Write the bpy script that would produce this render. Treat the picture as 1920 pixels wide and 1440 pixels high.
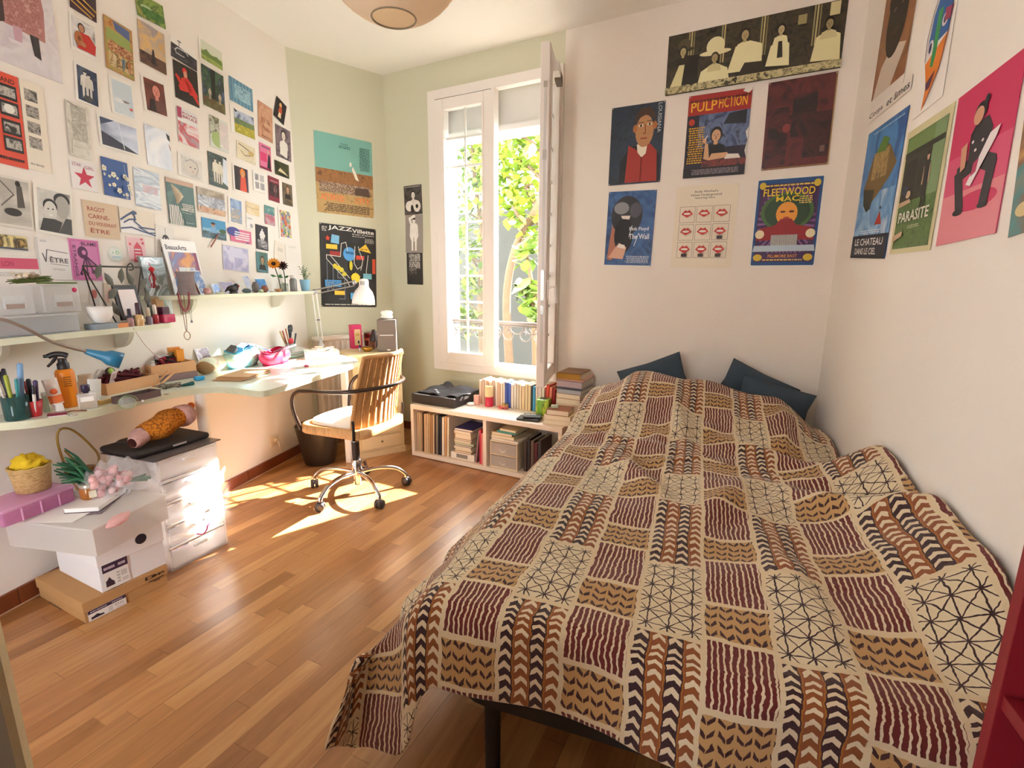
import bpy, bmesh, math, random
from mathutils import Vector, Matrix
S = bpy.context.scene
COL = S.collection
for _o in list(bpy.data.objects):
    bpy.data.objects.remove(_o)
PI = math.pi
rnd = random.Random(7)

# ------------------------------------------------------------------ camera
FPX, PITCH, ROLL, EYE = 950.0, math.radians(11.8), math.radians(0.3), Vector((0, 0, 1.24))
_fw = Vector((0, math.cos(PITCH), -math.sin(PITCH)))
_r0 = Vector((1, 0, 0))
_u0 = _r0.cross(_fw)
_rt = math.cos(ROLL) * _r0 + math.sin(ROLL) * _u0
_up = -math.sin(ROLL) * _r0 + math.cos(ROLL) * _u0
cam_data = bpy.data.cameras.new('camera')
cam_data.sensor_width = 36.0
cam_data.lens = FPX / 1920 * 36.0
cam_data.clip_start = 0.02
camera = bpy.data.objects.new('camera', cam_data)
COL.objects.link(camera)
_m = Matrix((_rt, _up, -_fw)).transposed().to_4x4()
_m.translation = EYE
camera.matrix_world = _m
S.camera = camera

# ------------------------------------------------------------------ light
S.view_settings.view_transform = 'Standard'
S.view_settings.look = 'None'
S.view_settings.gamma = 1.0
S.view_settings.use_curve_mapping = False
S.view_settings.exposure = 1.9
S.cycles.max_bounces = 10
S.cycles.diffuse_bounces = 6
S.cycles.transparent_max_bounces = 24
S.cycles.sample_clamp_indirect = 6.0
S.cycles.use_denoising = True
S.cycles.caustics_reflective = False
S.cycles.caustics_refractive = False
world = bpy.data.worlds.new('sky')
S.world = world
world.use_nodes = True
_wn = world.node_tree.nodes
_bg = _wn['Background']
_bg.inputs['Color'].default_value = (0.86, 0.94, 1.0, 1)
_bg.inputs['Strength'].default_value = 4.6
SUN_DIR = Vector((-0.765, -0.645, -0.74)).normalized()
sun_d = bpy.data.lights.new('sun', 'SUN')
sun_d.energy = 20.0
sun_d.angle = math.radians(0.6)
sun_d.color = (1.0, 0.96, 0.9)
sun = bpy.data.objects.new('sun', sun_d)
COL.objects.link(sun)
sun.rotation_euler = SUN_DIR.to_track_quat('-Z', 'Y').to_euler()
sun.location = (4, 7, 5)

# ------------------------------------------------------------------ pixel -> place
def ray(x, y):
    return (x - 960) / FPX * _rt - (y - 720) / FPX * _up + _fw
def at(x, y, z):
    """the point of the horizontal plane z that the photograph shows at x, y"""
    d = ray(x, y)
    return EYE + d * ((z - EYE.z) / d.z)
def atv(x, y, p, q):
    """the point of the vertical plane through p and q"""
    n = Vector((p[1] - q[1], q[0] - p[0], 0))
    d = ray(x, y)
    return EYE + d * (n.dot(Vector((p[0], p[1], 0)) - EYE) / n.dot(d))

HC = 2.703
T = Vector((-1.484, 3.662, 0)); K = Vector((-0.97, 4.131, 0)); R = Vector((1.655, 2.677, 0))
DL = Vector((0.2096, 0.9778, 0)); NL = Vector((0.9778, -0.2096, 0))
DG = (K - T).normalized(); NG = Vector((DG.y, -DG.x, 0))
DW = (R - K).normalized(); NW = Vector((DW.y, -DW.x, 0))
_a = math.radians(20)
DR = Vector((-math.sin(_a), -math.cos(_a), 0)); NR = Vector((-math.cos(_a), math.sin(_a), 0))
WALLS = {'L': (T, DL, NL), 'G': (T, DG, NG), 'W': (K, DW, NW), 'R': (R, DR, NR)}
def onwall(w, x, y, off=0.0):
    o, d, n = WALLS[w]
    p = o + n * off
    return atv(x, y, p, p + d)
def lw(s, off, z=0.0):
    """left-wall coordinates: s along the wall from its far end, off into the room"""
    return T + DL * s + NL * off + Vector((0, 0, z))
def ang(d):
    return math.atan2(d.y, d.x)

# ------------------------------------------------------------------ materials
_mats = {}
def lin(h):
    h = h.lstrip('#')
    c = [int(h[i:i + 2], 16) / 255 for i in (0, 2, 4)]
    return tuple((v / 12.92 if v <= 0.04045 else ((v + 0.055) / 1.055) ** 2.4) for v in c) + (1,)
def M(col, rough=0.6, metal=0.0, trans=0.0, alpha=1.0, spec=None, coat=0.0, noise=0.0, nscale=30.0, bump=0.0, bscale=60.0, sheen=0.0, ior=None):
    key = (col, rough, metal, trans, alpha, spec, coat, noise, nscale, bump, bscale, sheen, ior)
    if key in _mats:
        return _mats[key]
    m = bpy.data.materials.new('paint_' + col)
    m.use_nodes = True
    nt = m.node_tree
    b = nt.nodes['Principled BSDF']
    b.inputs['Base Color'].default_value = lin(col)
    b.inputs['Roughness'].default_value = rough
    b.inputs['Metallic'].default_value = metal
    b.inputs['Transmission Weight'].default_value = trans
    b.inputs['Alpha'].default_value = alpha
    b.inputs['Coat Weight'].default_value = coat
    b.inputs['Sheen Weight'].default_value = sheen
    if spec is not None:
        b.inputs['Specular IOR Level'].default_value = spec
    if ior:
        b.inputs['IOR'].default_value = ior
    if noise or bump:
        tc = nt.nodes.new('ShaderNodeTexCoord')
    if noise:
        n = nt.nodes.new('ShaderNodeTexNoise')
        n.inputs['Scale'].default_value = nscale
        n.inputs['Detail'].default_value = 4
        nt.links.new(tc.outputs['Object'], n.inputs['Vector'])
        hs = nt.nodes.new('ShaderNodeHueSaturation')
        hs.inputs['Color'].default_value = lin(col)
        mr = nt.nodes.new('ShaderNodeMapRange')
        mr.inputs['To Min'].default_value = 1 - noise
        mr.inputs['To Max'].default_value = 1 + noise
        nt.links.new(n.outputs['Fac'], mr.inputs['Value'])
        nt.links.new(mr.outputs['Result'], hs.inputs['Value'])
        nt.links.new(hs.outputs['Color'], b.inputs['Base Color'])
    if bump:
        n = nt.nodes.new('ShaderNodeTexNoise')
        n.inputs['Scale'].default_value = bscale
        n.inputs['Detail'].default_value = 3
        nt.links.new(tc.outputs['Object'], n.inputs['Vector'])
        bp = nt.nodes.new('ShaderNodeBump')
        bp.inputs['Strength'].default_value = bump
        bp.inputs['Distance'].default_value = 0.01
        nt.links.new(n.outputs['Fac'], bp.inputs['Height'])
        nt.links.new(bp.outputs['Normal'], b.inputs['Normal'])
    _mats[key] = m
    return m
def MA(cols, scale=18.0, stretch=(1, 1, 1), rough=0.45, seed=0.0, dist=1.0, kind='noise'):
    """printed or mottled surface: noise through a colour ramp"""
    key = ('art', tuple(cols), scale, stretch, rough, seed, dist, kind)
    if key in _mats:
        return _mats[key]
    m = bpy.data.materials.new('print_' + cols[0])
    m.use_nodes = True
    nt = m.node_tree
    b = nt.nodes['Principled BSDF']
    b.inputs['Roughness'].default_value = rough
    tc = nt.nodes.new('ShaderNodeTexCoord')
    mp = nt.nodes.new('ShaderNodeMapping')
    mp.inputs['Location'].default_value = (seed, seed * 1.7, seed * 0.3)
    mp.inputs['Scale'].default_value = stretch
    nt.links.new(tc.outputs['Object'], mp.inputs['Vector'])
    if kind == 'wave':
        n = nt.nodes.new('ShaderNodeTexWave')
        n.inputs['Distortion'].default_value = dist * 4
        out = n.outputs['Fac']
    elif kind == 'voronoi':
        n = nt.nodes.new('ShaderNodeTexVoronoi')
        out = n.outputs['Color']
    else:
        n = nt.nodes.new('ShaderNodeTexNoise')
        n.inputs['Detail'].default_value = 5
        n.inputs['Distortion'].default_value = dist
        out = n.outputs['Fac']
    n.inputs['Scale'].default_value = scale
    nt.links.new(mp.outputs['Vector'], n.inputs['Vector'])
    r = nt.nodes.new('ShaderNodeValToRGB')
    el = r.color_ramp.elements
    k = len(cols)
    lo, hi = (0.33, 0.67) if kind == 'noise' else (0.1, 0.9)
    el[0].position = lo; el[0].color = lin(cols[0])
    el[1].position = hi; el[1].color = lin(cols[-1])
    for i in range(1, k - 1):
        e = el.new(lo + (hi - lo) * i / (k - 1))
        e.color = lin(cols[i])
    nt.links.new(out, r.inputs['Fac'])
    nt.links.new(r.outputs['Color'], b.inputs['Base Color'])
    _mats[key] = m
    return m
WHITE_METAL = M('f2efe9', 0.35)
CHROME = M('c9c9cc', 0.12, 1.0)
BLACK_METAL = M('2a2522', 0.35, 0.4)
PAPER = M('f1ece2', 0.75)
def glassy(col, rough=0.05, fac=0.5):
    """clear or frosted plastic and glass: part transparent, part diffuse and glossy"""
    key = ('glassy', col, rough, fac)
    if key in _mats:
        return _mats[key]
    m = bpy.data.materials.new('clear_' + col)
    m.use_nodes = True
    nt = m.node_tree
    b = nt.nodes['Principled BSDF']
    b.inputs['Base Color'].default_value = lin(col)
    b.inputs['Roughness'].default_value = rough
    tr = nt.nodes.new('ShaderNodeBsdfTransparent')
    c = lin(col)
    tr.inputs['Color'].default_value = tuple(0.25 * c[i] + 0.75 for i in range(3)) + (1,)
    mx = nt.nodes.new('ShaderNodeMixShader')
    mx.inputs['Fac'].default_value = fac
    nt.links.new(tr.outputs[0], mx.inputs[1])
    sh = b
    if rough > .12:
        tl = nt.nodes.new('ShaderNodeBsdfTranslucent'); tl.inputs['Color'].default_value = c
        sh = nt.nodes.new('ShaderNodeMixShader'); sh.inputs['Fac'].default_value = .55
        nt.links.new(b.outputs[0], sh.inputs[1]); nt.links.new(tl.outputs[0], sh.inputs[2])
    nt.links.new(sh.outputs[0], mx.inputs[2])
    nt.links.new(mx.outputs[0], nt.nodes['Material Output'].inputs['Surface'])
    _mats[key] = m
    return m

# ------------------------------------------------------------------ mesh builder
class MB:
    def __init__(s):
        s.v = []; s.f = []; s.mi = []; s.sm = []; s.mats = []; s.M = Matrix.Identity(4)
    def slot(s, m):
        if m not in s.mats:
            s.mats.append(m)
        return s.mats.index(m)
    def add(s, vs, fs, m=None, smooth=False):
        o = len(s.v)
        s.v += [tuple(s.M @ Vector(p)) for p in vs]
        k = s.slot(m)
        for f in fs:
            s.f.append([i + o for i in f]); s.mi.append(k); s.sm.append(smooth)
        return s
    def box(s, c, d, m=None, rz=0.0, tilt=None, bev=0.0):
        hx, hy, hz = d[0] / 2, d[1] / 2, d[2] / 2
        R_ = Matrix.Rotation(rz, 4, 'Z')
        if tilt is not None:
            R_ = R_ @ tilt
        X = Matrix.Translation(c) @ R_
        if bev:
            bm = bmesh.new()
            bmesh.ops.create_cube(bm, size=1.0, matrix=Matrix.Diagonal((d[0], d[1], d[2], 1)))
            bmesh.ops.bevel(bm, geom=list(bm.edges), offset=bev, segments=2, profile=0.5, affect='EDGES')
            bm.verts.index_update()
            s.add([X @ v.co for v in bm.verts], [[v.index for v in f.verts] for f in bm.faces], m, False)
            bm.free()
            return s
        vs = [X @ Vector((x * hx, y * hy, z * hz)) for z in (-1, 1) for y in (-1, 1) for x in (-1, 1)]
        return s.add(vs, [(0, 2, 3, 1), (4, 5, 7, 6), (0, 1, 5, 4), (2, 6, 7, 3), (0, 4, 6, 2), (1, 3, 7, 5)], m)
    def prism(s, poly, z0, z1, m=None, smooth=False):
        n = len(poly)
        vs = [(p[0], p[1], z0) for p in poly] + [(p[0], p[1], z1) for p in poly]
        s.add(vs, [list(range(n))[::-1], list(range(n, 2 * n))], m)
        return s.add(vs, [(i, (i + 1) % n, n + (i + 1) % n, n + i) for i in range(n)], m, smooth)
    def tube(s, pts, r, m=None, n=8, closed=False, cap=True):
        pts = [Vector(p) for p in pts]
        k = len(pts)
        rs = r if isinstance(r, (list, tuple)) else [r] * k
        rings = []
        prev = None
        for i, p in enumerate(pts):
            a = pts[(i - 1) % k] if (closed or i > 0) else p
            b = pts[(i + 1) % k] if (closed or i < k - 1) else p
            t = (b - a).normalized()
            if prev is None:
                h = Vector((0, 0, 1)) if abs(t.z) < 0.9 else Vector((1, 0, 0))
                e1 = t.cross(h).normalized()
            else:
                e1 = (prev - t * prev.dot(t))
                e1 = e1.normalized() if e1.length > 1e-6 else t.orthogonal().normalized()
            prev = e1
            e2 = t.cross(e1)
            rings.append([p + (e1 * math.cos(2 * PI * j / n) + e2 * math.sin(2 * PI * j / n)) * rs[i] for j in range(n)])
        vs = [q for rg in rings for q in rg]
        fs = []
        for i in range(k if closed else k - 1):
            i2 = (i + 1) % k
            for j in range(n):
                j2 = (j + 1) % n
                fs.append((i * n + j, i * n + j2, i2 * n + j2, i2 * n + j))
        s.add(vs, fs, m, True)
        if cap and not closed:
            s.add(rings[0] , [list(range(n))[::-1]], m)
            s.add(rings[-1], [list(range(n))], m)
        return s
    def lathe(s, prof, m=None, c=(0, 0, 0), n=24, sx=1.0, sy=1.0):
        vs = []; fs = []
        for r, z in prof:
            for j in range(n):
                a = 2 * PI * j / n
                vs.append((c[0] + r * sx * math.cos(a), c[1] + r * sy * math.sin(a), c[2] + z))
        for i in range(len(prof) - 1):
            for j in range(n):
                j2 = (j + 1) % n
                fs.append((i * n + j, i * n + j2, (i + 1) * n + j2, (i + 1) * n + j))
        s.add(vs, fs, m, True)
        if prof[0][0] > 1e-5:
            s.add(vs[:n], [list(range(n))[::-1]], m)
        if prof[-1][0] > 1e-5:
            s.add(vs[-n:], [list(range(n))], m)
        return s
    def ell(s, c, r, m=None, n=14, k=8, jit=0.0, seed=0):
        q = random.Random(seed)
        vs = []; fs = []
        for i in range(k + 1):
            th = PI * i / k
            for j in range(n):
                a = 2 * PI * j / n
                g = 1 + (q.random() - 0.5) * jit if 0 < i < k else 1
                vs.append((c[0] + r[0] * g * math.sin(th) * math.cos(a), c[1] + r[1] * g * math.sin(th) * math.sin(a), c[2] + r[2] * g * math.cos(th)))
        for i in range(k):
            for j in range(n):
                j2 = (j + 1) % n
                fs.append((i * n + j, (i + 1) * n + j, (i + 1) * n + j2, i * n + j2))
        return s.add(vs, fs, m, True)
    def grid(s, fn, nu, nv, m=None, smooth=True):
        vs = [fn(i / (nu - 1), j / (nv - 1)) for j in range(nv) for i in range(nu)]
        fs = [(j * nu + i, j * nu + i + 1, (j + 1) * nu + i + 1, (j + 1) * nu + i) for j in range(nv - 1) for i in range(nu - 1)]
        return s.add(vs, fs, m, smooth)
    def obj(s, name, parent=None, loc=None, rz=0.0, mw=None):
        me = bpy.data.meshes.new(name)
        me.from_pydata(s.v, [], s.f)
        for m in s.mats:
            if m is not None:
                me.materials.append(m)
        me.polygons.foreach_set('material_index', s.mi)
        me.polygons.foreach_set('use_smooth', s.sm)
        me.update()
        o = bpy.data.objects.new(name, me)
        COL.objects.link(o)
        if parent is not None:
            o.parent = parent
        if mw is not None:
            o.matrix_world = mw
        elif loc is not None:
            o.location = loc
            o.rotation_euler = (0, 0, rz)
        return o
def tag(o, label, cat, group=None):
    o['label'] = label
    o['category'] = cat
    if group:
        o['group'] = group
    return o
def thing(name, label, cat, loc=(0, 0, 0), rz=0.0, group=None):
    o = bpy.data.objects.new(name, None)
    o.empty_display_size = 0.05
    COL.objects.link(o)
    o.location = loc
    o.rotation_euler = (0, 0, rz)
    return tag(o, label, cat, group)
def struct(o):
    o['kind'] = 'structure'
    return o
def copy_thing(src, loc, rz, label, group=None):
    """a copy of a thing with copies of its parts and their sub-parts"""
    c = src.copy(); COL.objects.link(c)
    c.location = loc; c.rotation_euler = (0, 0, rz)
    c['label'] = label
    if group:
        c['group'] = group
    for ch in src.children:
        d = ch.copy(); COL.objects.link(d); d.parent = c
        for g in ch.children:
            e = g.copy(); COL.objects.link(e); e.parent = d
    return c
def arc(c, r, a0, a1, n, z=0.0):
    return [(c[0] + r * math.cos(a0 + (a1 - a0) * i / n), c[1] + r * math.sin(a0 + (a1 - a0) * i / n), z) for i in range(n + 1)]
def smooth_path(pts, n=6):
    """Catmull-Rom through pts"""
    P_ = [Vector(p) for p in pts]
    out = []
    for i in range(len(P_) - 1):
        p0 = P_[max(i - 1, 0)]; p1 = P_[i]; p2 = P_[i + 1]; p3 = P_[min(i + 2, len(P_) - 1)]
        for k in range(n):
            t = k / n
            out.append(0.5 * ((2 * p1) + (p2 - p0) * t + (2 * p0 - 5 * p1 + 4 * p2 - p3) * t * t + (3 * p1 - p0 - 3 * p2 + p3) * t ** 3))
    out.append(P_[-1])
    return out
# ------------------------------------------------------------------ room shell
def floor_material():
    m = bpy.data.materials.new('laminate_oak')
    m.use_nodes = True
    nt = m.node_tree; N = nt.nodes; L = nt.links
    b = N['Principled BSDF']
    def mth(op, a, c=None):
        n = N.new('ShaderNodeMath'); n.operation = op
        for i, v in enumerate((a, c)):
            if v is None: continue
            if isinstance(v, (int, float)): n.inputs[i].default_value = v
            else: L.new(v, n.inputs[i])
        return n.outputs[0]
    tc = N.new('ShaderNodeTexCoord')
    mp = N.new('ShaderNodeMapping'); mp.inputs['Rotation'].default_value = (0, 0, math.radians(26 - 90))
    mp.vector_type = 'POINT'
    mp.inputs['Rotation'].default_value = (0, 0, math.radians(26))
    L.new(tc.outputs['Object'], mp.inputs['Vector'])
    sp = N.new('ShaderNodeSeparateXYZ'); L.new(mp.outputs[0], sp.inputs[0])
    X, Y = sp.outputs[0], sp.outputs[1]      # Y runs along the boards
    W_, LN = 0.062, 0.52
    row = mth('FLOOR', mth('DIVIDE', X, W_))
    wn = N.new('ShaderNodeTexWhiteNoise'); wn.noise_dimensions = '1D'; L.new(row, wn.inputs['W'])
    yy = mth('DIVIDE', mth('ADD', Y, mth('MULTIPLY', wn.outputs['Value'], 3.1)), LN)
    colm = mth('FLOOR', yy)
    cx = N.new('ShaderNodeCombineXYZ'); L.new(row, cx.inputs[0]); L.new(colm, cx.inputs[1])
    w2 = N.new('ShaderNodeTexWhiteNoise'); w2.noise_dimensions = '2D'; L.new(cx.outputs[0], w2.inputs['Vector'])
    # grain
    gx = N.new('ShaderNodeCombineXYZ')
    L.new(mth('ADD', mth('MULTIPLY', X, 34), mth('MULTIPLY', w2.outputs['Value'], 40)), gx.inputs[0])
    L.new(mth('MULTIPLY', Y, 3.2), gx.inputs[1])
    gn = N.new('ShaderNodeTexNoise'); gn.inputs['Scale'].default_value = 1.0; gn.inputs['Detail'].default_value = 6
    gn.inputs['Distortion'].default_value = 1.4
    L.new(gx.outputs[0], gn.inputs['Vector'])
    r = N.new('ShaderNodeValToRGB'); e = r.color_ramp.elements
    e[0].position = 0.15; e[0].color = lin('8a5a30'); e[1].position = 0.9; e[1].color = lin('c89660')
    k = e.new(0.5); k.color = lin('a87244')
    v = mth('ADD', mth('MULTIPLY', w2.outputs['Value'], 0.5), mth('MULTIPLY', gn.outputs['Fac'], 0.62))
    L.new(mth('SUBTRACT', v, 0.06), r.inputs['Fac'])
    # seams
    fx = mth('FRACT', mth('DIVIDE', X, W_)); fy = mth('FRACT', yy)
    big = mth('FRACT', mth('DIVIDE', X, W_ * 3))
    s1 = mth('MULTIPLY', mth('LESS_THAN', big, 0.012), 0.55)
    s2 = mth('MULTIPLY', mth('LESS_THAN', fx, 0.02), 0.12)
    s3 = mth('MULTIPLY', mth('LESS_THAN', fy, 0.006), 0.35)
    sm = mth('MAXIMUM', s1, mth('MAXIMUM', s2, s3))
    mx = N.new('ShaderNodeMix'); mx.data_type = 'RGBA'
    L.new(sm, mx.inputs['Factor']); L.new(r.outputs['Color'], mx.inputs['A']); mx.inputs['B'].default_value = lin('4a2a14')
    L.new(mx.outputs['Result'], b.inputs['Base Color'])
    b.inputs['Roughness'].default_value = 0.3
    b.inputs['Coat Weight'].default_value = 0.25
    b.inputs['Coat Roughness'].default_value = 0.22
    return m
WALL_WHITE = M('f3ece4', 0.9, bump=0.05, bscale=90)
WALL_BED = M('f2e8de', 0.9, bump=0.08, bscale=70)
WALL_GREEN = M('d4d1b9', 0.9, bump=0.05, bscale=90)
CEIL = M('f1ece4', 0.95)
FRAME_WHITE = M('f0e8e2', 0.35)
LE = T - DL * 4.6
RE = R + DR * 3.9
for v_ in (DL, NL, DG, NG, DW, NW, DR, NR):
    v_.resize_3d()
def m4(d, n, a):
    X = Matrix.Identity(4)
    for i in range(3):
        X[i][0] = d[i]; X[i][1] = -n[i]
    X.translation = a
    return X
def quadwall(name, a, d, n, boxes, th=0.1):
    mb = MB(); mb.M = m4(d, n, a)
    for (x0, x1, y0, y1, mm) in boxes:
        mb.box(((x0 + x1) / 2, th / 2, (y0 + y1) / 2), (x1 - x0, th, y1 - y0), mm)
    return struct(mb.obj(name))
WS0, WS1, WZ0, WZ1 = 0.452, 1.452, 0.575, 2.49
lenG = (K - T).length; lenW = (R - K).length
quadwall('wall_left', T, DL, NL, [(-4.6, 0.0, 0, HC, WALL_WHITE)])
quadwall('wall_corner', T, DG, NG, [(0.0, lenG + 0.03, 0, HC, WALL_GREEN)])
quadwall('wall_window', K, DW, NW, [(-0.03, WS0, 0, HC, WALL_GREEN), (WS0, WS1, 0, WZ0, WALL_GREEN), (WS0, WS1, WZ1, HC, WALL_GREEN),
                                    (WS1, WS1 + 0.016, 0, HC, WALL_GREEN), (WS1 + 0.016, lenW + 0.1, 0, HC, WALL_BED)])
quadwall('wall_right', R, DR, NR, [(-0.05, 3.9, 0, HC, WALL_WHITE)])
bd = (RE - LE); bl_ = bd.length; bd.normalize()
quadwall('wall_back', LE, bd, Vector((bd.y, -bd.x, 0)) * -1, [(0, .6, 0, HC, WALL_WHITE), (.6, 1.08, 2.1, HC, WALL_WHITE), (1.08, bl_, 0, HC, WALL_WHITE)], -.1)
poly = [(p.x, p.y) for p in (LE - NL * .1, T - NL * .1, K + Vector((-.05, .12, 0)), R + Vector((.12, .05, 0)), RE - NR * .1)]
struct(MB().prism([(x, y) for x, y in poly], -0.05, 0.0, floor_material()).obj('floor'))
struct(MB().prism([(x, y) for x, y in poly], HC, HC + 0.08, CEIL).obj('ceiling'))
# baseboards of brown tiles
TILE = M('7d4126', 0.3, noise=0.25, nscale=9)
GROUT = M('c9a58a', 0.8)
def baseboard(name, a, d, n, s0, s1, step=0.31):
    mb = MB(); mb.M = m4(d, n, a)
    s = s0
    while s < s1:
        e = min(s + step - 0.003, s1)
        mb.box(((s + e) / 2, -0.006, 0.034), (e - s, 0.012, 0.068), TILE)
        s += step
    mb.box(((s0 + s1) / 2, -0.004, 0.0335), (s1 - s0, 0.008, 0.067), GROUT)
    mb.box(((s0 + s1) / 2, -0.0135, 0.002), (s1 - s0, 0.003, 0.004), GROUT)
    struct(mb.obj(name))
baseboard('baseboard_left', T, DL, NL, -2.9, -0.012)
baseboard('baseboard_corner', T, DG, NG, 0.012, lenG - 0.01)
baseboard('baseboard_window', K, DW, NW, 0.015, 1.6)

# ------------------------------------------------------------------ window
def wframe(s, y, z):           # window wall coordinates: s along, y outward, z up
    return K + DW * s - NW * y + Vector((0, 0, z))
win = struct(MB().obj('window_1'))
mb = MB(); mb.M = m4(DW, NW, K)
c0, c1 = WS0 - 0.03, WS1 + 0.012
for (x0, x1, y0, y1) in ((c0, c0 + 0.065, WZ0 - 0.03, WZ1 + 0.03), (c1 - 0.05, c1, WZ0 - 0.03, WZ1 + 0.03),
                         (c0 + 0.065, c1 - 0.05, WZ1 - 0.03, WZ1 + 0.03), (c0 + 0.065, c1 - 0.05, WZ0 - 0.03, WZ0 + 0.045)):
    mb.box(((x0 + x1) / 2, 0.012, (y0 + y1) / 2), (x1 - x0, 0.06, y1 - y0), FRAME_WHITE)
mb.obj('window_frame', win)
mb = MB(); mb.M = m4(DW, NW, K)   # outer reveal, roller shutter case
mb.box((WS0 + 0.006, 0.16, (WZ0 + WZ1) / 2), (0.012, 0.24, WZ1 - WZ0), FRAME_WHITE)
mb.box(((WS0 + WS1) / 2, 0.2, 2.36), (WS1 - WS0 + .3, 0.2, 0.27), M('dcdad6', 0.5))
mb.box(((WS0 + WS1) / 2, 0.09, 2.24), (WS1 - WS0 + .3, 0.02, 0.035), M('e6e4e0', 0.5))
mb.obj('shutter_case', win)
mb = MB(); mb.M = m4(DW, NW, K)
mb.box(((WS0 + WS1) / 2 + .08, 0.13, WZ0 + .005), (WS1 - WS0 + .3, 0.2, 0.03), M('e8dccd', 0.6))
mb.obj('window_sill', win)
GLASS = glassy('f4fbfa', 0.02, 0.07)
def make_sash(width, hinge, d, n, handle=False):
    """hinge: bottom corner; d: along the sash; n: its room side"""
    z0, z1 = 0.60, 2.455
    X = m4(d, n, hinge)
    mb = MB(); mb.M = X
    st, th = 0.068, 0.05
    for (x0, x1, y0, y1) in ((0, st, z0, z1), (width - st, width, z0, z1), (st, width - st, z1 - st - .005, z1), (st, width - st, z0, z0 + st + .02)):
        mb.box(((x0 + x1) / 2, 0, (y0 + y1) / 2), (x1 - x0, th, y1 - y0), FRAME_WHITE, bev=0.004)
    for (x0, x1, y0, y1) in ((st - .002, st + .012, z0 + st, z1 - st), (width - st - .012, width - st + .002, z0 + st, z1 - st)):
        mb.box(((x0 + x1) / 2, 0, (y0 + y1) / 2), (x1 - x0, th + .012, y1 - y0), FRAME_WHITE)
    for z in (0.9, 1.5, 2.1):
        mb.tube([(-.006, -.02, z), (-.006, -.02, z + .07)], 0.008, FRAME_WHITE)
    sash = mb.obj('sash', win)
    mb = MB(); mb.M = X
    g0, g1, y0, y1 = st + .01, width - st - .01, z0 + st + .02, z1 - st
    mb.box(((g0 + g1) / 2, 0.0, (y0 + y1) / 2), (g1 - g0, 0.006, y1 - y0), GLASS)
    mb.obj('glass_pane', sash)
    mb = MB(); mb.M = X
    mb.box(((g0 + g1) / 2, 0.008, (y0 + y1) / 2), (0.016, 0.009, y1 - y0), FRAME_WHITE)
    for i in range(1, 9):
        z = y0 + (y1 - y0) * i / 9
        mb.box(((g0 + g1) / 2, 0.0081, z), (g1 - g0, 0.0085, 0.016), FRAME_WHITE)
    mb.obj('muntin_grid', sash)
    if handle:
        mb = MB(); mb.M = X
        mb.box((width - .035, -.03, 1.18), (.028, .012, .11), FRAME_WHITE, bev=.003)
        mb.tube([(width - .035, -.03, 1.19), (width - .035, -.075, 1.19), (width - .037, -.08, 1.10)], .008, FRAME_WHITE)
        mb.obj('handle', sash)
        mb = MB(); mb.M = X
        mb.box((width + .001, -.004, 1.5), (.002, .014, 1.5), M('d8d2cc', .3))
        for z, h in ((1.06, .05), (1.2, .17), (1.9, .05), (2.25, .03)):
            mb.box((width + .002, -.004, z), (.004, .02, h), M('bdb6ae', .3, .7))
        mb.box((width * .72, -.045, 2.36), (.13, .035, .05), M('efe8e2', .5))
        mb.box((width * .55, -.046, 2.345), (.10, .034, .05), M('6f6558', .7))
        mb.obj('lock_strip', sash)
make_sash(0.475, wframe(WS0 + 0.035, 0.0, 0), DW, NW)
_hp = wframe(WS1 - 0.03, -0.02, 0)
_sd = Vector((-0.205, -0.979, 0)).normalized()
make_sash(0.475, _hp, _sd, Vector((_sd.y, -_sd.x, 0)) * -1, True)
mb = MB(); mb.M = m4(DW, NW, K)     # meeting bead on the closed side
mb.box((WS0 + .035 + .475 + .006, 0.0, 1.53), (.02, .06, 1.86), FRAME_WHITE)
mb.obj('meeting_rail', win)

# ------------------------------------------------------------------ outside
EXT = struct(MB().box((0, 0, -.35), (14, 14, .1), M('3c3a34', .9, noise=.3, nscale=3)).obj('exterior_ground', loc=(1.5, 9.5, 0)))
gw = MB(); gw.M = m4(DW, NW, wframe(0, 3.6, 0))
gw.box((1.2, .1, .9), (8, .2, 2.6), M('45423b', .95, noise=.12, nscale=4))
struct(gw.obj('exterior_wall'))
BARK = M('5c4630', .85, noise=.3, nscale=14, bump=.4, bscale=30)
def leaves(mb, c, r, n, size, cols, seed):
    q = random.Random(seed)
    ms = [M(x, .55) for x in cols]
    for i in range(n):
        a = q.uniform(0, 2 * PI); t = q.random() ** .5; zz = q.uniform(-1, 1)
        p = Vector((c[0] + r[0] * t * math.cos(a) * (1 - .3 * abs(zz)), c[1] + r[1] * t * math.sin(a), c[2] + r[2] * zz))
        Q = Matrix.Rotation(q.uniform(0, 6.28), 4, 'Z') @ Matrix.Rotation(q.uniform(-1.1, 1.1), 4, 'X')
        s_ = size * q.uniform(.6, 1.3)
        pts = [(0, -.5, 0), (.28, -.3, .03), (.4, .05, .05), (.2, .4, .02), (0, .6, -.03), (-.2, .4, .02), (-.4, .05, .05), (-.28, -.3, .03), (0, 0, -.03)]
        vs = [p + Q @ (Vector(x) * s_) for x in pts]
        mb.add(vs, [(0, 1, 8), (1, 2, 8), (2, 3, 8), (3, 4, 8), (4, 5, 8), (5, 6, 8), (6, 7, 8), (7, 0, 8)], ms[i % len(ms)], True)
GREENS = ['748a26', '98a83c', '566e1e', 'b2b452', '80942e']
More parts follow.
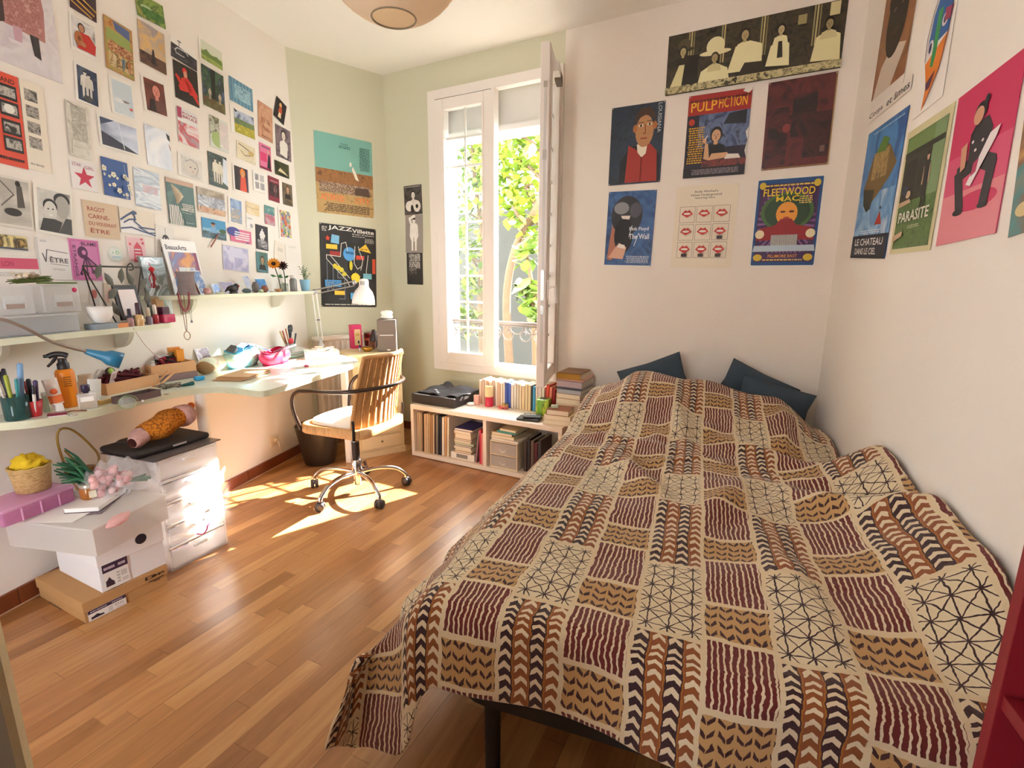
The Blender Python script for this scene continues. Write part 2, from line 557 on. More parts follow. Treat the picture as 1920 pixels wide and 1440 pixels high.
def tree(name, label, trunk_px, y, r0, blobs, seed, size=.1, cols=GREENS, far=()):
    pts = [onwall('W', px, py, -y) for px, py in trunk_px]
    base = pts[0].copy(); base.z = -.3
    t = thing(name, label, 'tree', base)
    mb = MB(); mb.M = Matrix.Translation(-base)
    path = smooth_path([base] + pts, 5)
    mb.tube(path, [r0 * (1 - .55 * i / len(path)) for i in range(len(path))], BARK, n=10)
    k = len(path)
    q = random.Random(seed)
    for bl in blobs:
        c = onwall('W', bl[0], bl[1], -y - bl[5])
        st = path[min(k - 1, int(k * bl[6]))]
        mid = (st + c) / 2 + Vector((q.uniform(-.1, .1), q.uniform(-.1, .1), .08))
        mb.tube(smooth_path([st, mid, c], 4), [r0 * .4 * (1 - .07 * i) for i in range(9)], BARK, n=6)
    mb.obj('trunk', t)
    mb = MB(); mb.M = Matrix.Translation(-base)
    for i, bl in enumerate(blobs):
        c = onwall('W', bl[0], bl[1], -y - bl[5])
        leaves(mb, c, (bl[2], bl[2] * .7, bl[3]), bl[4], size, cols, seed * 31 + i)
    for s_, y_, z_, r_, n_ in far:      # unseen leaves extending the crown to the right, added to dapple the sun
        leaves(mb, wframe(s_, y_, z_), (r_, r_ * .7, r_ * .8), n_, size, cols, seed * 57 + n_)
    mb.obj('foliage', t)
    return t
tree('garden_tree', 'leaning pale-barked tree with bright yellow-green leaves outside the window', [(955, 690), (950, 560), (965, 470), (1000, 400), (1030, 330), (1060, 240)], 1.9, .06,
     [(970, 300, .45, .35, 260, .4, .8), (1010, 250, .42, .35, 260, .2, .9), (940, 250, .5, .4, 260, .5, .85), (1000, 345, .3, .22, 130, .1, .7), (960, 390, .25, .18, 100, 0, .6), (930, 330, .35, .35, 150, .5, .7), (1005, 430, .22, .16, 70, .0, .6)], 3, far=((1.6, 1.4, 3.0, .3, 60),))
tree('garden_tree', 'slim second tree with greener leaves behind the closed window sash', [(905, 690), (900, 560), (905, 450), (890, 330), (885, 240)], 2.5, .05,
     [(870, 300, .5, .45, 240, .1, .8), (900, 270, .5, .4, 220, .1, .9), (880, 400, .35, .4, 170, 0, .6), (895, 500, .3, .35, 130, 0, .5), (870, 560, .25, .3, 90, .0, .3), (885, 610, .25, .2, 70, 0, .3)], 5, cols=['5a7222', '7a8e30', '485f1c', '94a446'])
tree('climbing_shrub', 'low shrub with broad pale-green leaves near the balcony rail', [(1003, 690), (1000, 600), (995, 520), (985, 470)], .8, .03,
     [(985, 480, .12, .1, 26, .0, .9), (1005, 455, .1, .08, 16, 0, .95), (1000, 560, .13, .1, 40, 0, .6), (985, 540, .1, .06, 24, 0, .6), (1005, 590, .08, .06, 16, 0, .4)], 9, size=.12, cols=['6c8430', '7c985c', '5a7428', '8aa066'])
# wrought balcony rail
IRON = M('4c4139', .5)
t = thing('balcony_rail', 'pale wrought-iron balcony rail with scrollwork outside the window', 'railing', wframe(.95, .2, 0), ang(DW))
rz_ = onwall('W', 980, 607, -.2).z
mb = MB(); mb.box((.05, 0, rz_), (1.3, .045, .022), IRON, bev=.004); mb.box((.05, 0, rz_ - .022), (1.3, .02, .01), IRON)
mb.obj('handrail', t)
mb = MB()
for i in range(9):
    x = -.5 + i * .13
    sgn = 1 if i % 2 else -1
    sp_ = [(x + sgn * (.012 + .0045 * k) * math.cos(.62 * k), 0, rz_ - .085 + (.012 + .0045 * k) * math.sin(.62 * k)) for k in range(13)]
    mb.tube(sp_, .0045, IRON, n=6)
    mb.tube(arc((x + .065, 0), .05, PI, 2 * PI, 8) and [(x + .065 + .06 * math.cos(a_), 0, rz_ - .03 + .05 * math.sin(a_)) for a_ in [PI + PI * k / 8 for k in range(9)]], .005, IRON, n=6)
mb.obj('scrollwork', t)
for x in (-.58, .68):
    mb = MB(); mb.box((x, 0, rz_ - .25 - .1), (.025, .025, .7), IRON); mb.obj('post', t)
# ------------------------------------------------------------------ flat prints
_tx = {}
def textmesh(s, bold=0.0):
    if (s, bold) not in _tx:
        cu = bpy.data.curves.new('lettering', 'FONT')
        cu.body = s; cu.offset = bold; cu.resolution_u = 2; cu.size = 1.0
        ob = bpy.data.objects.new('lettering', cu)
        COL.objects.link(ob)
        bpy.context.view_layer.update()
        me = ob.evaluated_get(bpy.context.evaluated_depsgraph_get()).to_mesh()
        vs = [tuple(v.co) for v in me.vertices]
        fs = [tuple(p.vertices) for p in me.polygons]
        bpy.data.objects.remove(ob); bpy.data.curves.remove(cu)
        x0 = min(v[0] for v in vs); x1 = max(v[0] for v in vs); y0 = min(v[1] for v in vs); y1 = max(v[1] for v in vs)
        _tx[s, bold] = ([((v[0] - x0) / (x1 - x0), (v[1] - y0) / (y1 - y0)) for v in vs], fs)
    return _tx[s, bold]
def draw(mb, art, w, h, z0=0.0, seed=0):
    """print an artwork, a list of small drawing orders in 0..1 page coordinates, on a w x h sheet"""
    z = [z0]
    q = random.Random(seed)
    X = lambda x: (float(x) - .5) * w
    Y = lambda y: (float(y) - .5) * h
    def poly(pts, m):
        z[0] += .00022
        mb.add([(a, b, z[0]) for a, b in pts], [list(range(len(pts)))], m)
    PR = lambda c: M(c, .5)
    def ellp(cx, cy, rx, ry, m, n=20):
        poly([(X(cx) + float(rx) * w * math.cos(2 * PI * i / n), Y(cy) + float(ry) * h * math.sin(2 * PI * i / n)) for i in range(n)], m)
    for el in art.split(';'):
        a = el.split()
        if not a:
            continue
        k = a[0]
        if k == 'r':
            x0, y0, x1, y1 = a[1:5]
            poly([(X(x0), Y(y0)), (X(x1), Y(y0)), (X(x1), Y(y1)), (X(x0), Y(y1))], PR(a[5]))
        elif k in 'NVW':
            x0, y0, x1, y1, sc = a[1:6]
            st = (float(a[7]), float(a[8]), 1) if len(a) > 8 else (1, 1, 1)
            poly([(X(x0), Y(y0)), (X(x1), Y(y0)), (X(x1), Y(y1)), (X(x0), Y(y1))],
                 MA(a[6].split(','), float(sc), st, .42, q.random() * 9, 1.0, {'N': 'noise', 'V': 'voronoi', 'W': 'wave'}[k]))
        elif k == 'e':
            ellp(a[1], a[2], a[3], a[4], PR(a[5]))
        elif k == 'p':
            v = a[2:]
            poly([(X(v[i]), Y(v[i + 1])) for i in range(0, len(v), 2)], PR(a[1]))
        elif k == 'l':
            v = a[3:]; hw = float(a[2]) * w / 2
            P_ = [Vector((X(v[i]), Y(v[i + 1]))) for i in range(0, len(v), 2)]
            for p, r in zip(P_, P_[1:]):
                d = (r - p); d = d.normalized() if d.length > 1e-9 else Vector((1, 0))
                nn = Vector((-d.y, d.x)) * hw; e = d * hw * .5
                poly([tuple(p - nn - e), tuple(r - nn + e), tuple(r + nn + e), tuple(p + nn - e)], PR(a[1]))
        elif k in 'tT':
            x, y, wf, hf = map(float, a[1:5])
            vs, fs = textmesh(' '.join(a[6:]), .013 if hf > .045 and k == 't' else .006)
            z[0] += .0003
            if k == 't':
                mb.add([(X(x) + v[0] * wf * w, Y(y) + v[1] * hf * h, z[0]) for v in vs], fs, PR(a[5]))
            else:
                mb.add([(X(x) + v[1] * wf * w, Y(y) + (1 - v[0]) * hf * h, z[0]) for v in vs], fs, PR(a[5]))
        elif k == 'k':
            x0, y0, x1, y1 = map(float, a[1:5]); n = int(a[5])
            z[0] += .00022
            for i in range(n):
                yy = y1 - (y1 - y0) * (i + .5) / n; hh = (y1 - y0) / n * .28
                x = x0 + (q.random() * .1 * (x1 - x0) if n > 1 else 0)
                while x < x1 - .01:
                    e = min(x1, x + q.uniform(.03, .12) * max(.4, (x1 - x0)))
                    mb.add([(X(x), Y(yy - hh), z[0]), (X(e), Y(yy - hh), z[0]), (X(e), Y(yy + hh), z[0]), (X(x), Y(yy + hh), z[0])], [(0, 1, 2, 3)], PR(a[6]))
                    x = e + .012
        elif k == 's':
            cx, cy, r = map(float, a[1:4])
            poly([(X(cx) + w * r * (1 if i % 2 == 0 else .4) * math.sin(PI * i / 5), Y(cy) + w * r * (1 if i % 2 == 0 else .4) * math.cos(PI * i / 5)) for i in range(10)], PR(a[4]))
        elif k == 'f':     # a standing figure: foot point, height, skin, clothes
            cx, y0, hh = map(float, a[1:4]); sk, cl = a[4:6]
            u = hh * h
            ux = lambda t: X(cx) + t * u
            uy = lambda t: Y(y0) + t * u
            for sg in (-1, 1):
                poly([(ux(sg * .02), uy(.5)), (ux(sg * .11), uy(.5)), (ux(sg * .1), uy(.04)), (ux(sg * .03), uy(.04))][::sg], PR(cl))
                poly([(ux(sg * .1), uy(.8)), (ux(sg * .15), uy(.78)), (ux(sg * .17), uy(.45)), (ux(sg * .12), uy(.45))][::-sg], PR(sk))
            poly([(ux(-.13), uy(.82)), (ux(-.1), uy(.46)), (ux(.1), uy(.46)), (ux(.13), uy(.82)), (ux(.04), uy(.86)), (ux(-.04), uy(.86))], PR(cl))
            poly([(ux(.06 * math.cos(t_)), uy(.93 + .075 * math.sin(t_))) for t_ in [2 * PI * i / 12 for i in range(12)]], PR(sk))
            poly([(ux(.065 * math.cos(t_)), uy(.95 + .07 * math.sin(t_))) for t_ in [PI * i / 8 for i in range(9)]], PR('2a1d16'))
        elif k == 'h':     # a head and shoulders: chin x y, size, skin, hair, clothes
            cx, y0, hh = map(float, a[1:4]); sk, hr, cl = a[4:7]
            u = hh * h
            E_ = lambda px, py, rx, ry, c: poly([(X(cx) + u * (px + rx * math.cos(2 * PI * i / 16)), Y(y0) + u * (py + ry * math.sin(2 * PI * i / 16))) for i in range(16)], PR(c))
            poly([(X(cx) + u * px, Y(y0) + u * py) for px, py in ((-.75, -.9), (.75, -.9), (.62, -.3), (.2, -.12), (-.2, -.12), (-.62, -.3))], PR(cl))
            E_(0, .5, .44, .56, hr)
            poly([(X(cx) + u * px, Y(y0) + u * py) for px, py in ((-.14, -.2), (.14, -.2), (.14, .2), (-.14, .2))], PR(sk))
            E_(0, .42, .32, .43, sk)
            for sg in (-1, 1):
                E_(sg * .13, .47, .05, .025, '2a1d16')
            E_(0, .2, .08, .025, '8a3a30'); E_(.0, .34, .03, .06, hr)
        elif k == 'F':     # scattered five-petal flowers
            n = int(a[1]); c1, c2 = a[2:4]
            for i in range(n):
                cx, cy, r = q.random(), q.random(), q.uniform(.03, .08)
                for j in range(5):
                    t_ = 2 * PI * j / 5 + cx * 9
                    px = min(.97, max(.03, cx + r * .8 * math.cos(t_))); py = min(.97, max(.03, cy + r * .6 * math.sin(t_)))
                    ellp(px, py, r * .6, r * .45, PR(c1), 8)
                ellp(min(.97, max(.03, cx)), min(.97, max(.03, cy)), r * .3, r * .25, PR(c2), 6)
def sheet(name, label, cat, wall, quad, art, group=None, off=.003, base='f3ece2', pins=None, th=.0012):
    P_ = [onwall(wall, *quad[i:i + 2]) for i in (0, 2, 4, 6)]
    o, d, n = WALLS[wall]
    c = (P_[0] + P_[1] + P_[2] + P_[3]) / 4
    up = Vector((0, 0, 1))
    e1 = (P_[1] - P_[0] + P_[2] - P_[3]) / 2; e2 = (P_[0] - P_[3] + P_[1] - P_[2]) / 2
    w, h = e1.length, e2.length
    r = math.atan2(e1.z, e1.dot(d)) * .6 + math.atan2(-e2.dot(d), e2.z) * .4
    dx = d * math.cos(r) + up * math.sin(r); dy = -d * math.sin(r) + up * math.cos(r)
    Xm = Matrix.Identity(4)
    for i in range(3):
        Xm[i][0] = dx[i]; Xm[i][1] = dy[i]; Xm[i][2] = n[i]
    Xm.translation = c + n * off
    mb = MB()
    mb.box((0, 0, -th / 2), (w, h, th), M(base, .5))
    draw(mb, art, w, h, 0.0, hash_(label))
    ob = mb.obj(name, mw=Xm)
    tag(ob, label, cat, group)
    if pins:
        for sx in (-1, 1):
            for sy in (-1, 1):
                p = MB().lathe([(.0028, 0), (.0028, .002), (.0015, .0035), (0, .0038)], M(pins, .4), n=10)
                q_ = p.obj('pin', ob, loc=(sx * (w / 2 - .006), sy * (h / 2 - .006), .001))
    return ob
def hash_(s):
    v = 7
    for ch in s:
        v = (v * 31 + ord(ch)) % 100003
    return v
Q = lambda s: [float(x) for x in s.split()]
# --- posters: wall, corners (top left, top right, bottom right, bottom left), label, artwork
POSTERS = [
 ('G', '587 243 697 268 700 409 595 398', 'teal and sand film poster with orange title, upper one by the corner', 'ffffff',
  'r 0 .52 1 1 7fb8ac;N 0 .34 1 .56 40 8a5a34,a8743f,6e4a2e;N 0 0 1 .38 30 b89256,c6a268,a07c48;N .05 .27 .95 .40 120 e0d0b0,8a5a40,4a3a34,d8b890,6f7f90;p 5a4436 .65 .28 .95 .27 .9 .38 .68 .37;p f0e6d4 .62 .6 .68 .48 .74 .46 .7 .55 .64 .64;e .6 .66 .02 .03 f0e6d4;t .07 .17 .4 .075 f08340 ASTEROID;t .66 .17 .27 .07 f08340 CITY;k .1 .03 .92 .14 5 5a4a34;k .76 .6 .95 .9 16 3f6a66;t .44 .89 .12 .02 33605c Festival;k .4 .84 .6 .88 2 3f6a66'),
 ('G', '596 415 703 432 707 576 605 575', 'black jazz festival poster with roller coaster tracks and colourful shapes', '231f1c',
  'r 0 0 1 1 231f1c;t .14 .925 .42 .06 f6f2ea JAZZ;t .56 .925 .4 .048 f6f2ea Villette;t .56 .895 .4 .02 f6f2ea 30 août / 10 septembre;k .56 .875 .8 .888 1 d8d2c8;k .78 .81 .96 .87 6 b8b2a8;k .03 .91 .12 .97 4 d8d2c8;s .13 .83 .05 e0452e;p 79b4d8 .18 .78 .32 .77 .33 .87 .2 .88;r .1 .705 .29 .76 f2c53a;r .16 .63 .34 .68 9f2a22;e .5 .66 .11 .085 4f9fe0;p f5c92e .66 .72 .9 .69 .8 .8;r .62 .6 .77 .65 e0452e;r .92 .43 .98 .62 e0552e;l d8d2c8 .012 .1 .63 .34 .62 .36 .78 .44 .8 .47 .7;l d8d2c8 .012 .1 .63 .1 .58 .45 .33 .5 .25;l d8d2c8 .012 .16 .63 .5 .36;l d8d2c8 .012 .6 .76 .58 .55 .64 .48 .72 .52 .74 .6;l d8d2c8 .012 .66 .76 .68 .7 .74 .6 .7 .47;l d8d2c8 .012 .84 .66 .8 .45 .84 .3;e .3 .48 .04 .03 d8c52e;e .35 .46 .04 .03 d8c52e;e .24 .5 .04 .03 d8c52e;e .4 .41 .04 .025 d8c52e;e .52 .52 .03 .06 d8c52e;s .6 .37 .1 f5d52e;e .6 .37 .08 .06 f5d52e;r .74 .36 .9 .43 7fc0d0;r .06 .25 .34 .33 4f9fe0;k .08 .26 .33 .32 4 183858;r .22 .15 .4 .2 f2c53a;r .5 .1 .64 .18 58a8e0;l 8890a0 .008 .1 .55 .1 .2 .2 .3 .1 .3 .2 .2 .2 .5;l 8890a0 .008 .28 .45 .28 .36 .4 .36 .4 .1 .3 .1;k .05 .02 .9 .04 1 c8c2b8;k .7 .72 .84 .74 1 8a6a10;k .42 .66 .58 .69 2 183858'),
 ('W', '757 350 790 345 793 402 760 403', 'top black and white figure photo of the three-photo strip beside the window', '4a4542', 'N 0 0 1 1 20 3a3532,5a5450,2a2624;h .52 .55 .26 e8e2da 2a2624 d8d2ca;e .3 .3 .22 .18 e8e2da;e .72 .28 .2 .2 e0dad2;e .72 .28 .08 .07 3a3532;e .45 .2 .08 .14 2a2624;k .05 .93 .95 .97 1 c8c2b8'),
 ('W', '760 403 793 403 793 474 762 474', 'middle pale standing-figure photo of the strip beside the window', '8f8680', 'r 0 0 1 1 9a918a;f .5 .02 .9 f0eae2 f0eae2;l f0eae2 .12 .35 .75 .25 .9 .55 .97;e .5 .42 .22 .12 f4eee6;e .46 .7 .12 .08 f4eee6;l 6a625c .03 .5 .1 .5 .4'),
 ('W', '762 474 793 474 793 534 765 533', 'bottom dark floral photo of the three-photo strip beside the window', '2f2b29', 'r 0 0 1 1 2f2b29;N .15 .5 .85 .97 60 2f2b29,6a6460,cac4bc,3a3532;N .05 .3 .6 .55 70 2f2b29,2f2b29,9a948c'),
 ('W', '1255 67 1586 0 1580 133 1248 175', 'wide sepia group photo poster of people in hats above the other posters', '2e2a20',
  'N 0 0 1 1 22 2a261c,3a3426,4a4230,262218;r 0.130 .4 0.138 1 a89c6c;r 0.145 .4 0.153 1 cdbf86;r 0.160 .4 0.168 1 8a7e54;r 0.330 .4 0.338 1 a89c6c;r 0.345 .4 0.353 1 cdbf86;r 0.555 .4 0.563 1 a89c6c;r 0.570 .4 0.578 1 cdbf86;r 0.585 .4 0.593 1 8a7e54;r 0.835 .4 0.843 1 a89c6c;r 0.850 .4 0.858 1 cdbf86;r 0.865 .4 0.873 1 8a7e54;p e9dfaa .02 .08 .12 .05 .16 .5 .09 .55;p 1f1b14 .1 .12 .2 .1 .2 .6 .12 .62;e .1 .72 .07 .04 3a3426;e .105 .8 .04 .1 5a503a;h .1 .62 .16 b8a878 2a2419 2a2419;p efe6b4 .2 .05 .4 .05 .38 .3 .3 .42 .22 .3;e .3 .58 .095 .045 efe6b4;e .3 .68 .055 .15 efe6b4;h .3 .42 .16 a89868 3a301f d8cc98;p efe6b4 .38 .2 .58 .18 .57 .58 .5 .66 .42 .6;h .47 .68 .18 b8a474 2a2419 efe6b4;p 3a3224 .44 .1 .6 .12 .58 .3 .48 .32;p f2eab8 .6 .2 .73 .16 .72 .5 .67 .6 .62 .5;h .67 .66 .15 c8b488 1f1b14 efe6b4;p 2a261c .66 .3 .69 .3 .68 .55 .66 .55;p e9dfaa .84 .15 .99 .12 .98 .5 .92 .58 .86 .5;h .92 .6 .16 a89868 1f1b14 d8cc98;r .915 .78 .965 .97 d8cc98;r .755 .74 .8 .88 a89c6c;N 0 0 1 .12 30 4a4230,d8cc98,2a261c'),
 ('W', '1148 205 1248 187 1238 343 1141 347', 'dark blue portrait poster of a figure in a red waistcoat', '24303f',
  'N 0 0 1 1 30 1e2836,2c3a4a,22304a;p 1a1a22 .2 .02 .98 .02 .95 .35 .75 .5 .4 .48 .22 .3;p a8332a .32 .02 .93 .02 .9 .4 .74 .52 .68 .4 .55 .42 .36 .5;p ece2cc .52 .5 .72 .52 .7 .38 .62 .33 .54 .4;p b5703f .56 .5 .7 .5 .7 .6 .56 .6;e .65 .66 .17 .2 c08a5c;p 4a2f22 .46 .72 .47 .86 .56 .94 .72 .95 .82 .88 .85 .74 .8 .82 .66 .86 .52 .82;e .47 .7 .04 .05 b5703f;e .84 .72 .04 .05 b5703f;e .58 .73 .045 .016 ece2cc;e .74 .74 .045 .016 ece2cc;e .58 .73 .02 .016 2a1a14;e .74 .74 .02 .016 2a1a14;l 2a1a14 .012 .52 .77 .63 .77;l 2a1a14 .012 .69 .78 .8 .78;l 8a4f30 .02 .66 .74 .67 .63 .63 .63;l 8a2f28 .02 .59 .57 .7 .57;e .62 .25 .01 .01 5a1a16;e .63 .16 .01 .01 5a1a16;l 701f1a .015 .62 .34 .62 .04;T .885 .62 .07 .36 c8d0d4 LOUISIANA'),
 ('W', '1293 180 1412 165 1395 325 1280 337', 'torn red and blue film poster with a big yellow title', '2a2430',
  'r 0 0 1 1 2b2535;r 0 .76 1 1 a82a26;N .2 .35 1 .76 14 2a2f4a,4a5a80,6a7aa0,2a2838;t .05 .80 .42 .12 f2b22c PULP;t .5 .81 .44 .12 f2b22c FICTION;e .08 .68 .05 .04 c03a28;k .03 .9 .98 .95 1 6a1a16;k .04 .17 .3 .62 16 e0a828;p 20242e .6 .62 .95 .6 .95 .76 .68 .74;h .5 .42 .17 d8a880 1a1416 17141a;p d8a880 .32 .22 .42 .2 .38 .4 .33 .42;p d8a880 .4 .2 .75 .22 .7 .28 .45 .28;e .32 .44 .03 .03 d8a880;l f2ece0 .012 .33 .46 .36 .5;p e8e0d8 .65 .18 .95 .16 .88 .25 .7 .26;N .3 .12 1 .2 30 3a2430,8a3a30,2a2030;r 0 0 1 .12 211c24;k .1 .03 .9 .1 5 8a8088;p efe8de 1 .2 .97 .28 1 .4 .96 .5 1 .55 1.0 1;p efe8de .9 1 .86 .97 .95 .94 1 .97 1 1'),
 ('W', '1442 155 1571 135 1554 307 1427 321', 'dark maroon and black abstract print in the right column above the car poster', '5a2426',
  'N 0 0 1 1 9 4a1f22,6a2a2c,3a1a1c;N .04 .05 .35 .7 10 2a1618,5a2628,241416;N .4 .35 .75 .82 8 241416,2a1a1c,5a2628;N .6 .1 .98 .6 9 241618,4a2224,2a1618;r .85 .15 .92 .22 7a5a50;e .33 .46 .06 .05 8a3a38;l b08a50 .015 .99 0 .99 1;l b08a50 .012 0 .01 1 .01'),
 ('W', '1143 360 1233 356 1219 500 1132 500', 'blue film poster with a big dark screaming mouth and white scrawl', '2a4a80',
  'N 0 0 1 1 10 2a4a7c,3f68a0,24406c;p b0705a .05 .1 .15 .08 .35 .3 .3 .8 .15 .75;e .42 .68 .33 .26 2a2a30;e .3 .78 .16 .08 8a8a90;e .6 .75 .12 .1 50505a;e .38 .42 .2 .24 0f0d10;p d8a890 .08 .12 .4 .1 .46 .26 .3 .32 .2 .24;p efe6dc .26 .26 .44 .24 .42 .29 .3 .31;p efe6dc .3 .68 .5 .68 .48 .63 .33 .64;t .5 .47 .4 .06 eef2f6 Pink Floyd;t .5 .37 .42 .07 eef2f6 The Wall;k .45 .05 .95 .15 6 c8d4e4;l eef2f6 .012 .55 .55 .5 .4;l eef2f6 .012 .7 .45 .62 .28;r 0 0 1 .02 f0ece6'),
 ('W', '1270 350 1387 343 1370 503 1257 503', 'cream poster with a grid of red lips and script title', 'efe2cc',
  'r 0 0 1 1 efe2cc;t .3 .905 .38 .035 3a2e2a Andy Warhol\'s;t .24 .865 .5 .035 3a2e2a Velvet Underground;t .32 .835 .32 .028 3a2e2a featuring Nico;' +
  ''.join('l 6a5a4a .005 %s %s %s %s %s %s %s %s %s %s;' % (x, y, x + .25, y, x + .25, y + .19, x, y + .19, x, y) for x in (.09, .37, .65) for y in (.13, .345, .56)) +
  ''.join('p c5281f %s %s %s %s %s %s %s %s %s %s %s %s;e %s %s .06 .014 f6ece0;' % (x + .03, y + .1, x + .09, y + .15, x + .125, y + .135, x + .16, y + .15, x + .22, y + .1, x + .125, y + (.06 if y > .3 else .05), x + .125, y + .105) for x in (.09, .37, .65) for y in (.13, .345, .56)) +
  ''.join('r %s %s %s %s 3a2620;' % (x + .08, y + .01, x + .17, y + .05) for x, y in ((.09, .13), (.37, .13), (.65, .13), (.65, .345)))),
 ('W', '1420 338 1551 327 1525 498 1405 500', 'blue and purple concert poster with a vintage car front and yellow band title', '1f3f78',
  'r 0 0 1 1 f0ece4;r .02 .01 .98 .99 22508a;r .06 .05 .94 .94 4a2a58;' + ''.join('p 8a5a90 .5 .5 %.3f %.3f %.3f %.3f;' % (.5 + .43 * math.cos(t_), .5 + .43 * math.sin(t_), .5 + .43 * math.cos(t_ + .07), .5 + .43 * math.sin(t_ + .07)) for t_ in [i * .157 for i in range(40)]) +
  'e .5 .62 .4 .22 4a6a3a;e .5 .62 .34 .19 2f4a2c;e .5 .6 .16 .13 f0a03a;e .44 .62 .04 .012 5a2a18;e .57 .62 .04 .012 5a2a18;e .5 .55 .05 .013 b8402a;t .12 .8 .76 .085 f4d23a FLEETWOOD;t .32 .735 .34 .06 f4d23a MAC;p 9a1f24 .06 .3 .94 .3 .88 .44 .66 .47 .58 .54 .42 .54 .34 .47 .12 .44;r .3 .22 .7 .36 c0b8b0;W .3 .22 .7 .36 60 d8d4d0,5a5654 1 .1;e .12 .37 .07 .05 e8d8b0;e .88 .37 .07 .05 e8d8b0;p b8c8d8 .03 .17 .97 .17 .95 .24 .05 .24;r .06 .05 .94 .15 4a2a58;t .28 .1 .44 .035 f0a03a FILLMORE EAST;k .2 .06 .8 .085 1 e8c86a;e .12 .1 .07 .04 d8b83a;e .88 .1 .07 .04 d8b83a;k .66 .7 .86 .79 4 e8c86a;k .15 .9 .85 .93 1 e8c86a;e .1 .92 .05 .04 d8b83a;e .9 .92 .05 .04 d8b83a'),
 ('R', '1668 -60 1727 -120 1706 165 1641 187', 'portrait print of a dark face against a brown wall, captioned below', 'ece4dc',
  'r 0 0 1 1 ece4dc;N 0 .08 1 1 8 8a5a3c,a06a44,7a4a30;p d8c8b8 .05 .08 .6 .08 .9 .3 .5 .38 .2 .28;e .5 .55 .3 .26 2e2622;e .5 .72 .32 .14 1c1614;e .4 .62 .05 .015 6a5a50;e .62 .62 .05 .015 6a5a50;e .52 .46 .1 .02 4a3630'),
 ('R', '1634 206 1712 146 1709 178 1631 224', 'white caption slip reading Corps et âmes under the dark-face portrait', 'efe7de', 't .02 .2 .36 .55 3a3634 Corps;t .48 .2 .5 .55 3a3634 et âmes'),
 ('R', '1735 -10 1790 -40 1783 170 1730 200', 'white print of a multicoloured face with a blue forehead and orange chin', 'f2ece6',
  'r 0 0 1 1 f4eee8;p 2a62a8 .2 .5 .3 .75 .55 .95 .75 .92 .9 .7 .88 .5;p e8842a .2 .4 .9 .5 .75 .25 .4 .05 .3 .02 .35 .2;p 3a9a5a .45 .75 .6 .74 .55 .4 .5 .32 .4 .34;e .32 .5 .1 .06 f0e4e8;e .72 .62 .1 .05 f0e4e8;e .32 .5 .05 .04 2a2a5a;e .72 .62 .05 .03 2a2a5a;p a83a5a .7 .7 .95 .66 .9 .58 .72 .6;p 5a2a4a .35 .22 .62 .27 .5 .16 .38 .16;l 2a2a5a .02 .2 .42 .18 .6 .3 .78 .55 .97 .78 .92 .92 .68 .9 .5 .78 .25 .42 .04'),
 ('R', '1635 248 1705 199 1663 478 1592 489', 'blue film poster of a floating rock island above white title lettering', '2f66a8',
  'N 0 .2 1 1 5 2f6ab0,4f92d0,2a5a9c;N 0 .18 1 .5 7 9cc8e8,4f92d0,dcecf6;p 7a6438 .12 .55 .28 .78 .5 .86 .72 .8 .92 .66 .8 .58 .6 .5 .4 .42 .2 .46;N .3 .6 .7 .8 30 8a7440,b89a5a,5a4a2c;p 3a3a30 .12 .55 .45 .52 .4 .38 .3 .36 .18 .42;p 5f8a3c .35 .8 .5 .9 .66 .86 .6 .78;p b83a2c .6 .25 .78 .25 .7 .35;e .7 .37 .02 .012 3a2a24;r 0 0 1 .18 17202e;t .1 .1 .8 .055 f2f2ee LE CHATEAU;t .14 .03 .62 .05 f2f2ee DANS LE CIEL;k .2 .95 .95 .97 1 a8d0ec;k .2 .19 .8 .22 2 d8e8f4'),
 ('R', '1707 247 1788 195 1750 470 1668 476', 'green film poster of dark-clad figures on a lawn with a pale border', 'd9d0a4',
  'r .0 .0 1 1 d9d0a4;r .06 .04 .94 .94 3f5a30;N .06 .04 .94 .42 40 4a6a34,5f8040,3f5a2c;r .06 .42 .94 .8 3a3a2c;r .06 .8 .94 .94 6f8a4c;r .7 .42 .94 .94 7f9a6a;r .1 .46 .4 .74 23261c;r .45 .46 .62 .72 2c3024;r .06 .78 .94 .82 2a3020;f .66 .32 .42 d8b898 20201c;e .3 .47 .06 .03 d8b898;p c8a888 .1 .38 .4 .4 .36 .43 .1 .42;p 2a3a4a .12 .48 .25 .46 .3 .54 .16 .55;p c8a888 .06 .1 .3 .14 .3 .18 .06 .15;t .15 .25 .72 .085 f0ece0 PARASITE;k .4 .19 .7 .22 2 c8d0b0'),
 ('R', '1802 180 1920 97 1878 438 1757 459', 'large pink poster of a crouching figure dressed in black', 'd83a6c',
  'r 0 .55 1 1 d2285e;r 0 .3 1 .58 dd5078;r 0 0 1 .33 e88a94;e .6 .24 .33 .06 d2285e;p 2a2024 .38 .46 .36 .68 .44 .74 .62 .74 .7 .66 .68 .46;l 2a2024 .13 .46 .48 .24 .45 .35 .22;l 2a2024 .13 .62 .48 .78 .43 .74 .21;e .34 .195 .09 .022 1c1618;e .74 .195 .08 .02 1c1618;e .48 .795 .1 .06 1c1618;e .46 .775 .08 .055 d8a080;e .56 .85 .035 .028 1c1618;p d8a080 .24 .62 .34 .64 .36 .48 .28 .46;p f2e8ea .42 .36 .5 .34 .8 .58 .84 .64 .7 .62;p c02a5c .48 .4 .56 .42 .58 .5 .5 .48;e .5 .56 .02 .01 f2e8ea;e .6 .6 .02 .01 f2e8ea;e .44 .62 .02 .01 f2e8ea'),
 ('R', '1925 220 2010 150 1985 425 1893 437', 'brown and teal print cut off at the right edge of the frame', 'b08a60', 'N 0 0 1 1 6 a8743f,4a8a8a,8a5a34,c89a5a;e .3 .2 .2 .06 e0c890'),
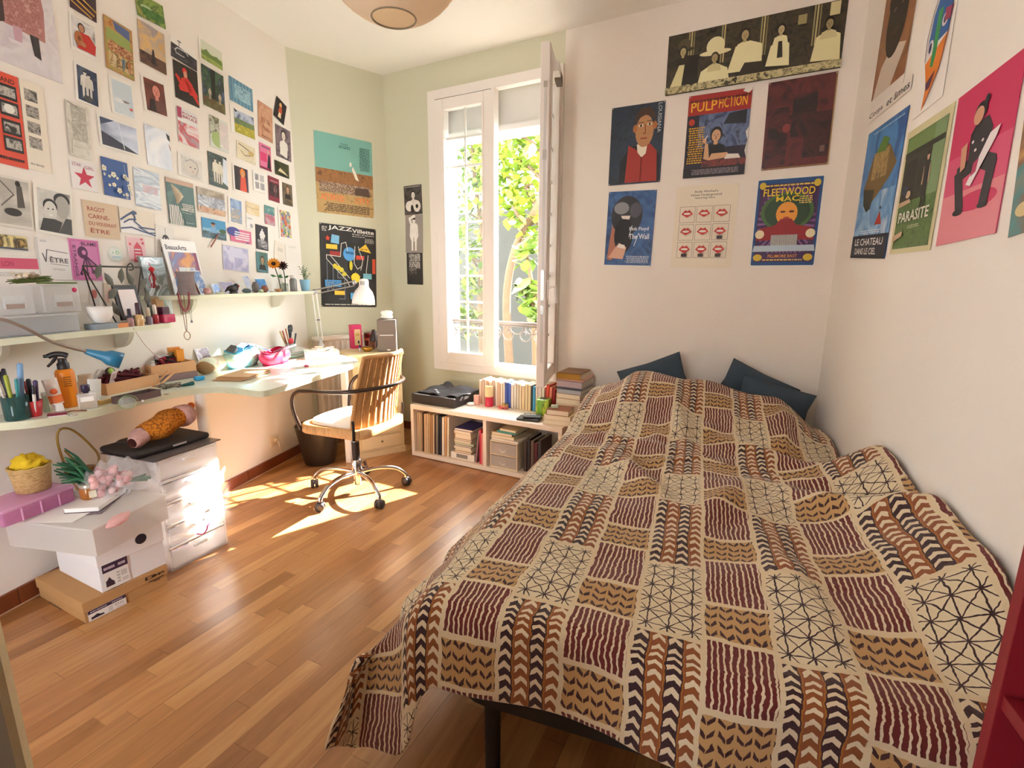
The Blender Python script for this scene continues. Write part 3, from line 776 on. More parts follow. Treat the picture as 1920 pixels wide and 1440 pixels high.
 ('L', '-150 -180 100 -50 105 147 -130 70', 'large fashion photo of a pink patterned coat walking through snow', 'd8ccd2',
  'N 0 0 1 1 8 d8d0d6,e6dfe2,c8bcc6;p b8807c .5 .35 .88 .32 .9 .6 .86 1 .54 1;N .52 .36 .86 1 60 c08a86,a86a68,d0a09a;p 4a3a3a .42 .3 .54 .36 .56 1 .4 1;p c8a0b0 .6 .22 .66 .2 .68 .36 .6 .36;p 3a3438 .76 .16 .82 .14 .82 .34 .74 .34;p e4dce0 .56 .2 .68 .2 .66 .23 .54 .23'),
 ('L', '-40 120 38 147 46 314 -34 300', 'red-orange poster page with a column of square black and white photos', 'e4553f',
  'r 0 0 1 1 e4553f;t .55 .9 .35 .05 3a2420 AND;' + ''.join('r .46 %s .92 %s 2a2624;N .5 %s .88 %s 40 2a2624,c8c2ba,6a645e;' % (y, y + .16, y + .03, y + .13) for y in (.72, .54, .34, .16)) + 'e .68 .62 .13 .05 f0ece4;k .3 .05 .9 .1 1 3a2420'),
 ('L', '40 150 82 163 92 326 47 314', 'cream poster page with four small grey photos beside the red page', 'efe5d4',
  'r 0 0 1 1 efe5d4;' + ''.join('N .15 %s .7 %s 50 5a544e,b8b0a6,8a847c,3a3632;' % (y, y + .13) for y in (.78, .6, .42, .25)) + 't .1 .05 .6 .03 3a3430 the family'),
]
for i, (wl, qd, lab, base, art) in enumerate(POSTERS):
    sheet('poster', lab, 'poster', wl, Q(qd), art, 'posters on the walls' if wl != 'L' else 'large prints on the left wall', .003 + .002 * ('slip' in lab), base,
          'efe9e0' if wl in 'GW' and i not in (2, 3, 4, 5) else None)
# --- postcards pinned over the desk
BW = '2a2826,6a6662,b8b4ae,e8e4de'
CARDS = [
 ('129 -34 179 -4 179 43 129 12', 'dark card with gold streaks, top of the left postcard column', '3a2030', 'N 0 0 1 1 20 2a1a22,4a2a3a,2a1c26;l d8a84a .06 .1 .5 .9 .2;l d8a84a .05 .2 .7 1 .4;l d8a84a .05 0 .3 .8 .05'),
 ('129 24 179 52 180 114 132 92', 'postcard of a figure in a red dress holding an instrument', 'f2ece4', 'r .05 .1 .95 .98 dcd8d6;N .05 .1 .95 .95 14 c8c4c4,e8e4e2,8a868a;h .42 .62 .24 c89070 2a1c18 b8302a;p c8322a .2 .12 .9 .12 .95 .4 .7 .62 .35 .6;e .28 .4 .16 .2 b5703f;e .3 .4 .06 .07 7a4426;e .45 .28 .1 .07 b88058'),
 ('192 28 246 58 250 153 197 125', 'ochre folk procession postcard in the second column', 'b5803f', 'N .03 .02 .97 .98 16 b88a48,9aa05c,c89a58,a86a3a;p 5a6a98 .4 .82 .9 .76 .9 .95 .3 .98;p 9aaa60 .05 .6 .9 .55 .9 .76 .1 .8;N .1 .38 .95 .56 60 b85a34,d8b080,8a3a24,c89050;N .1 .08 .95 .36 50 c8b078,d8b88a,7a6a3a,b5703f;f .3 .1 .26 c8a078 d8c8a0;f .6 .1 .26 c8a078 5a7a8a;f .8 .1 .24 c8a078 b5703f'),
 ('252 -12 305 8 307 54 255 27', 'green meadow postcard at the top of the third column', '6a8a3c', 'N 0 0 1 1 14 5a7a34,8aa04a,4a6a2c,a8a858;e .35 .5 .2 .1 b8c8a0;N .2 .15 .9 .5 50 3a6a2c,5a8a3c'),
 ('257 35 306 65 311 141 261 115', 'postcard of a golden burst over dark rocks', 'b8a08a', 'N 0 .25 1 1 8 d8a860,b8a89a,e0b878,a89a98;N 0 0 1 .3 14 3a2a28,6a4a3a,2a2024;p 2a2024 .4 .1 .6 .1 .54 .45 .48 .45'),
 ('137 115 181 134 184 205 141 185', 'white-bordered card of pale embracing figures on dark blue', 'f0ebe4', 'N .1 .04 .97 .94 12 3a4a66,2a3450,5a6478;f .42 .1 .75 e8e2da e8e2da;f .58 .1 .7 d8d2ca d8d2ca;e .5 .14 .2 .08 4a4a4a'),
 ('203 141 246 159 252 225 208 211', 'pale blue-grey card with a faint bird and a red beak', 'f2eee8', 'r .1 .04 .96 .94 c8d4dc;N .1 .04 .96 .5 6 c0ccd6,d4dce2,aebccc;e .6 .42 .2 .03 8a7a80;e .35 .4 .2 .05 e4e8ea;e .85 .26 .08 .04 c8605c'),
 ('264 137 308 159 312 217 268 210', 'dark red-brown card of a pink-faced sitter', 'efe8e0', 'N .1 .04 .96 .94 10 5a2c24,7a3a2c,3a2018;h .58 .48 .4 d88878 6a3428 6a4034;p 2a1a16 .2 .06 .5 .06 .45 .4 .3 .4'),
 ('121 185 161 202 171 301 129 290', 'long faint grey pencil sketch hanging in the left column', 'd9d4c8', 'N 0 0 1 1 20 d0cabc,dcd6ca,b8b2a4;N .2 .3 .9 .95 26 c8c2b4,a8a294,dcd6ca;l 5a544c .03 .06 .97 .5 .93;l 8a847a .02 .1 .05 .15 .3'),
 ('181 214 255 238 261 295 186 272', 'glossy wide card shading from white to dark blue', 'f2eee8', 'N .05 .06 .97 .94 5 e4e8f2,c8d0e4,8a90a8;p 3a3a48 .05 .06 .97 .06 .6 .25 .05 .5;l dce2f0 .02 .5 .9 .6 .1;p 3f4a66 .05 .94 .4 .94 .05 .7'),
 ('269 231 316 249 322 320 276 309', 'glossy white curling photo card with a bluish sheen', 'eceaf0', 'N 0 0 1 1 4 f2f2f6,dce2ee,b8c0d0,f4f4f6;p 3a3a3c .85 .95 1 .9 1 .75 .9 .8;p a8706a .9 .7 1 .6 1 .5'),  # the bluish sheen is painted into the print colours
 ('317 65 367 99 368 134 319 105', 'black and white card of an old car and a palm tree', 'f2eee8', 'p 2e2c34 .0 .0 1 0 1 .58 .7 .62 .3 .7 .02 .72;N .02 .05 .98 .5 20 2e2c34,4a4850,1e1c22;l d8d6da .03 .15 .45 .25 .6 .55 .62 .65 .5;l d8d6da .025 .15 .45 .2 .3 .5 .32;l 6a6668 .02 .3 .7 .32 .95;e .32 .95 .08 .04 6a6668'),
 ('321 110 368 135 373 205 330 181', 'postcard of a dancer all in bright red on black', '231c18', 'r 0 0 1 1 2a221c;e .45 .83 .1 .09 d8322a;e .47 .74 .08 .1 d89880;p d8322a .15 .35 .3 .62 .55 .68 .75 .55 .7 .35 .8 .2 .95 .05 .98 .12 .85 .4 .6 .3 .2 .25;l d8322a .1 .2 .55 .08 .62 .3 .38;l d8322a .1 .7 .5 .9 .3 .6 .28'),
 ('370 66 416 98 416 134 373 112', 'small green landscape postcard with a pale sky', 'f2eee6', 'r .08 .08 .98 .94 d8dcc8;N .08 .08 .98 .5 14 7a9040,a0b058,5a7434;p 6a8440 .08 .4 .3 .62 .5 .45 .75 .55 .98 .35 .98 .3 .08 .3'),
 ('376 118 416 143 423 217 381 195', 'postcard of a dark blue-green tree with pale figures', '4a5a4a', 'N 0 0 1 1 12 3a4a6a,4a6a4a,2a3a30,5a6a8a;p 22241e .4 .2 .55 .2 .6 1 .38 1;N 0 0 1 .25 20 8a7a4a,5a5a34,7a4a34;f .3 .2 .3 d8c8b0 c8b8a0;f .75 .18 .3 d8c8b0 c8b8a0'),
 ('427 139 471 169 475 212 431 186', 'blue postcard printed with dense wavy foliage', '5a8aa8', 'W 0 0 1 1 12 4a7a98,8ab8cc,3a6a88,7aa8c0;N .2 .2 .9 .8 40 5a90ac,a8ccd8,4a7a98'),
 ('481 186 509 205 511 270 485 255', 'narrow salmon-brown card with faint figures', 'c89478', 'N .03 .02 .97 .98 10 c8906f,d8a888,b87c60;N .2 .25 .8 .6 24 d8b090,a8684a,e0c0a0;k .2 .06 .8 .1 1 5a3424;k .15 .85 .85 .87 1 e8d0b8'),
 ('518 180 536 200 531 235 511 215', 'small tilted dark card with a glowing gold figure', '221a22', 'r 0 0 1 1 221a22;e .45 .75 .12 .12 e8b870;p c8502a .3 .35 .7 .4 .6 .68 .4 .68;p f0d8b8 .35 .12 .65 .15 .6 .38 .4 .38'),
 ('516 231 542 247 546 304 517 292', 'card of a figure with dark hair in a bun, in white', '5a4a50', 'N 0 0 1 1 14 5a4a54,8a7880,3a2e34;h .5 .6 .3 e8d8c8 2a2024 e8e0d8;p ece4da .2 .1 .7 .05 .75 .5 .5 .6 .25 .5'),
 ('330 197 368 217 373 280 334 266', 'white and red exhibition card with a dark red heading', 'ece8e6', 'r 0 0 1 1 e6e4e4;N 0 0 1 .6 8 d85a60,e8e0e0,c83a48,a8a4a8;t .25 .85 .7 .06 a82a4a ROAD;t .25 .74 .72 .1 a82a4a BRULÉ;r 0 .7 .2 1 a83a5a'),
 ('391 214 425 231 428 288 394 274', 'postcard of white blossoms and brown pods over a green bowl', 'd8dcd0', 'r 0 0 1 1 dce0d8;N 0 .4 .5 1 16 6a4a2c,c8ccb8,4a3420,a8b088;e .4 .3 .35 .25 a8bc78;N .5 .1 1 .9 10 f0ece8,d8d0cc,e8d8d8'),
 ('428 196 475 215 478 268 434 245', 'postcard of a yellow field under blue hills', 'f2eee8', 'N .14 .55 .98 .9 8 6a7aa8,c8d0e0,5a6a90;N .14 .06 .98 .45 20 c8b83a,a8a030,d8cc5a;N .14 .4 .98 .6 16 5a7a4a,7a8a5a,4a6a6a;p 3a3a40 .14 .94 .3 .86 .2 .8'),
 ('331 284 378 301 380 343 334 327', 'pale pencil drawing card of a face', 'ebe6df', 'N .12 .06 .96 .92 10 e4dfd8,d8d2ca,b8b2aa;e .55 .5 .28 .3 d8cfc4;l 8a8480 .02 .3 .7 .5 .85 .75 .75 .8 .5 .7 .2;e .48 .5 .04 .03 6a6460;e .66 .5 .04 .03 6a6460;e .56 .32 .06 .02 b88a80'),
 ('387 283 424 296 426 357 393 345', 'postcard of two white figures in a dark forest', '3a4438', 'N 0 0 1 1 10 2a342c,4a5a4a,1e2620;p dce4f0 .7 .2 1 .1 1 .9 .8 .95;f .35 .1 .75 e8dcc8 e8e0d0;f .58 .08 .75 e8dcc8 e0d8c8'),
 ('442 261 477 280 478 309 444 296', 'cream sketch card of a reclining hand', 'e8dcc0', 'N 0 0 1 1 8 e8dcc0,dccfae,efe5cf;l 3a3024 .03 .1 .85 .9 .6;l 8a7448 .03 .2 .5 .4 .3 .7 .4 .85 .65;e .75 .55 .15 .15 c8a868'),
 ('484 266 506 276 508 324 488 313', 'pink card with a dark standing figure and blue heading', 'd85a88', 'r 0 0 1 1 e0789c;r .05 .3 .6 .65 d83a70;k .15 .85 .9 .93 1 2a2a6a;p 2a1c24 .6 .1 .95 .05 .9 .6 .75 .68;e .75 .74 .1 .07 d8a890;r .0 .0 1 .08 8a1f44'),
 ('513 298 540 311 542 337 516 325', 'small dark green card of a pale reclining figure', '2a301e', 'N 0 0 1 1 12 2a301e,4a4a24,1c2014;p e0d0a8 .2 .3 .5 .25 .9 .15 .7 .35 .35 .55'),
 ('433 304 464 317 466 365 438 357', 'card of a red-robed figure with orange hair', 'f0eae2', 'r .1 .06 .96 .94 3a2422;r .1 .06 .35 .94 2a1a1c;p e0553a .4 .06 .85 .06 .8 .6 .7 .7 .5 .66;e .62 .75 .17 .16 e8842a;e .62 .7 .11 .13 d89860;r .88 .06 .96 .94 5a4a6a'),
 ('472 318 495 327 497 364 475 357', 'white card with four small grey portraits in a square', 'f0ece6', 'N .15 .56 .45 .88 30 8a868a,c8c4c4;N .55 .56 .9 .88 30 a8a4a6,d0cccc;N .15 .15 .45 .48 30 7a767a,b8b4b4;N .55 .15 .9 .48 30 8a868a,c0bcbc'),
 ('501 328 521 337 524 382 504 374', 'crimson card of a dark photographed figure', '7a2434', 'r 0 0 1 1 8a2c3c;N .05 .2 .95 .75 12 2a1c22,4a2a30,1e161a;f .6 .15 .55 b8908a 6a4a50;k .15 .8 .85 .86 1 d8a0a8'),
 ('528 342 545 347 549 390 531 381', 'dark portrait card of a sitter in black by the corner', '5a5040', 'N 0 0 1 1 10 5a5242,7a6a54,3a342a;h .5 .58 .32 c8a080 5a3a24 1e1a18'),
 ('308 332 360 344 368 428 317 417', 'large green exhibition card with a pale striped skirt and white text', '4a6a62', 'N 0 0 1 1 6 4a6a62,3a5650,5a7a70;r 0 .9 1 1 c8a890;p e0cdb0 .15 .88 .4 .8 .55 .7 .3 .5 .35 .45 .6 .66;W .02 0 .55 .42 10 e4ded2,5a5a54 3 1;p 4a6a62 .5 0 .56 0 .35 .45 .56 .42;k .5 .38 .95 .5 3 f0ece4;t .45 .33 .5 .05 f0ece4 VERMEULEN;k .5 .28 .85 .3 1 d8e0da;k .6 .06 .9 .08 1 d8e0da'),
 ('367 349 419 364 422 407 371 395', 'postcard of a crowded grey-white shoreline', '8a8078', 'N 0 .6 1 1 10 9a8a78,b8a890,7a6a5c;N 0 .2 1 .7 14 e0e4ea,8a8a98,c8ccd4,5a5660;N 0 0 1 .25 22 b87a54,d8b898,7a5a44'),
 ('425 366 452 377 454 424 429 418', 'white-bordered card of a blue harbour scene', 'f2eee8', 'N .14 .06 .96 .95 8 7a9ac8,a8bcd8,5a7ab0;N .14 .06 .96 .6 14 e4e6ea,b8a890,8aa0c0,d8d4cc'),
 ('460 377 485 385 485 406 461 399', 'small cream landscape sketch card', 'ecd8b4', 'N 0 0 1 1 8 ecd8b4,e0c898,f0e2c8;l a88a54 .02 .05 .6 .5 .5 .95 .62'),
 ('494 383 513 390 515 425 497 419', 'small teal and pink postcard near the corner', '7aa8a0', 'N 0 .5 1 1 8 7ab0ac,5a8a8a,9ac0b8;N 0 0 1 .55 14 d87a8a,b8a8b0,c85a6a,7a8a9a'),
 ('519 389 544 395 547 451 524 446', 'white-bordered card crowded with bright coloured shapes', 'f0ece6', 'V .1 .06 .94 .94 60 e0a83a,d85a3a,5a8ac0,e8d8a0,6a9a4a,d8a0b0'),
 ('377 406 421 417 424 451 379 445', 'photo card of a child against a blue sky', '4a8ab8', 'r 0 .35 1 1 4a98c8;r 0 .3 1 .5 8ab8d0;N .0 0 1 .35 14 3a4a4a,5a7a8a,2a3a3a;e .85 .45 .15 .12 3a5a3a;e .45 .72 .09 .1 c89a80;p 7aa8d0 .3 .3 .6 .3 .55 .62 .35 .6;e .45 .78 .09 .06 3a2a20'),
 ('461 404 475 408 474 430 461 428', 'tiny white card with a small grey stamp', 'eeeae6', 'N .5 .12 .85 .42 40 8a868a,c8c4c4;k .1 .75 .8 .9 2 a8a4a4'),
 ('430 426 470 436 470 457 432 453', 'pink and blue slogan card with white lettering', 'd86a90', 'r 0 0 1 1 dc7094;e .15 .75 .3 .35 4a4a98;k .15 .15 .9 .85 4 f6f0f0;p 4a4a98 .7 0 .9 .2 .8 0'),
 ('478 420 501 426 502 471 480 466', 'black and white poster card of a pale nude torso', '2e2a30', 'r 0 0 1 1 2e2a30;f .5 .1 .8 e8e4e2 e8e4e2;e .5 .6 .25 .1 e8e4e2;N .1 .05 .9 .4 20 2e2a30,8a868a,e0dcda'),
 ('515 451 533 458 532 492 512 484', 'blank cream paper slip curling beside the sunflower', 'ece2d4', 'k .3 .5 .8 .7 3 b8b0a4'),
 ('533 458 559 459 560 491 536 491', 'white paper slip at the wall corner above the plant pot', 'f0eae2', 'k .2 .8 .8 .9 2 d8d0c6'),
 ('287 418 325 430 327 486 294 478', 'pale card with a dark ink octopus', 'e9e4dd', 'l 6a6462 .02 .5 .95 .52 .75;e .52 .6 .17 .13 3e3a3c;e .45 .6 .03 .025 e9e4dd;e .6 .6 .03 .025 e9e4dd;' + ''.join('l 3e3a3c .035 %s .5 %s .3 %s .15;' % (.42 + .05 * i, .3 + .1 * i, .28 + .11 * i) for i in range(5))),
 ('416 458 466 468 464 508 418 508', 'pale lilac abstract print just above the upper shelf', 'c8c4dc', 'N .03 .03 .97 .97 9 c4c4e0,dcd8ea,a8a8d0,d8c8dc;r .3 .55 .75 .95 d4d2e8'),
 ('479 471 501 475 502 512 481 510', 'teal and brown portrait card behind the sunflower', '5a7a7a', 'N 0 0 1 1 8 5a8a98,4a6a5a,7a9a90;h .5 .45 .35 b89068 3a2c22 2a2420'),
 ('129 299 178 311 181 360 134 352', 'white card with a big red star headed STAR GIRL', 'ece6e6', 's .52 .45 .42 c8284a;t .08 .82 .35 .12 b87a8a STAR;t .55 .78 .38 .12 b87a8a GIRL'),
 ('188 293 236 306 244 375 194 365', 'deep blue card scattered with cream blossoms', '3a5a98', 'r 0 0 1 1 3a5a98;F 16 e8e4d0 b89a5a;l 8a9a9a .02 .7 .9 .75 .5 .9 .1'),
 ('247 311 296 327 302 396 255 385', 'glossy pale blue-grey card of a misty water scene', 'c8d0d8', 'N 0 0 1 1 6 c8d4de,a8b4c4,e8ecf0,9aa4b8 1 3;N .3 .4 .9 .6 8 d8d4dc,c8a8b0,c0ccd8'),
 ('-30 322 55 338 59 430 -24 420', 'black and white photo of a figure by a bathtub at the left edge', 'e4ded4', 'N .0 .05 .97 .95 5 d8d2c8,b8b2a8,e4ded4;e .72 .88 .06 .06 2a2624;p 5a544e .66 .4 .84 .42 .8 .85 .68 .82;e .55 .3 .2 .08 3a3632;l 6a645e .03 .3 .9 .6 .65 .3 .4'),
 ('58 341 133 362 136 447 68 435', 'black and white photo of a smiling couple, cheek to cheek', 'f0ebe2', 'N .08 .06 .96 .93 8 b8b4ac,d8d4cc,8a867e;e .72 .78 .22 .14 2a2826;e .72 .62 .2 .24 b0aca4;e .4 .6 .19 .15 2a2826;e .4 .5 .17 .2 dcd8d0;p 3a3836 .1 .06 .6 .06 .7 .3 .5 .34 .2 .32;p 4a4846 .6 .06 .96 .06 .96 .4 .8 .4;e .34 .53 .025 .015 2a2826;e .46 .54 .025 .015 2a2826;p f4f2ee .33 .42 .47 .43 .4 .38'),
 ('152 374 219 385 223 449 160 444', 'brown paper card with red hand lettering ending in ÊTRE', 'd9bfa0', 't .12 .72 .5 .12 a8503a RAGOT;t .12 .52 .62 .12 a8503a CARNE-;t .12 .33 .8 .1 a8503a DU VOUDRAIT;t .14 .12 .55 .14 a8503a ÊTRE'),
 ('221 386 285 400 290 444 226 435', 'card of curling blue and white waves on cream', 'e8dccb', 'p eeeaea 0 0 1 0 1 .25 .7 .3 .5 .5 .3 .6 .1 .5 0 .6;l 4a5a7a .05 .02 .5 .2 .7 .35 .85 .42 .7 .4 .5;l 4a5a7a .04 .1 .4 .25 .55 .45 .6;l 4a5a7a .04 0 .15 .3 .25 .6 .15 1 .05;l 4a5a7a .04 .4 .5 .6 .3 .98 .3;l 4a5a7a .03 .5 .3 .8 .12 1 .15;e .4 .85 .08 .08 4a5a7a'),
 ('-25 437 48 444 51 471 -22 463', 'strip photo of golden café lights at the left edge', '8a6a3c', 'N 0 0 1 1 12 6a4424,d8b060,3a2414,f0dc98,a87434;r 0 0 1 .14 5a5a68'),
 ('62 444 127 452 134 526 74 521', 'white booklet titled VÊTRE in black capitals', 'efe9e6', 'r .0 .0 .06 1 d8d2d0;l 5a5560 .03 .16 .62 .24 .42 .3 .72;l 5a5560 .02 .3 .72 .92 .68;t .36 .42 .56 .15 5a5560 ÊTRE;l 5a5560 .012 .36 .38 .92 .36;k .1 .9 .3 .95 2 a8a2a0;k .4 .22 .8 .28 3 b8b2b0'),
 ('-30 478 69 478 73 532 -25 540', 'white leaflet with a pink band lettered LON at the left edge', 'ece4de', 'r 0 .55 1 .9 d85a78;t .3 .63 .22 .17 b03a5a LON;k .1 .3 .8 .45 3 c8c0ba'),
 ('125 447 182 451 191 527 135 524', 'pink linocut print reading ETRANGE BLAME around a jellyfish shape', 'd880b4', 'r .05 .03 .96 .97 c85a9c;r .08 .05 .93 .95 d880b4;e .42 .68 .17 .15 5a2050;e .46 .68 .07 .06 d880b4;' + ''.join('l 5a2050 .05 .5 .6 %s %s;e %s %s .05 .045 5a2050;' % (.3 + .2 * i, .18 + .1 * max(0, i - 1.5), .3 + .2 * i, .16 + .1 * max(0, i - 1.5)) for i in range(4)) + 't .4 .85 .5 .09 5a2050 BLAME;T .1 .08 .1 .75 5a2050 ETRANGE'),
 ('234 442 269 445 276 492 242 491', 'white card with a red arched tower drawing', 'f0dcdc', 'r .04 .04 .96 .96 ecc0c4;p d84a5c .25 0 .8 0 .75 .6 .55 .8 .35 .6;' + ''.join('r .35 %s .7 %s f0dcdc;' % (.08 + .13 * i, .13 + .13 * i) for i in range(4)) + 'e .15 .7 .06 .05 d84a5c;e .85 .75 .07 .05 d84a5c;e .8 .9 .06 .04 d84a5c'),
 ('166 536 184 540 186 572 169 570', 'small white card with a coral circle behind the shelf boxes', 'ece0da', 'e .45 .6 .3 .25 d87a70'),
 ('192 530 222 534 226 585 196 582', 'brown paper card with pink arches on the wall above the bowl', 'd8c4b0', 'e .5 .5 .35 .35 d89a94;e .5 .45 .22 .25 d8c4b0;r .1 .02 .9 .3 d8c4b0'),
]
for qd, lab, base, art in CARDS:
    nm = 'photo_print' if 'photo' in lab and 'card' not in lab else ('booklet' if 'booklet' in lab else 'postcard')
    sheet(nm, lab, 'postcard' if nm == 'postcard' else ('photograph' if nm == 'photo_print' else 'booklet'), 'L', Q(qd), art, 'postcards above the desk', .004 + .0003 * (hash_(lab) % 5), base)
p = onwall('L', 392, 463)
q2 = onwall('L', 407, 438)
tag(MB().tube([(0, 0, 0), (q2 - p) * .8, q2 - p], [.004, .004, .0015], M('a86a5a', .5), n=7).obj('pencil', loc=p + NL * .012), 'brown pencil stuck slantwise on the wall over the sky photo card', 'pencil')
# round sticker
p = onwall('L', 216, 477)
mb = MB().lathe([(.034, -.001), (.034, 0), (0, .0002)], M('e9ede6', .3), n=32)
draw(mb, 'e .6 .62 .12 .12 7ab07a;e .6 .62 .08 .08 cfe0cf;e .3 .6 .03 .08 8ac0a0;k .2 .25 .8 .4 2 9ac0d8', .068, .068, .0006, 4)
Xm = Matrix.Identity(4)
for i in range(3):
    Xm[i][0] = DL[i]; Xm[i][2] = NL[i]; Xm[i][1] = (0, 0, 1)[i]
Xm.translation = p + NL * .004
tag(mb.obj('round_sticker', mw=Xm), 'round pale green sticker on the wall beside the pink linocut', 'sticker')
# ------------------------------------------------------------------ desk, shelves, what stands on them
DZ = 0.74
TOP = M('dde3d2', 0.3, coat=.2); EDGE = M('cfcdb0', 0.5, noise=.12, nscale=30)
def slab(mb, poly, z0, z1, mt, me):
    n = len(poly)
    vs = [Vector((p.x, p.y, z0)) for p in poly] + [Vector((p.x, p.y, z1)) for p in poly]
    mb.add(vs, [list(range(n, 2 * n))], mt); mb.add(vs, [list(range(n))[::-1]], mt)
    mb.add(vs, [(i, (i + 1) % n, n + (i + 1) % n, n + i) for i in range(n)], me, True)
fr = [at(x, y, DZ) for x, y in ((-70, 798), (0, 793), (60, 788), (120, 779), (180, 768), (250, 750), (320, 736), (360, 729), (392, 726), (420, 726), (450, 729), (480, 733), (500, 732), (525, 725), (560, 714), (600, 702), (640, 690), (662, 682), (671, 677), (668, 672))]
front = smooth_path(fr, 4)
outline = [lw(-.06, .012), lw(-2.3, .012), lw(-2.3, .05)] + [p for p in front if (p - T).dot(NL) > .02] + [lw(-.2, .3)]
desk = thing('desk', 'long pale green wavy-edged desk top running along the left wall', 'desk', lw(-1.2, .3))
D0 = desk.location.copy()
mb = MB(); mb.M = Matrix.Translation(-D0)
slab(mb, outline[::-1], DZ - .028, DZ, TOP, EDGE)
mb.obj('desk_top', desk)
for px, py, w_ in ((656, 866, .036), (399, 745, .05)):
    p = at(px, py, 0)
    mb = MB(); mb.M = Matrix.Translation(-D0)
    if w_ < .05:
        mb.box((p.x, p.y, (DZ - .028) / 2), (w_, w_, DZ - .028), WHITE_METAL, ang(DL))
    else:
        p = lw(-1.29, .28)
        mb.lathe([(.025, 0), (.025, DZ - .028)], WHITE_METAL, (p.x, p.y, 0), 16)
    mb.obj('leg', desk)
for s in (-.5,):
    mb = MB(); mb.M = Matrix.Translation(-D0)
    p = lw(s, .0); Q_ = m4(DL, NL, p)
    mb.M = Matrix.Translation(-D0) @ Q_
    mb.box((0, -.084, DZ - .045), (.03, .16, .032), WHITE_METAL); mb.box((0, -.016, DZ - .142), (.03, .024, .16), WHITE_METAL)
    mb.obj('bracket', desk)
S1Z, S2Z = 1.031, 1.15
def wall_shelf(label, fpx, z, th, s_end, brs):
    pts = [at(x, y, z) for x, y in fpx]
    return pts
SHELF_EDGE = M('d9d9c0', .5)
def mk_shelf(label, front, z, th, brackets):
    sh = thing('wall_shelf', label, 'shelf', front[0].copy())
    o = front[0].copy()
    mb = MB(); mb.M = Matrix.Translation(-o)
    a = front[0]; b = front[-1]
    sa, sb = (a - T).dot(DL), (b - T).dot(DL)
    poly = [lw(sb, .006), lw(sa, .006)] + front
    slab(mb, poly[::-1], z - th, z, TOP, SHELF_EDGE)
    mb.obj('board', sh)
    for s in brackets:
        mb = MB(); mb.M = Matrix.Translation(-o) @ m4(DL, NL, lw(s, .004))
        # quarter-round bracket
        prof = [(0, 0)] + [(-.085 * math.cos(t), -.085 * math.sin(t)) for t in [PI / 2 * k / 8 for k in range(9)]]
        vs = [(x, y, z - th + zz) for x in (-.012, .012) for (y, zz) in prof]
        k = len(prof)
        mb.add(vs, [list(range(k)), list(range(k, 2 * k))[::-1]] + [(i, k + i, k + (i + 1) % k, (i + 1) % k) for i in range(k)], M('cfc8ba', .6))
        mb.obj('bracket', sh)
    return sh
mk_shelf('lower pale wall shelf over the left end of the desk', [lw(-2.3, .19), lw(-1.6, .195), lw(-1.335, .2), lw(-1.305, .185), lw(-1.3, .1)], S1Z, .022, (-1.9, -1.42))
mk_shelf('upper pale wall shelf running to the corner under the postcards', [lw(-1.28, .1), lw(-1.27, .14), lw(-1.22, .155), lw(-1.05, .17), lw(-.6, .19), lw(-.2, .2), lw(-.165, .19), lw(-.15, .15)], S2Z, .018, (-1.05, -.35))
def W2(s, off, z):
    return lw(s, off, z)
def onshelf(px, off, z):
    """a point at height z, off the left wall, in the photo's column px"""
    a = lw(0, off); b = lw(-1, off)
    n = Vector((b.y - a.y, a.x - b.x, 0))
    lo, hi = 0, 1440
    for _ in range(40):
        mid = (lo + hi) / 2
        p = atv(px, mid, a, b)
        if p.z > z: lo = mid
        else: hi = mid
    p = atv(px, (lo + hi) / 2, a, b); p.z = z
    return p
AL = ang(DL)
def solo(name, label, cat, mb, loc, rz=0.0, group=None):
    return tag(mb.obj(name, loc=loc, rz=rz), label, cat, group)
def bottle(label, loc, r, h, body, cap, ch=.4, cap_r=.6, group=None, name='nail_polish_bottle', cat='bottle'):
    t = thing(name, label, cat, loc, 0, group)
    bh = h * (1 - ch)
    MB().lathe([(r * .9, 0), (r, .004), (r, bh * .85), (r * .5, bh)], body, n=16).obj('body', t)
    MB().lathe([(r * cap_r, bh), (r * cap_r * .9, h - .003), (r * cap_r * .6, h)], cap, n=14).obj('cap', t)
    return t
# --- lower shelf
FROST = glassy('fbfafa', .35, .62)
def frost_drawer(label, px, w_, h_, dep, z, off, name='storage_case'):
    p = onshelf(px, off, z)
    t = thing(name, label, 'storage box', p, AL)
    mb = MB()
    mb.box((0, dep / 2, h_ / 2), (w_, dep, h_), FROST, bev=.006); mb.obj('body', t)
    mb = MB(); mb.box((0, -.003, h_ * .42), (w_ * .5, .006, h_ * .42), glassy('f4f4f4', .3, .85)); mb.box((0, -.0065, h_ * .3), (w_ * .42, .003, h_ * .16), M('b09a90', .6)); mb.obj('label_holder', t)
    return t, w_, h_, dep
frost_drawer('frosted plastic drawer box at the left edge of the lower shelf', 30, .135, .105, .09, S1Z + .07, .1)
t, *_ = frost_drawer('frosted plastic drawer box with a pink dot on the lower shelf', 122, .135, .105, .09, S1Z + .07, .1)
mb = MB(); mb.lathe([(.009, 0), (.009, .001), (0, .0012)], M('d8286a', .5), n=16)
d_ = mb.obj('pink_dot', t, loc=(.045, -.0045, .085)); d_.rotation_euler = (PI / 2, 0, 0); d_['label'] = 'magenta dot sticker'
p = onshelf(85, .188, S1Z)
t = thing('storage_box', 'long clear plastic box below the two frosted drawers', 'storage box', p, AL)
mb = MB(); mb.box((-.01, .085, .034), (.29, .15, .068), glassy('e6ebee', .2, .6), bev=.006); mb.obj('body', t)
mb = MB(); mb.box((0, .085, .018), (.25, .12, .02), M('c8b4b8', .7)); mb.box((.05, .06, .02), (.08, .05, .026), M('8aa0b0', .7)); mb.box((-.07, .06, .022), (.07, .05, .024), M('c87a84', .7)); mb.obj('contents', t)
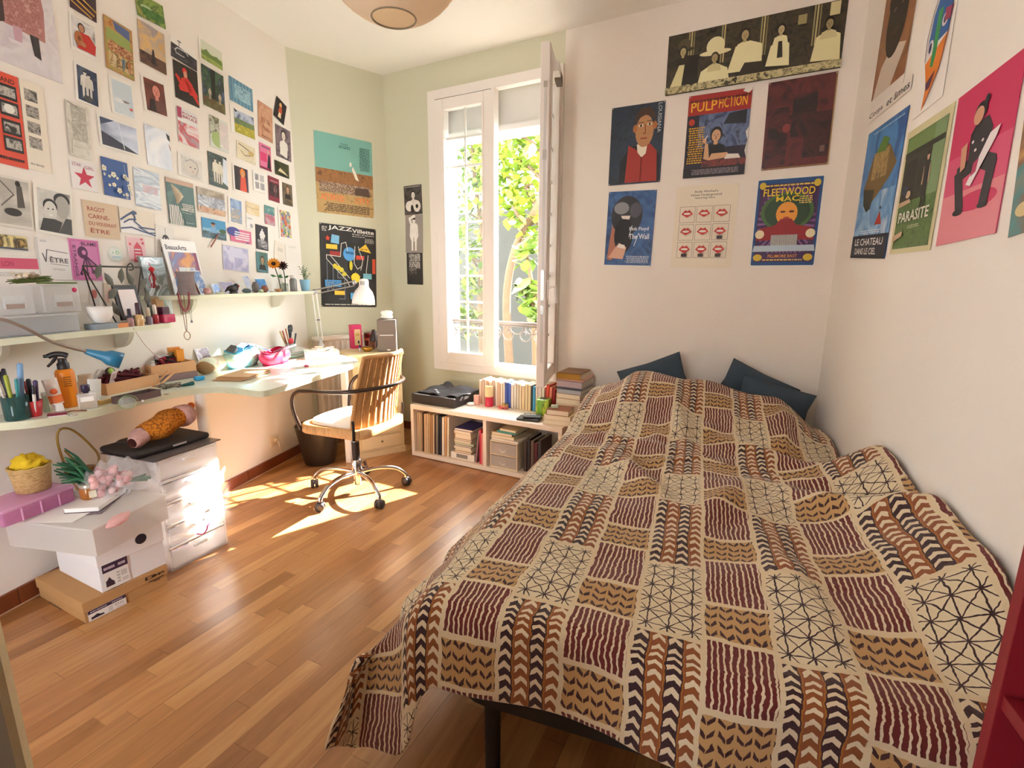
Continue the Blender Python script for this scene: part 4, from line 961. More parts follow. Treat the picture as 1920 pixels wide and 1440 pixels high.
mb = MB(); mb.box((-.01, .085, .069), (.3, .16, .005), glassy('f2f4f4', .25, .7)); mb.obj('lid', t)
# dried flowers and green card on the drawers
p = onshelf(60, .16, S1Z + .178)
t = thing('dried_flower_bundle', 'bundle of dried flowers tied on top of the frosted drawer boxes', 'dried flowers', p, AL)
mb = MB(); q = random.Random(3)
for i in range(22):
    a = q.uniform(-.5, .5)
    mb.tube([(-.05 + q.uniform(-.02, .02), q.uniform(-.02, .02), .004 + q.random() * .012), (.06, q.uniform(-.03, .03), .01 + q.random() * .02)], .0016, M('5a6a30', .8), n=5)
mb.obj('stems', t)
mb = MB()
for i in range(16):
    mb.ell((-.01 + q.uniform(-.04, .04), q.uniform(-.03, .03), .02 + q.random() * .02), (.008, .008, .006), M(q.choice(['b8a890', 'd8ccb8', '8a7a60', 'c8b0a0']), .8), 8, 5)
mb.obj('flower_heads', t)
mb = MB(); mb.tube([(.02, 0, .018) , (.022, .02, .01)], .003, M('d8ccb0', .8)); mb.obj('tie', t)
p = onshelf(102, .12, S1Z + .178)
solo('green_card', 'dark green card lying on the pink-dot drawer box', 'card', MB().box((.01, 0, .004), (.1, .06, .006), M('5a7238', .6)), p, AL)
# white bowl
p = onshelf(191, .165, S1Z + .0225)
solo('bowl', 'white porcelain bowl standing on the blue-grey box by the wire frame', 'bowl',
     MB().lathe([(.02, 0), (.026, .004), (.04, .03), (.042, .066), (.039, .066), (.036, .032), (.0, .012)], M('eae4de', .3), n=28), p)
p = onshelf(193, .168, S1Z)
solo('flat_box', 'blue-grey flat box under the white bowl', 'box', MB().box((0, 0, .011), (.1, .06, .022), M('8a949c', .6), bev=.002), p, AL)
p = onshelf(228, .188, S1Z)
solo('wood_block', 'small orange wooden block at the lower shelf edge', 'block', MB().box((0, 0, .009), (.05, .02, .018), M('d88a50', .6, noise=.15), bev=.002), p, AL)
# wire leaf stand
IR = M('3e3a34', .5, .5)
p = onshelf(240, .12, S1Z)
t = thing('wire_picture_stand', 'black wire stand with metal leaves holding a framed red print', 'picture stand', p, AL)
mb = MB(); mb.M = Matrix.Diagonal((1.38, 1.0, 1.6, 1))
tp = .155
for sx in (-.055, .055):
    mb.tube([(sx * 1.7, .03, tp), (sx, -.04, 0)], .0022, IR); mb.tube([(sx * 1.7, .03, tp), (sx, .05, 0)], .0022, IR)
mb.tube([(-.0935, .03, tp), (.0935, .03, tp)], .0022, IR); mb.tube([(-.055, -.04, .003), (.055, -.04, .003), (.055, .05, .003), (-.055, .05, .003), (-.055, -.04, .003)], .002, IR)
mb.tube(smooth_path([(.04, .03, tp - .03), (.045, .03, tp), (.06, .03, tp + .01), (.065, .03, tp - .005), (.05, .03, tp - .008)], 5), .002, IR)
mb.obj('wire_frame', t)
mb = MB(); mb.M = Matrix.Diagonal((1.38, 1.0, 1.6, 1)); WM = mb.M.copy()
for i, (lx, lz, r_) in enumerate(((-.07, .14, .5), (-.04, .12, -.6), (.0, .13, .2), (.03, .12, -.4), (.07, .11, .8), (-.05, .085, .9), (.065, .07, .3), (-.045, .045, -.4), (.07, .03, .2))):
    Qm = Matrix.Translation((lx, -.005 - .02 * (lz < .09), lz)) @ Matrix.Rotation(r_, 4, 'Y')
    mb.add([Qm @ Vector(v) for v in ((0, 0, -.02), (.011, .003, -.004), (.009, .003, .01), (0, 0, .024), (-.009, .003, .01), (-.011, .003, -.004), (0, -.003, 0))], [(0, 1, 6), (1, 2, 6), (2, 3, 6), (3, 4, 6), (4, 5, 6), (5, 0, 6)], M('5c5a50', .5, .3), True)
mb.obj('leaf_ornaments', t)
mb = MB(); TL_ = Matrix.Rotation(-.25, 4, 'X'); mb.M = Matrix.Diagonal((1.25, 1.0, 1.5, 1))
mb.box((.005, -.012, .065), (.085, .008, .1), M('2a2522', .5), tilt=TL_)
mb.box((.005, -.0175, .065), (.06, .004, .075), M('e8dcdc', .5), tilt=TL_)
mb.box((.01, -.02, .05), (.035, .003, .045), MA(['d84a5c', 'e8c8cc', 'c83a50'], 60), tilt=TL_)
mb.obj('framed_print', t)
POL = 'nail polish bottles on the lower shelf'
for px, off, r, h, bc, cc, lab in ((246, .185, .013, .075, glassy('c8a0a0', .1, .6), M('2a2030', .3), 'pinkish nail polish with dark cap beside the orange block'),
                                   (263, .188, .017, .098, M('d8b078', .2, coat=.5), M('4a2a34', .3), 'tall gold nail polish with a maroon cap'),
                                   (281, .188, .013, .075, M('7a7080', .25, coat=.5), M('c8b49a', .4), 'grey nail polish with a beige cap'),
                                   (293, .17, .013, .085, M('b8283a', .2, coat=.5), M('efe6e0', .4), 'red nail polish with a white cap')):
    bottle(lab, onshelf(px, off, S1Z), r, h, bc, cc, .5, .62, POL)
p = onshelf(313, .165, S1Z)
t = thing('perfume_bottle', 'squat crimson bottle with a dark cap at the lower shelf end', 'bottle', p, AL)
mb = MB(); mb.M = Matrix.Scale(1.3, 4); mb.box((0, 0, .015), (.05, .03, .03), glassy('c81f5a', .05, .85), bev=.004); mb.obj('body', t)
mb = MB(); mb.M = Matrix.Scale(1.3, 4); mb.box((-.008, 0, .043), (.028, .024, .026), M('4a1f34', .3), bev=.002); mb.obj('cap', t)
p = onshelf(300, .09, S1Z)
solo('wood_box', 'upright pale wooden box behind the bottles on the lower shelf', 'box', MB().box((0, 0, .055), (.04, .03, .11), M('c8a078', .6, noise=.15), bev=.002), p, AL)
p = onshelf(302, .05, S1Z)
t = thing('framed_landscape', 'glossy landscape print leaning on the wall above the bottles', 'picture', p, AL)
mb = MB(); mb.box((0, 0, .15), (.13, .008, .3), M('8a8a84', .4), tilt=Matrix.Rotation(-.08, 4, 'X')); mb.obj('backing', t)
mb = MB(); mb.box((0, -.0055, .15), (.12, .003, .29), MA(['5a5448', 'e4ecf2', '8a9a9a', 'c8d8e0', '4a3a34'], 9, rough=.1), tilt=Matrix.Rotation(-.08, 4, 'X')); mb.obj('print', t)
p = atv(284, 505, lw(0, .075), lw(1, .075))
t = thing('red_tassel', 'red thread tassel hanging in front of the glossy landscape print', 'tassel', p)
mb = MB(); mb.ell((0, 0, 0), (.012, .012, .012), M('c8202a', .7), 10, 7); mb.tube([(0, 0, .01), (-.01, -.0, .03)], .0015, M('c8202a', .7), n=5); mb.obj('knot', t)
mb = MB(); q = random.Random(2)
for i in range(9):
    mb.tube([(0, 0, -.005), (q.uniform(-.012, .012), q.uniform(-.01, .01), -.04), (q.uniform(-.016, .016), q.uniform(-.01, .01), -.085)], .0014, M('b01c26', .7), n=5)
mb.obj('threads', t)
# --- upper shelf
p = onshelf(352, .122, S2Z)
t = thing('jewellery_stand', 'grey tree-stump stand at the upper shelf end hung with necklaces', 'jewellery stand', p)
MB().lathe([(.046, 0), (.038, .02), (.033, .06), (.036, .1), (.04, .112), (.036, .113), (.03, .1), (0, .09)], M('8a7a78', .8, noise=.2, nscale=40, bump=.4), n=20, sx=1.15, sy=.85).obj('trunk', t)
mb = MB(); mb.tube([(-.03, -.036, .075), (-.028, -.045, .06), (-.026, -.045, .05)], .005, M('f2eeec', .4)); mb.obj('charm', t)
def beads(label, name, px, off, z0, z1, wpx, col, r, group='necklaces hanging from the upper shelf', strand=False):
    a = onshelf(px - wpx / 2, off, z0); b = onshelf(px + wpx / 2, off, z0)
    mid = (a + b) / 2; mid.z = z1
    t_ = thing(name, label, 'necklace', a)
    path = smooth_path([Vector((0, 0, 0)), (a * .92 + b * .08 + Vector((0, 0, (z1 - z0) * .55))) - a, (a * .7 + b * .3 + Vector((0, 0, (z1 - z0) * .92))) - a, mid - a, (a * .3 + b * .7 + Vector((0, 0, (z1 - z0) * .92))) - a, (a * .08 + b * .92 + Vector((0, 0, (z1 - z0) * .55))) - a, b - a], 6)
    mb = MB()
    if strand:
        mb.tube(path, r, M(col, .4), n=6)
    else:
        for p_ in path:
            mb.ell(p_, (r, r, r * 1.15), M(col, .35), 8, 6)
    mb.obj('strand', t_)
    return t_, a, b, mid
t, a, b, m_ = beads('red bead necklace looped down from the upper shelf', 'bead_necklace', 344, .172, S2Z + .01, S2Z - .07, 20, '8a2a34', .0045)
t, a, b, m_ = beads('long brown pendant chain hanging to the wooden boxes', 'pendant_necklace', 341, .17, S2Z + .01, S2Z - .17, 6, '8a5a34', .0016, strand=True)
mb = MB(); c_ = m_ - a
mb.tube([c_ + Vector((.012 * math.cos(x) * .6, .012 * math.cos(x), -.02 + .02 * math.sin(x))) for x in [2 * PI * k / 16 for k in range(16)]], .002, M('a8784a', .5), closed=True, n=6)
mb.obj('pendant', t)
t, a, b, m_ = beads('thin silver chain with a small drop hanging beside the red beads', 'chain_necklace', 353, .168, S2Z + .01, S2Z - .12, 5, 'a8a09a', .0011, strand=True)
mb = MB(); mb.lathe([(0, -.012), (.006, -.01), (.004, 0), (0, .003)], M('8a8088', .3), n=10); mb.obj('drop', t, loc=m_ - a)
def leaning(label, px, off, w_, h_, cols, z=None, base='f0ecea', lean=.3, name='photo_print', rz=0.0, sc=18, art=None, grp='cards leaning on the upper shelf', cat='card'):
    p_ = onshelf(px, off, S2Z if z is None else z)
    mb = MB(); TL2 = Matrix.Rotation(-lean, 4, 'X')
    mb.M = TL2
    mb.box((0, 0, h_ / 2), (w_, .0015, h_), M(base, .4))
    mb.add([(-w_ * .47, -.001, h_ * .03), (w_ * .47, -.001, h_ * .03), (w_ * .47, -.001, h_ * .97), (-w_ * .47, -.001, h_ * .97)], [(0, 1, 2, 3)], MA(cols, sc, seed=px * .01, rough=.25))
    return solo(name, label, cat, mb, p_, AL + rz, grp)
p = onshelf(360, .06, S2Z)
mb = MB(); mb.M = Matrix.Rotation(-.16, 4, 'X') @ Matrix.Translation((0, 0, .135)) @ Matrix.Rotation(PI / 2, 4, 'X')
mb.box((0, 0, -.003), (.2, .27, .006), M('efeae6', .4))
draw(mb, 't .06 .82 .62 .09 4a4a5a BeauxArts;N .1 .0 .95 .78 8 e8b858,d88a3a,8a5a78,6a7aa8,e8d0a0;p 5a74a8 .1 .0 .5 0 .55 .3 .3 .42 .1 .3;N .3 .2 .8 .5 20 c8d4e0,e8e4d8,8a9ac0;r .86 0 .95 .78 8a3a5a', .2, .27, .0004, 3)
solo('magazine', 'white art magazine with a colourful painted cover propped on the upper shelf', 'magazine', mb, p + Vector((0, 0, .001)), AL)
leaning('leaning blue-white snow photo card right of the magazine', 384, .1, .07, .125, ['3a6ab8', 'f0f2f6', '6a90c8', 'dce4f0'], sc=12, rz=.2)
leaning('small blue sky photo card standing on the upper shelf', 409, .12, .055, .055, ['5a8ad8', '3a68b8', 'd8e4f4'], sc=14)
leaning('lilac striped card lying against the wall behind the black bird', 436, .08, .11, .075, ['c8c4dc', 'a8a4c8', 'e0dcec'], sc=60, lean=.6)
leaning('white-edged blue sky card behind the grey stones', 471, .09, .062, .1, ['6a8ad8', '8aa4e0', 'e4e8f4'], sc=7, rz=.15)
leaning('vivid blue card leaning under the portrait card', 496, .08, .075, .085, ['2a78c8', '4a98d8', '1a5aa8'], sc=20, rz=-.2, lean=.4)
def rock(label, px, off, r, col, seed, cat='stone', name='stone', grp='stones and shells on the upper shelf'):
    p_ = onshelf(px, off, S2Z)
    return solo(name, label, cat, MB().ell((0, 0, r[2] * .92), r, M(col, .75, noise=.25, nscale=60, bump=.3), 14, 9, .22, seed), p_, 0, grp)
rock('pink quartz lump near the left end of the upper shelf', 389, .14, (.02, .016, .017), 'd8a8a4', 1)
rock('flat pale shell beside the pink quartz', 411, .16, (.022, .016, .006), 'cfd0b8', 2, 'shell', 'shell')
p = onshelf(438, .14, S2Z)
t = thing('bird_figurine', 'black bird figurine with a red cheek on the upper shelf', 'figurine', p, AL)
MB().ell((0, 0, .026), (.036, .017, .02), M('1f1a18', .5), 14, 9).ell((.026, 0, .04), (.016, .013, .014), M('241c1a', .5), 12, 8).tube([(-.03, 0, .03), (-.06, 0, .012)], [.01, .003], M('1f1a18', .5)).obj('body', t)
MB().lathe([(.006, 0), (0, .016)], M('c8b49a', .5), n=8).obj('beak', t, loc=(.04, 0, .038)).rotation_euler = (0, PI / 2, 0)
MB().ell((.03, -.012, .04), (.006, .004, .005), M('a82a2a', .5), 8, 6).obj('cheek_patch', t)
MB().box((0, 0, .004), (.04, .02, .008), M('3a3634', .6)).obj('base', t)
rock('low blue-green stone at the shelf front beside the bird', 463, .15, (.026, .018, .013), '5f7074', 5)
rock('tall grey stone behind the blue-green one', 480, .13, (.02, .017, .032), '7a7470', 6)
rock('reddish brown stone right of the grey stone', 497, .14, (.02, .016, .022), 'a06a58', 7)
rock('small green and white glassy stone in front of the reddish one', 490, .17, (.013, .011, .011), 'b8c8a4', 8)
p = onshelf(522, .165, S2Z)
solo('shell_dish', 'tan boat-shaped wooden shell at the front of the upper shelf', 'dish', MB().lathe([(.005, 0), (.018, .004), (.03, .014), (.031, .018), (.02, .012), (0, .008)], M('b07a50', .5), n=18, sx=1, sy=.55), p, AL)
# glass, bottle, plant pot, flowers
p = onshelf(534, .12, S2Z)
t = thing('succulent_glass', 'clear glass of small succulents on the upper shelf', 'plant', p)
MB().lathe([(.021, 0), (.024, .003), (.025, .045), (.0235, .045), (.022, .006), (0, .005)], glassy('e8f0ea', .03, .3), n=20).obj('glass', t)
MB().lathe([(.0215, .006), (.022, .022), (0, .024)], M('7a6a58', .9), n=16).obj('soil', t)
mb = MB(); q = random.Random(8)
for i in range(20):
    a = q.uniform(0, 6.28); r_ = q.uniform(.004, .024)
    mb.tube([(r_ * .4 * math.cos(a), r_ * .4 * math.sin(a), .024), (r_ * math.cos(a), r_ * math.sin(a), .045 + q.random() * .012)], [.003, .0012], M(q.choice(['7a9050', '8fa468', '5f7a44']), .6), n=5)
mb.obj('succulents', t)
p = onshelf(551, .14, S2Z)
t = thing('glass_bottle', 'grey glass bottle with a white collar beside the plant pot', 'bottle', p)
MB().lathe([(.02, 0), (.022, .004), (.022, .07), (.014, .082), (.014, .095)], glassy('8a8a88', .08, .75), n=18).obj('body', t)
MB().lathe([(.0185, .082), (.0185, .1), (.013, .102)], M('efe9e4', .5), n=18).obj('collar', t)
p = onshelf(573, .15, S2Z)
t = thing('potted_plant', 'light blue faceted pot with a small succulent at the shelf end', 'plant', p)
MB().lathe([(.023, 0), (.026, .004), (.034, .074), (.031, .074), (.029, .06), (0, .058)], M('8cbcd8', .45), n=10).obj('pot', t)
mb = MB(); q = random.Random(5)
for i in range(9):
    a = q.uniform(0, 6.28); hh = q.uniform(.04, .12); sx = q.uniform(.005, .04)
    tip = Vector((sx * math.cos(a), sx * math.sin(a), .06 + hh))
    mb.tube(smooth_path([(0, 0, .058), (tip.x * .3, tip.y * .3, .06 + hh * .6), tip], 4), .0012, M('7f8f6a', .7), n=5)
    for k in range(5):
        u = .3 + .16 * k
        c_ = Vector((tip.x * u, tip.y * u, .06 + hh * u))
        mb.ell(c_ + Vector((q.uniform(-.008, .008), q.uniform(-.008, .008), .002)), (.007, .004, .0025), M(q.choice(['8a9a78', 'a8b49a', '6f8060']), .6), 8, 5)
mb.obj('succulent_stems', t)
p = onshelf(528, .16, S2Z + .002)
GRN = M('2f6a34', .6)
def flower(name, label, base, tip, col, ctr, r, npet, lay):
    t_ = thing(name, label, 'flower', base)
    d = tip - base
    MB().tube(smooth_path([(0, 0, 0), d * .5 + Vector((.006, 0, 0)), d], 5), .003, M('2a3a24', .6), n=7).obj('stem', t_)
    mb = MB()
    vd = (EYE - tip).normalized() * .75 + Vector((0, 0, .45)); vd.normalize()
    Xr = Matrix.Translation(d) @ vd.to_track_quat('Z', 'Y').to_matrix().to_4x4()
    for L_ in range(lay):
        rr = r * (1 - .22 * L_)
        for k in range(npet):
            a_ = 2 * PI * (k + .5 * L_) / npet
            Pm = Xr @ Matrix.Rotation(a_, 4, 'Z') @ Matrix.Rotation(-.15 - .3 * L_, 4, 'Y')
            mb.add([Pm @ Vector(v) for v in ((rr * .2, 0, 0), (rr * .6, -rr * .17, .002), (rr, 0, .004), (rr * .6, rr * .17, .002), (rr * .6, 0, -.002))], [(0, 1, 4), (1, 2, 4), (2, 3, 4), (3, 0, 4)], M(col, .6), True)
    mb.obj('petals', t_)
    mb = MB(); mb.M = Xr; mb.ell((0, 0, .003), (r * .36, r * .36, .008), M(ctr, .8, bump=.5, bscale=300), 14, 7); mb.obj('flower_centre', t_)
    mb = MB()
    for sg in (-1, 1):
        mb.add([d * .55 + Vector(v) for v in ((0, 0, 0), (sg * .02, -.006, .012), (sg * .038, -.01, .01), (sg * .022, -.008, -.004))], [(0, 1, 2, 3)], GRN, True)
    mb.obj('leaf', t_)
b_ = onshelf(527, .15, S2Z + .004)
flower('sunflower', 'yellow artificial sunflower rising above the upper shelf', b_, onshelf(513, .16, S2Z + .165), 'f0a020', '3a1c14', .042, 14, 2)
flower('dark_red_flower', 'dark red double flower beside the sunflower', onshelf(535, .145, S2Z + .004), onshelf(530, .15, S2Z + .155), '4a1420', '2a0c14', .036, 11, 4)

# --- desk lamps
t = thing('gooseneck_lamp', 'lamp with a grey gooseneck arm and teal cone head over the desk', 'lamp', lw(-2.15, .06, S1Z + .001))
o_ = t.location.copy()
hp = atv(165, 660, lw(0, .3), lw(1, .3)); h2 = atv(222, 675, lw(0, .36), lw(1, .36))
path = smooth_path([o_ + Vector((0, 0, .014)), lw(-2.14, .14, 1.09), atv(-20, 597, lw(0, .24), lw(1, .24)), atv(40, 612, lw(0, .28), lw(1, .28)), atv(100, 642, lw(0, .3), lw(1, .3)), hp], 6)
MB().tube([p_ - o_ for p_ in path], .0055, M('8a7a6c', .4, .3), n=9).obj('gooseneck', t)
MB().lathe([(.03, -.0), (.03, .012), (.012, .02)], M('7a7068', .4), n=18).obj('base', t)
mb = MB(); ax = (h2 - hp); mb.M = Matrix.Translation(hp - o_) @ ax.to_track_quat('Z', 'Y').to_matrix().to_4x4()
Ln = ax.length * 1.12
mb.lathe([(.008, -.01), (.011, 0), (.019, Ln * .45), (.029, Ln * .62), (.031, Ln), (.028, Ln), (.018, Ln * .5), (0, Ln * .4)], M('1f6f96', .35), n=22); mb.obj('lamp_head', t)
# white architect lamp clamped to the far end
cl = atv(603, 658, lw(0, .13), lw(1, .13)); cl.z = DZ
el = atv(589, 547, lw(0, .16), lw(1, .16)); hd = atv(664, 530, lw(0, .33), lw(1, .33))
LM = M('d8d4d0', .3, .3); SH = M('f4efec', .3)
t = thing('desk_lamp', 'white spring-arm desk lamp with bell shade beside the jazz poster', 'lamp', cl)
o_ = cl.copy()
MB().lathe([(.024, 0), (.024, .03), (.012, .04), (.01, .07)], LM, n=14).obj('clamp', t)
e_ = el - o_
sd = Vector((DL.y, -DL.x, 0)) * .010 + DL * .008
mb = MB(); mb.tube([Vector((0, 0, .06)) + sd, e_ + sd], .005, WHITE_METAL, n=8); mb.tube([Vector((0, 0, .06)) - sd, e_ - sd], .005, WHITE_METAL, n=8)
mb.box((e_ + Vector((0, 0, .06))) * .45, (.03, .012, .008), CHROME); mb.obj('lower_arm', t)
mb = MB(); mb.ell(e_, (.014, .014, .014), CHROME, 12, 8); mb.tube([e_ + Vector((.016 * math.cos(x), 0, .016 * math.sin(x))) for x in [2 * PI * k / 14 for k in range(14)]], .0025, CHROME, closed=True, n=6); mb.obj('elbow_joint', t)
h_ = hd - o_
mb = MB(); up_ = Vector((0, 0, .010))
mb.tube([e_ + up_, h_ + up_], .0045, M('b0aaa6', .3, .6), n=8); mb.tube([e_ - up_ * 1.6, h_ - up_ * 2.2], .0045, M('b0aaa6', .3, .6), n=8); mb.obj('upper_arm', t)
mb = MB(); mb.ell(h_, (.016, .016, .02), CHROME, 12, 8); mb.tube([h_, h_ + Vector((.02, .005, -.002))], .006, CHROME); mb.obj('shade_joint', t)
sc_ = atv(682, 548, hd - DL * 0 , hd + DW) - o_
mb = MB(); mb.M = Matrix.Translation(sc_) @ Matrix.Rotation(.06, 4, 'Y') @ Matrix.Rotation(-.05, 4, 'X')
k_ = .0165 / .05
prof = [(.0, .1), (.02, .1), (.034, .094), (.04, .083), (.041, .05), (.046, .036), (.075, .005), (.09, -.03), (.096, -.06), (.098, -.09), (.094, -.09), (.088, -.04), (.06, .005), (.0, .03)]
mb.lathe([(r * .82, z * .95) for r, z in prof], SH, n=30)
for i in range(3):
    a_ = -2.0 + .35 * i
    mb.box((.0338 * math.cos(a_), .0338 * math.sin(a_), .062), (.003, .0045, .026), M('5a5450', .6), rz=a_)
mb.obj('lamp_shade', t)
mb = MB(); mb.ell((sc_.x, sc_.y, sc_.z - .02), (.028, .028, .035), M('f6f2e8', .2), 14, 9); mb.obj('bulb', t)
# ------------------------------------------------------------------ on the desk
def ond(x, y, dz=0.0):
    return at(x, y, DZ + dz)
def pens(base_loc, specs, grp, h0=.012):
    for i, (dx, dy, lx, ly, L_, r, col, cap, lab) in enumerate(specs):
        d = Vector((lx, ly, 1)).normalized()
        X_ = d.to_track_quat('Z', 'Y').to_matrix().to_4x4()
        X_.translation = base_loc + Vector((dx, dy, h0))
        mb = MB(); mb.lathe([(r * .35, 0), (r, .012), (r, L_ * .75)], M(col, .4), n=8); mb.lathe([(r * 1.1, L_ * .72), (r * 1.1, L_ - .004), (r * .6, L_)], M(cap, .4), n=8)
        o = mb.obj('pen', mw=X_)
        tag(o, lab, 'pen', grp)
p = ond(20, 790, 0) + Vector((.0, .03, 0))
t = thing('pencil_jar', 'dark green glass tumbler of pens at the left end of the desk', 'jar', p)
MB().lathe([(.034, 0), (.036, .004), (.038, .085), (.0355, .085), (.033, .008), (0, .006)], glassy('2f5a58', .05, .6), n=26).obj('tumbler', t)
pens(p, [(-.012, .0, -.15, .1, .17, .006, '2a2630', '2a2630', 'black pen leaning left in the green tumbler'), (0, -.01, -.02, -.02, .15, .006, 'a8b03a', 'a8b03a', 'lime-yellow pen in the green tumbler'),
         (.012, .004, .12, .02, .19, .008, '6a90b8', '7aa0c8', 'tall pale blue pen in the green tumbler'), (.004, .014, .02, .12, .16, .007, '3a3440', '4a4450', 'dark grey marker at the back of the green tumbler'),
         (-.006, -.016, -.12, -.08, .13, .005, 'd8d0c8', 'e8e0d8', 'white pencil in the green tumbler'), (.016, -.01, .15, -.06, .14, .005, '2f8a8a', '2f8a8a', 'teal pencil in the green tumbler'),
         (-.016, .01, -.2, .05, .16, .009, '1f1a24', '1f1a24', 'thick black brush in the green tumbler')], 'pens in the green tumbler')
p = ond(65, 780)
solo('cup', 'small red plastic cup holding makeup pens on the desk', 'cup', MB().lathe([(.02, 0), (.022, .003), (.03, .058), (.028, .058), (.02, .006), (0, .005)], M('c42a30', .35), n=26), p)
pens(p, [(-.008, .004, -.1, .03, .12, .005, '8a3a44', 'c86a6a', 'rose makeup pencil in the red cup'), (.002, 0, 0, 0, .13, .0065, '2a2230', '2a2230', 'black mascara tube in the red cup'),
         (.012, .002, .1, .0, .125, .0065, '3a2a5a', '4a3468', 'purple makeup tube in the red cup'), (.014, -.01, .16, -.06, .11, .0055, 'e0d8d4', '2a2630', 'white tube with a black ball cap in the red cup'),
         (-.004, -.012, -.05, -.08, .1, .0045, '5a3024', '5a3024', 'brown eyebrow pencil in the red cup')], 'pens in the red cup', .008)
p = ond(88, 772)
bottle('pale green lip balm tube beside the red cup', p, .0095, .075, M('b8d8c0', .4), M('e4ece4', .4), .2, .98, None, 'lip_balm', 'tube')
p = ond(108, 771) + Vector((0, .01, 0))
def squeeze(label, loc, w_, h_, th, c1, c2, capc, rz, lean, patch=None):
    t_ = thing('squeeze_tube', label, 'tube', loc, rz)
    mb = MB(); mb.M = Matrix.Rotation(lean, 4, 'Y')
    n_ = 16; rows = [(0.028, 1), (.1 * h_ + .02, 1), (.5 * h_, .85), (h_, .06)]
    vs = []
    for z_, f in rows:
        for j in range(n_):
            a_ = 2 * PI * j / n_
            vs.append((w_ / 2 * math.cos(a_) * (1 + .12 * (1 - f)), th / 2 * f * math.sin(a_), z_))
    for i in range(3):
        mb.add(vs, [(i * n_ + j, i * n_ + (j + 1) % n_, (i + 1) * n_ + (j + 1) % n_, (i + 1) * n_ + j) for j in range(n_)], [c1, c2, c1][i], True)
    mb.obj('tube_body', t_)
    mb = MB(); mb.M = Matrix.Rotation(lean, 4, 'Y'); mb.lathe([(w_ * .36, 0), (w_ * .36, .027), (w_ * .3, .029)], capc, n=16); mb.obj('cap', t_)
    if patch:
        mb = MB(); mb.M = Matrix.Rotation(lean, 4, 'Y') @ Matrix.Translation((0, -th * .47, h_ * .62)) @ Matrix.Rotation(PI / 2 - .12, 4, 'X'); mb.lathe([(.011, 0), (.011, .001), (0, .0012)], patch, n=14); mb.obj('round_label', t_)
    return t_
squeeze('white and orange sunscreen tube standing on its cap beside the spray bottle', p, .04, .125, .03, M('efe4dc', .35), M('e8763a', .35), M('e4dcd6', .4), AL - .5, -.12, M('e0602a', .4))
p = ond(132, 762)
t = thing('spray_bottle', 'orange spray bottle with a black trigger head', 'bottle', p, AL - .9)
t.scale = (1.15, 1.15, 1.2)
MB().lathe([(.024, 0), (.026, .004), (.026, .112), (.022, .122), (.012, .126)], M('ee8a1a', .35), n=26).obj('body', t)
mb = MB(); mb.lathe([(.0165, .122), (.0165, .142), (.012, .146), (.012, .158)], M('2a2226', .4), n=18)
mb.tube(smooth_path([(.016, 0, .166), (0, 0, .172), (-.02, 0, .172), (-.034, 0, .166)], 4), .0085, M('2a2226', .4)); mb.tube(smooth_path([(-.014, 0, .164), (-.024, 0, .15), (-.04, 0, .134)], 4), [.005] * 5 + [.004] * 4, M('2a2226', .4)); mb.tube([(-.03, 0, .168), (-.046, 0, .167)], .005, M('2a2226', .4))
mb.obj('trigger_head', t)
mb = MB(); mb.M = Matrix.Rotation(-.0, 4, 'Z'); 
for i in range(5):
    a_ = -1.15
    mb.box((.0262 * math.cos(a_), .0262 * math.sin(a_), .1 - i * .007), (.001, .02 - .002 * (i % 2), .003), M('8a4a10', .5), rz=a_)
mb.obj('printed_text', t)
p = ond(166, 766)
t = thing('perfume_bottle', 'square clear perfume bottle with a dark cap in front of the spray bottle', 'bottle', p, AL - .6)
mb = MB(); mb.box((0, 0, .031), (.058, .03, .062), glassy('f2ece6', .03, .35), bev=.004); mb.obj('glass_body', t)
mb = MB(); mb.box((0, 0, .017), (.048, .02, .024), glassy('d8b890', .05, .6)); mb.obj('perfume', t)
mb = MB(); mb.lathe([(.009, .062), (.009, .068), (.0145, .068), (.0145, .092), (.012, .094)], M('2f2440', .25), n=18); mb.obj('cap', t)
mb = MB(); mb.box((0, -.0158, .04), (.04, .0012, .018), M('f4eee8', .5)); mb.obj('label_sticker', t)
squeeze('pale grey cream tube behind the perfume bottle', ond(178, 757), .04, .1, .026, M('d8d4cc', .35), M('e4e0d8', .35), M('c8c2ba', .4), AL - .6, .1)
p = ond(95, 742) ; p.z = DZ
solo('wooden_jar', 'round beige jar behind the sunscreen tube', 'jar', MB().lathe([(.026, 0), (.028, .003), (.028, .07), (.024, .078), (.024, .1), (.02, .1)], M('cbb39a', .6, noise=.1), n=20), lw((p - T).dot(DL), .06, DZ))
p = ond(108, 779)
t = thing('makeup_palette', 'dark magenta makeup palette lying at the desk edge', 'palette', p, AL - .7)
mb = MB(); mb.box((0, 0, .006), (.055, .03, .008), M('7a1f3a', .3), bev=.002); mb.obj('lid', t)
mb = MB(); mb.box((0, -.002, .001), (.05, .03, .004), M('e8e0da', .4)); mb.obj('base_tray', t)
p = ond(140, 775)
solo('hair_clip', 'brown metallic hair clip beside the magenta palette', 'hair clip', MB().tube(smooth_path([(-.03, 0, .004), (-.01, .006, .009), (.01, -.004, .009), (.035, .002, .004)], 5), [.003] * 16, M('8a5a3c', .35, .4), n=7), p, AL - .6)
p = ond(137, 779)
solo('ring', 'thin silver ring near the desk edge', 'ring', MB().tube([(.012 * math.cos(x), .012 * math.sin(x), .0015) for x in [2 * PI * k / 20 for k in range(20)]], .0013, CHROME, closed=True, n=6), p)
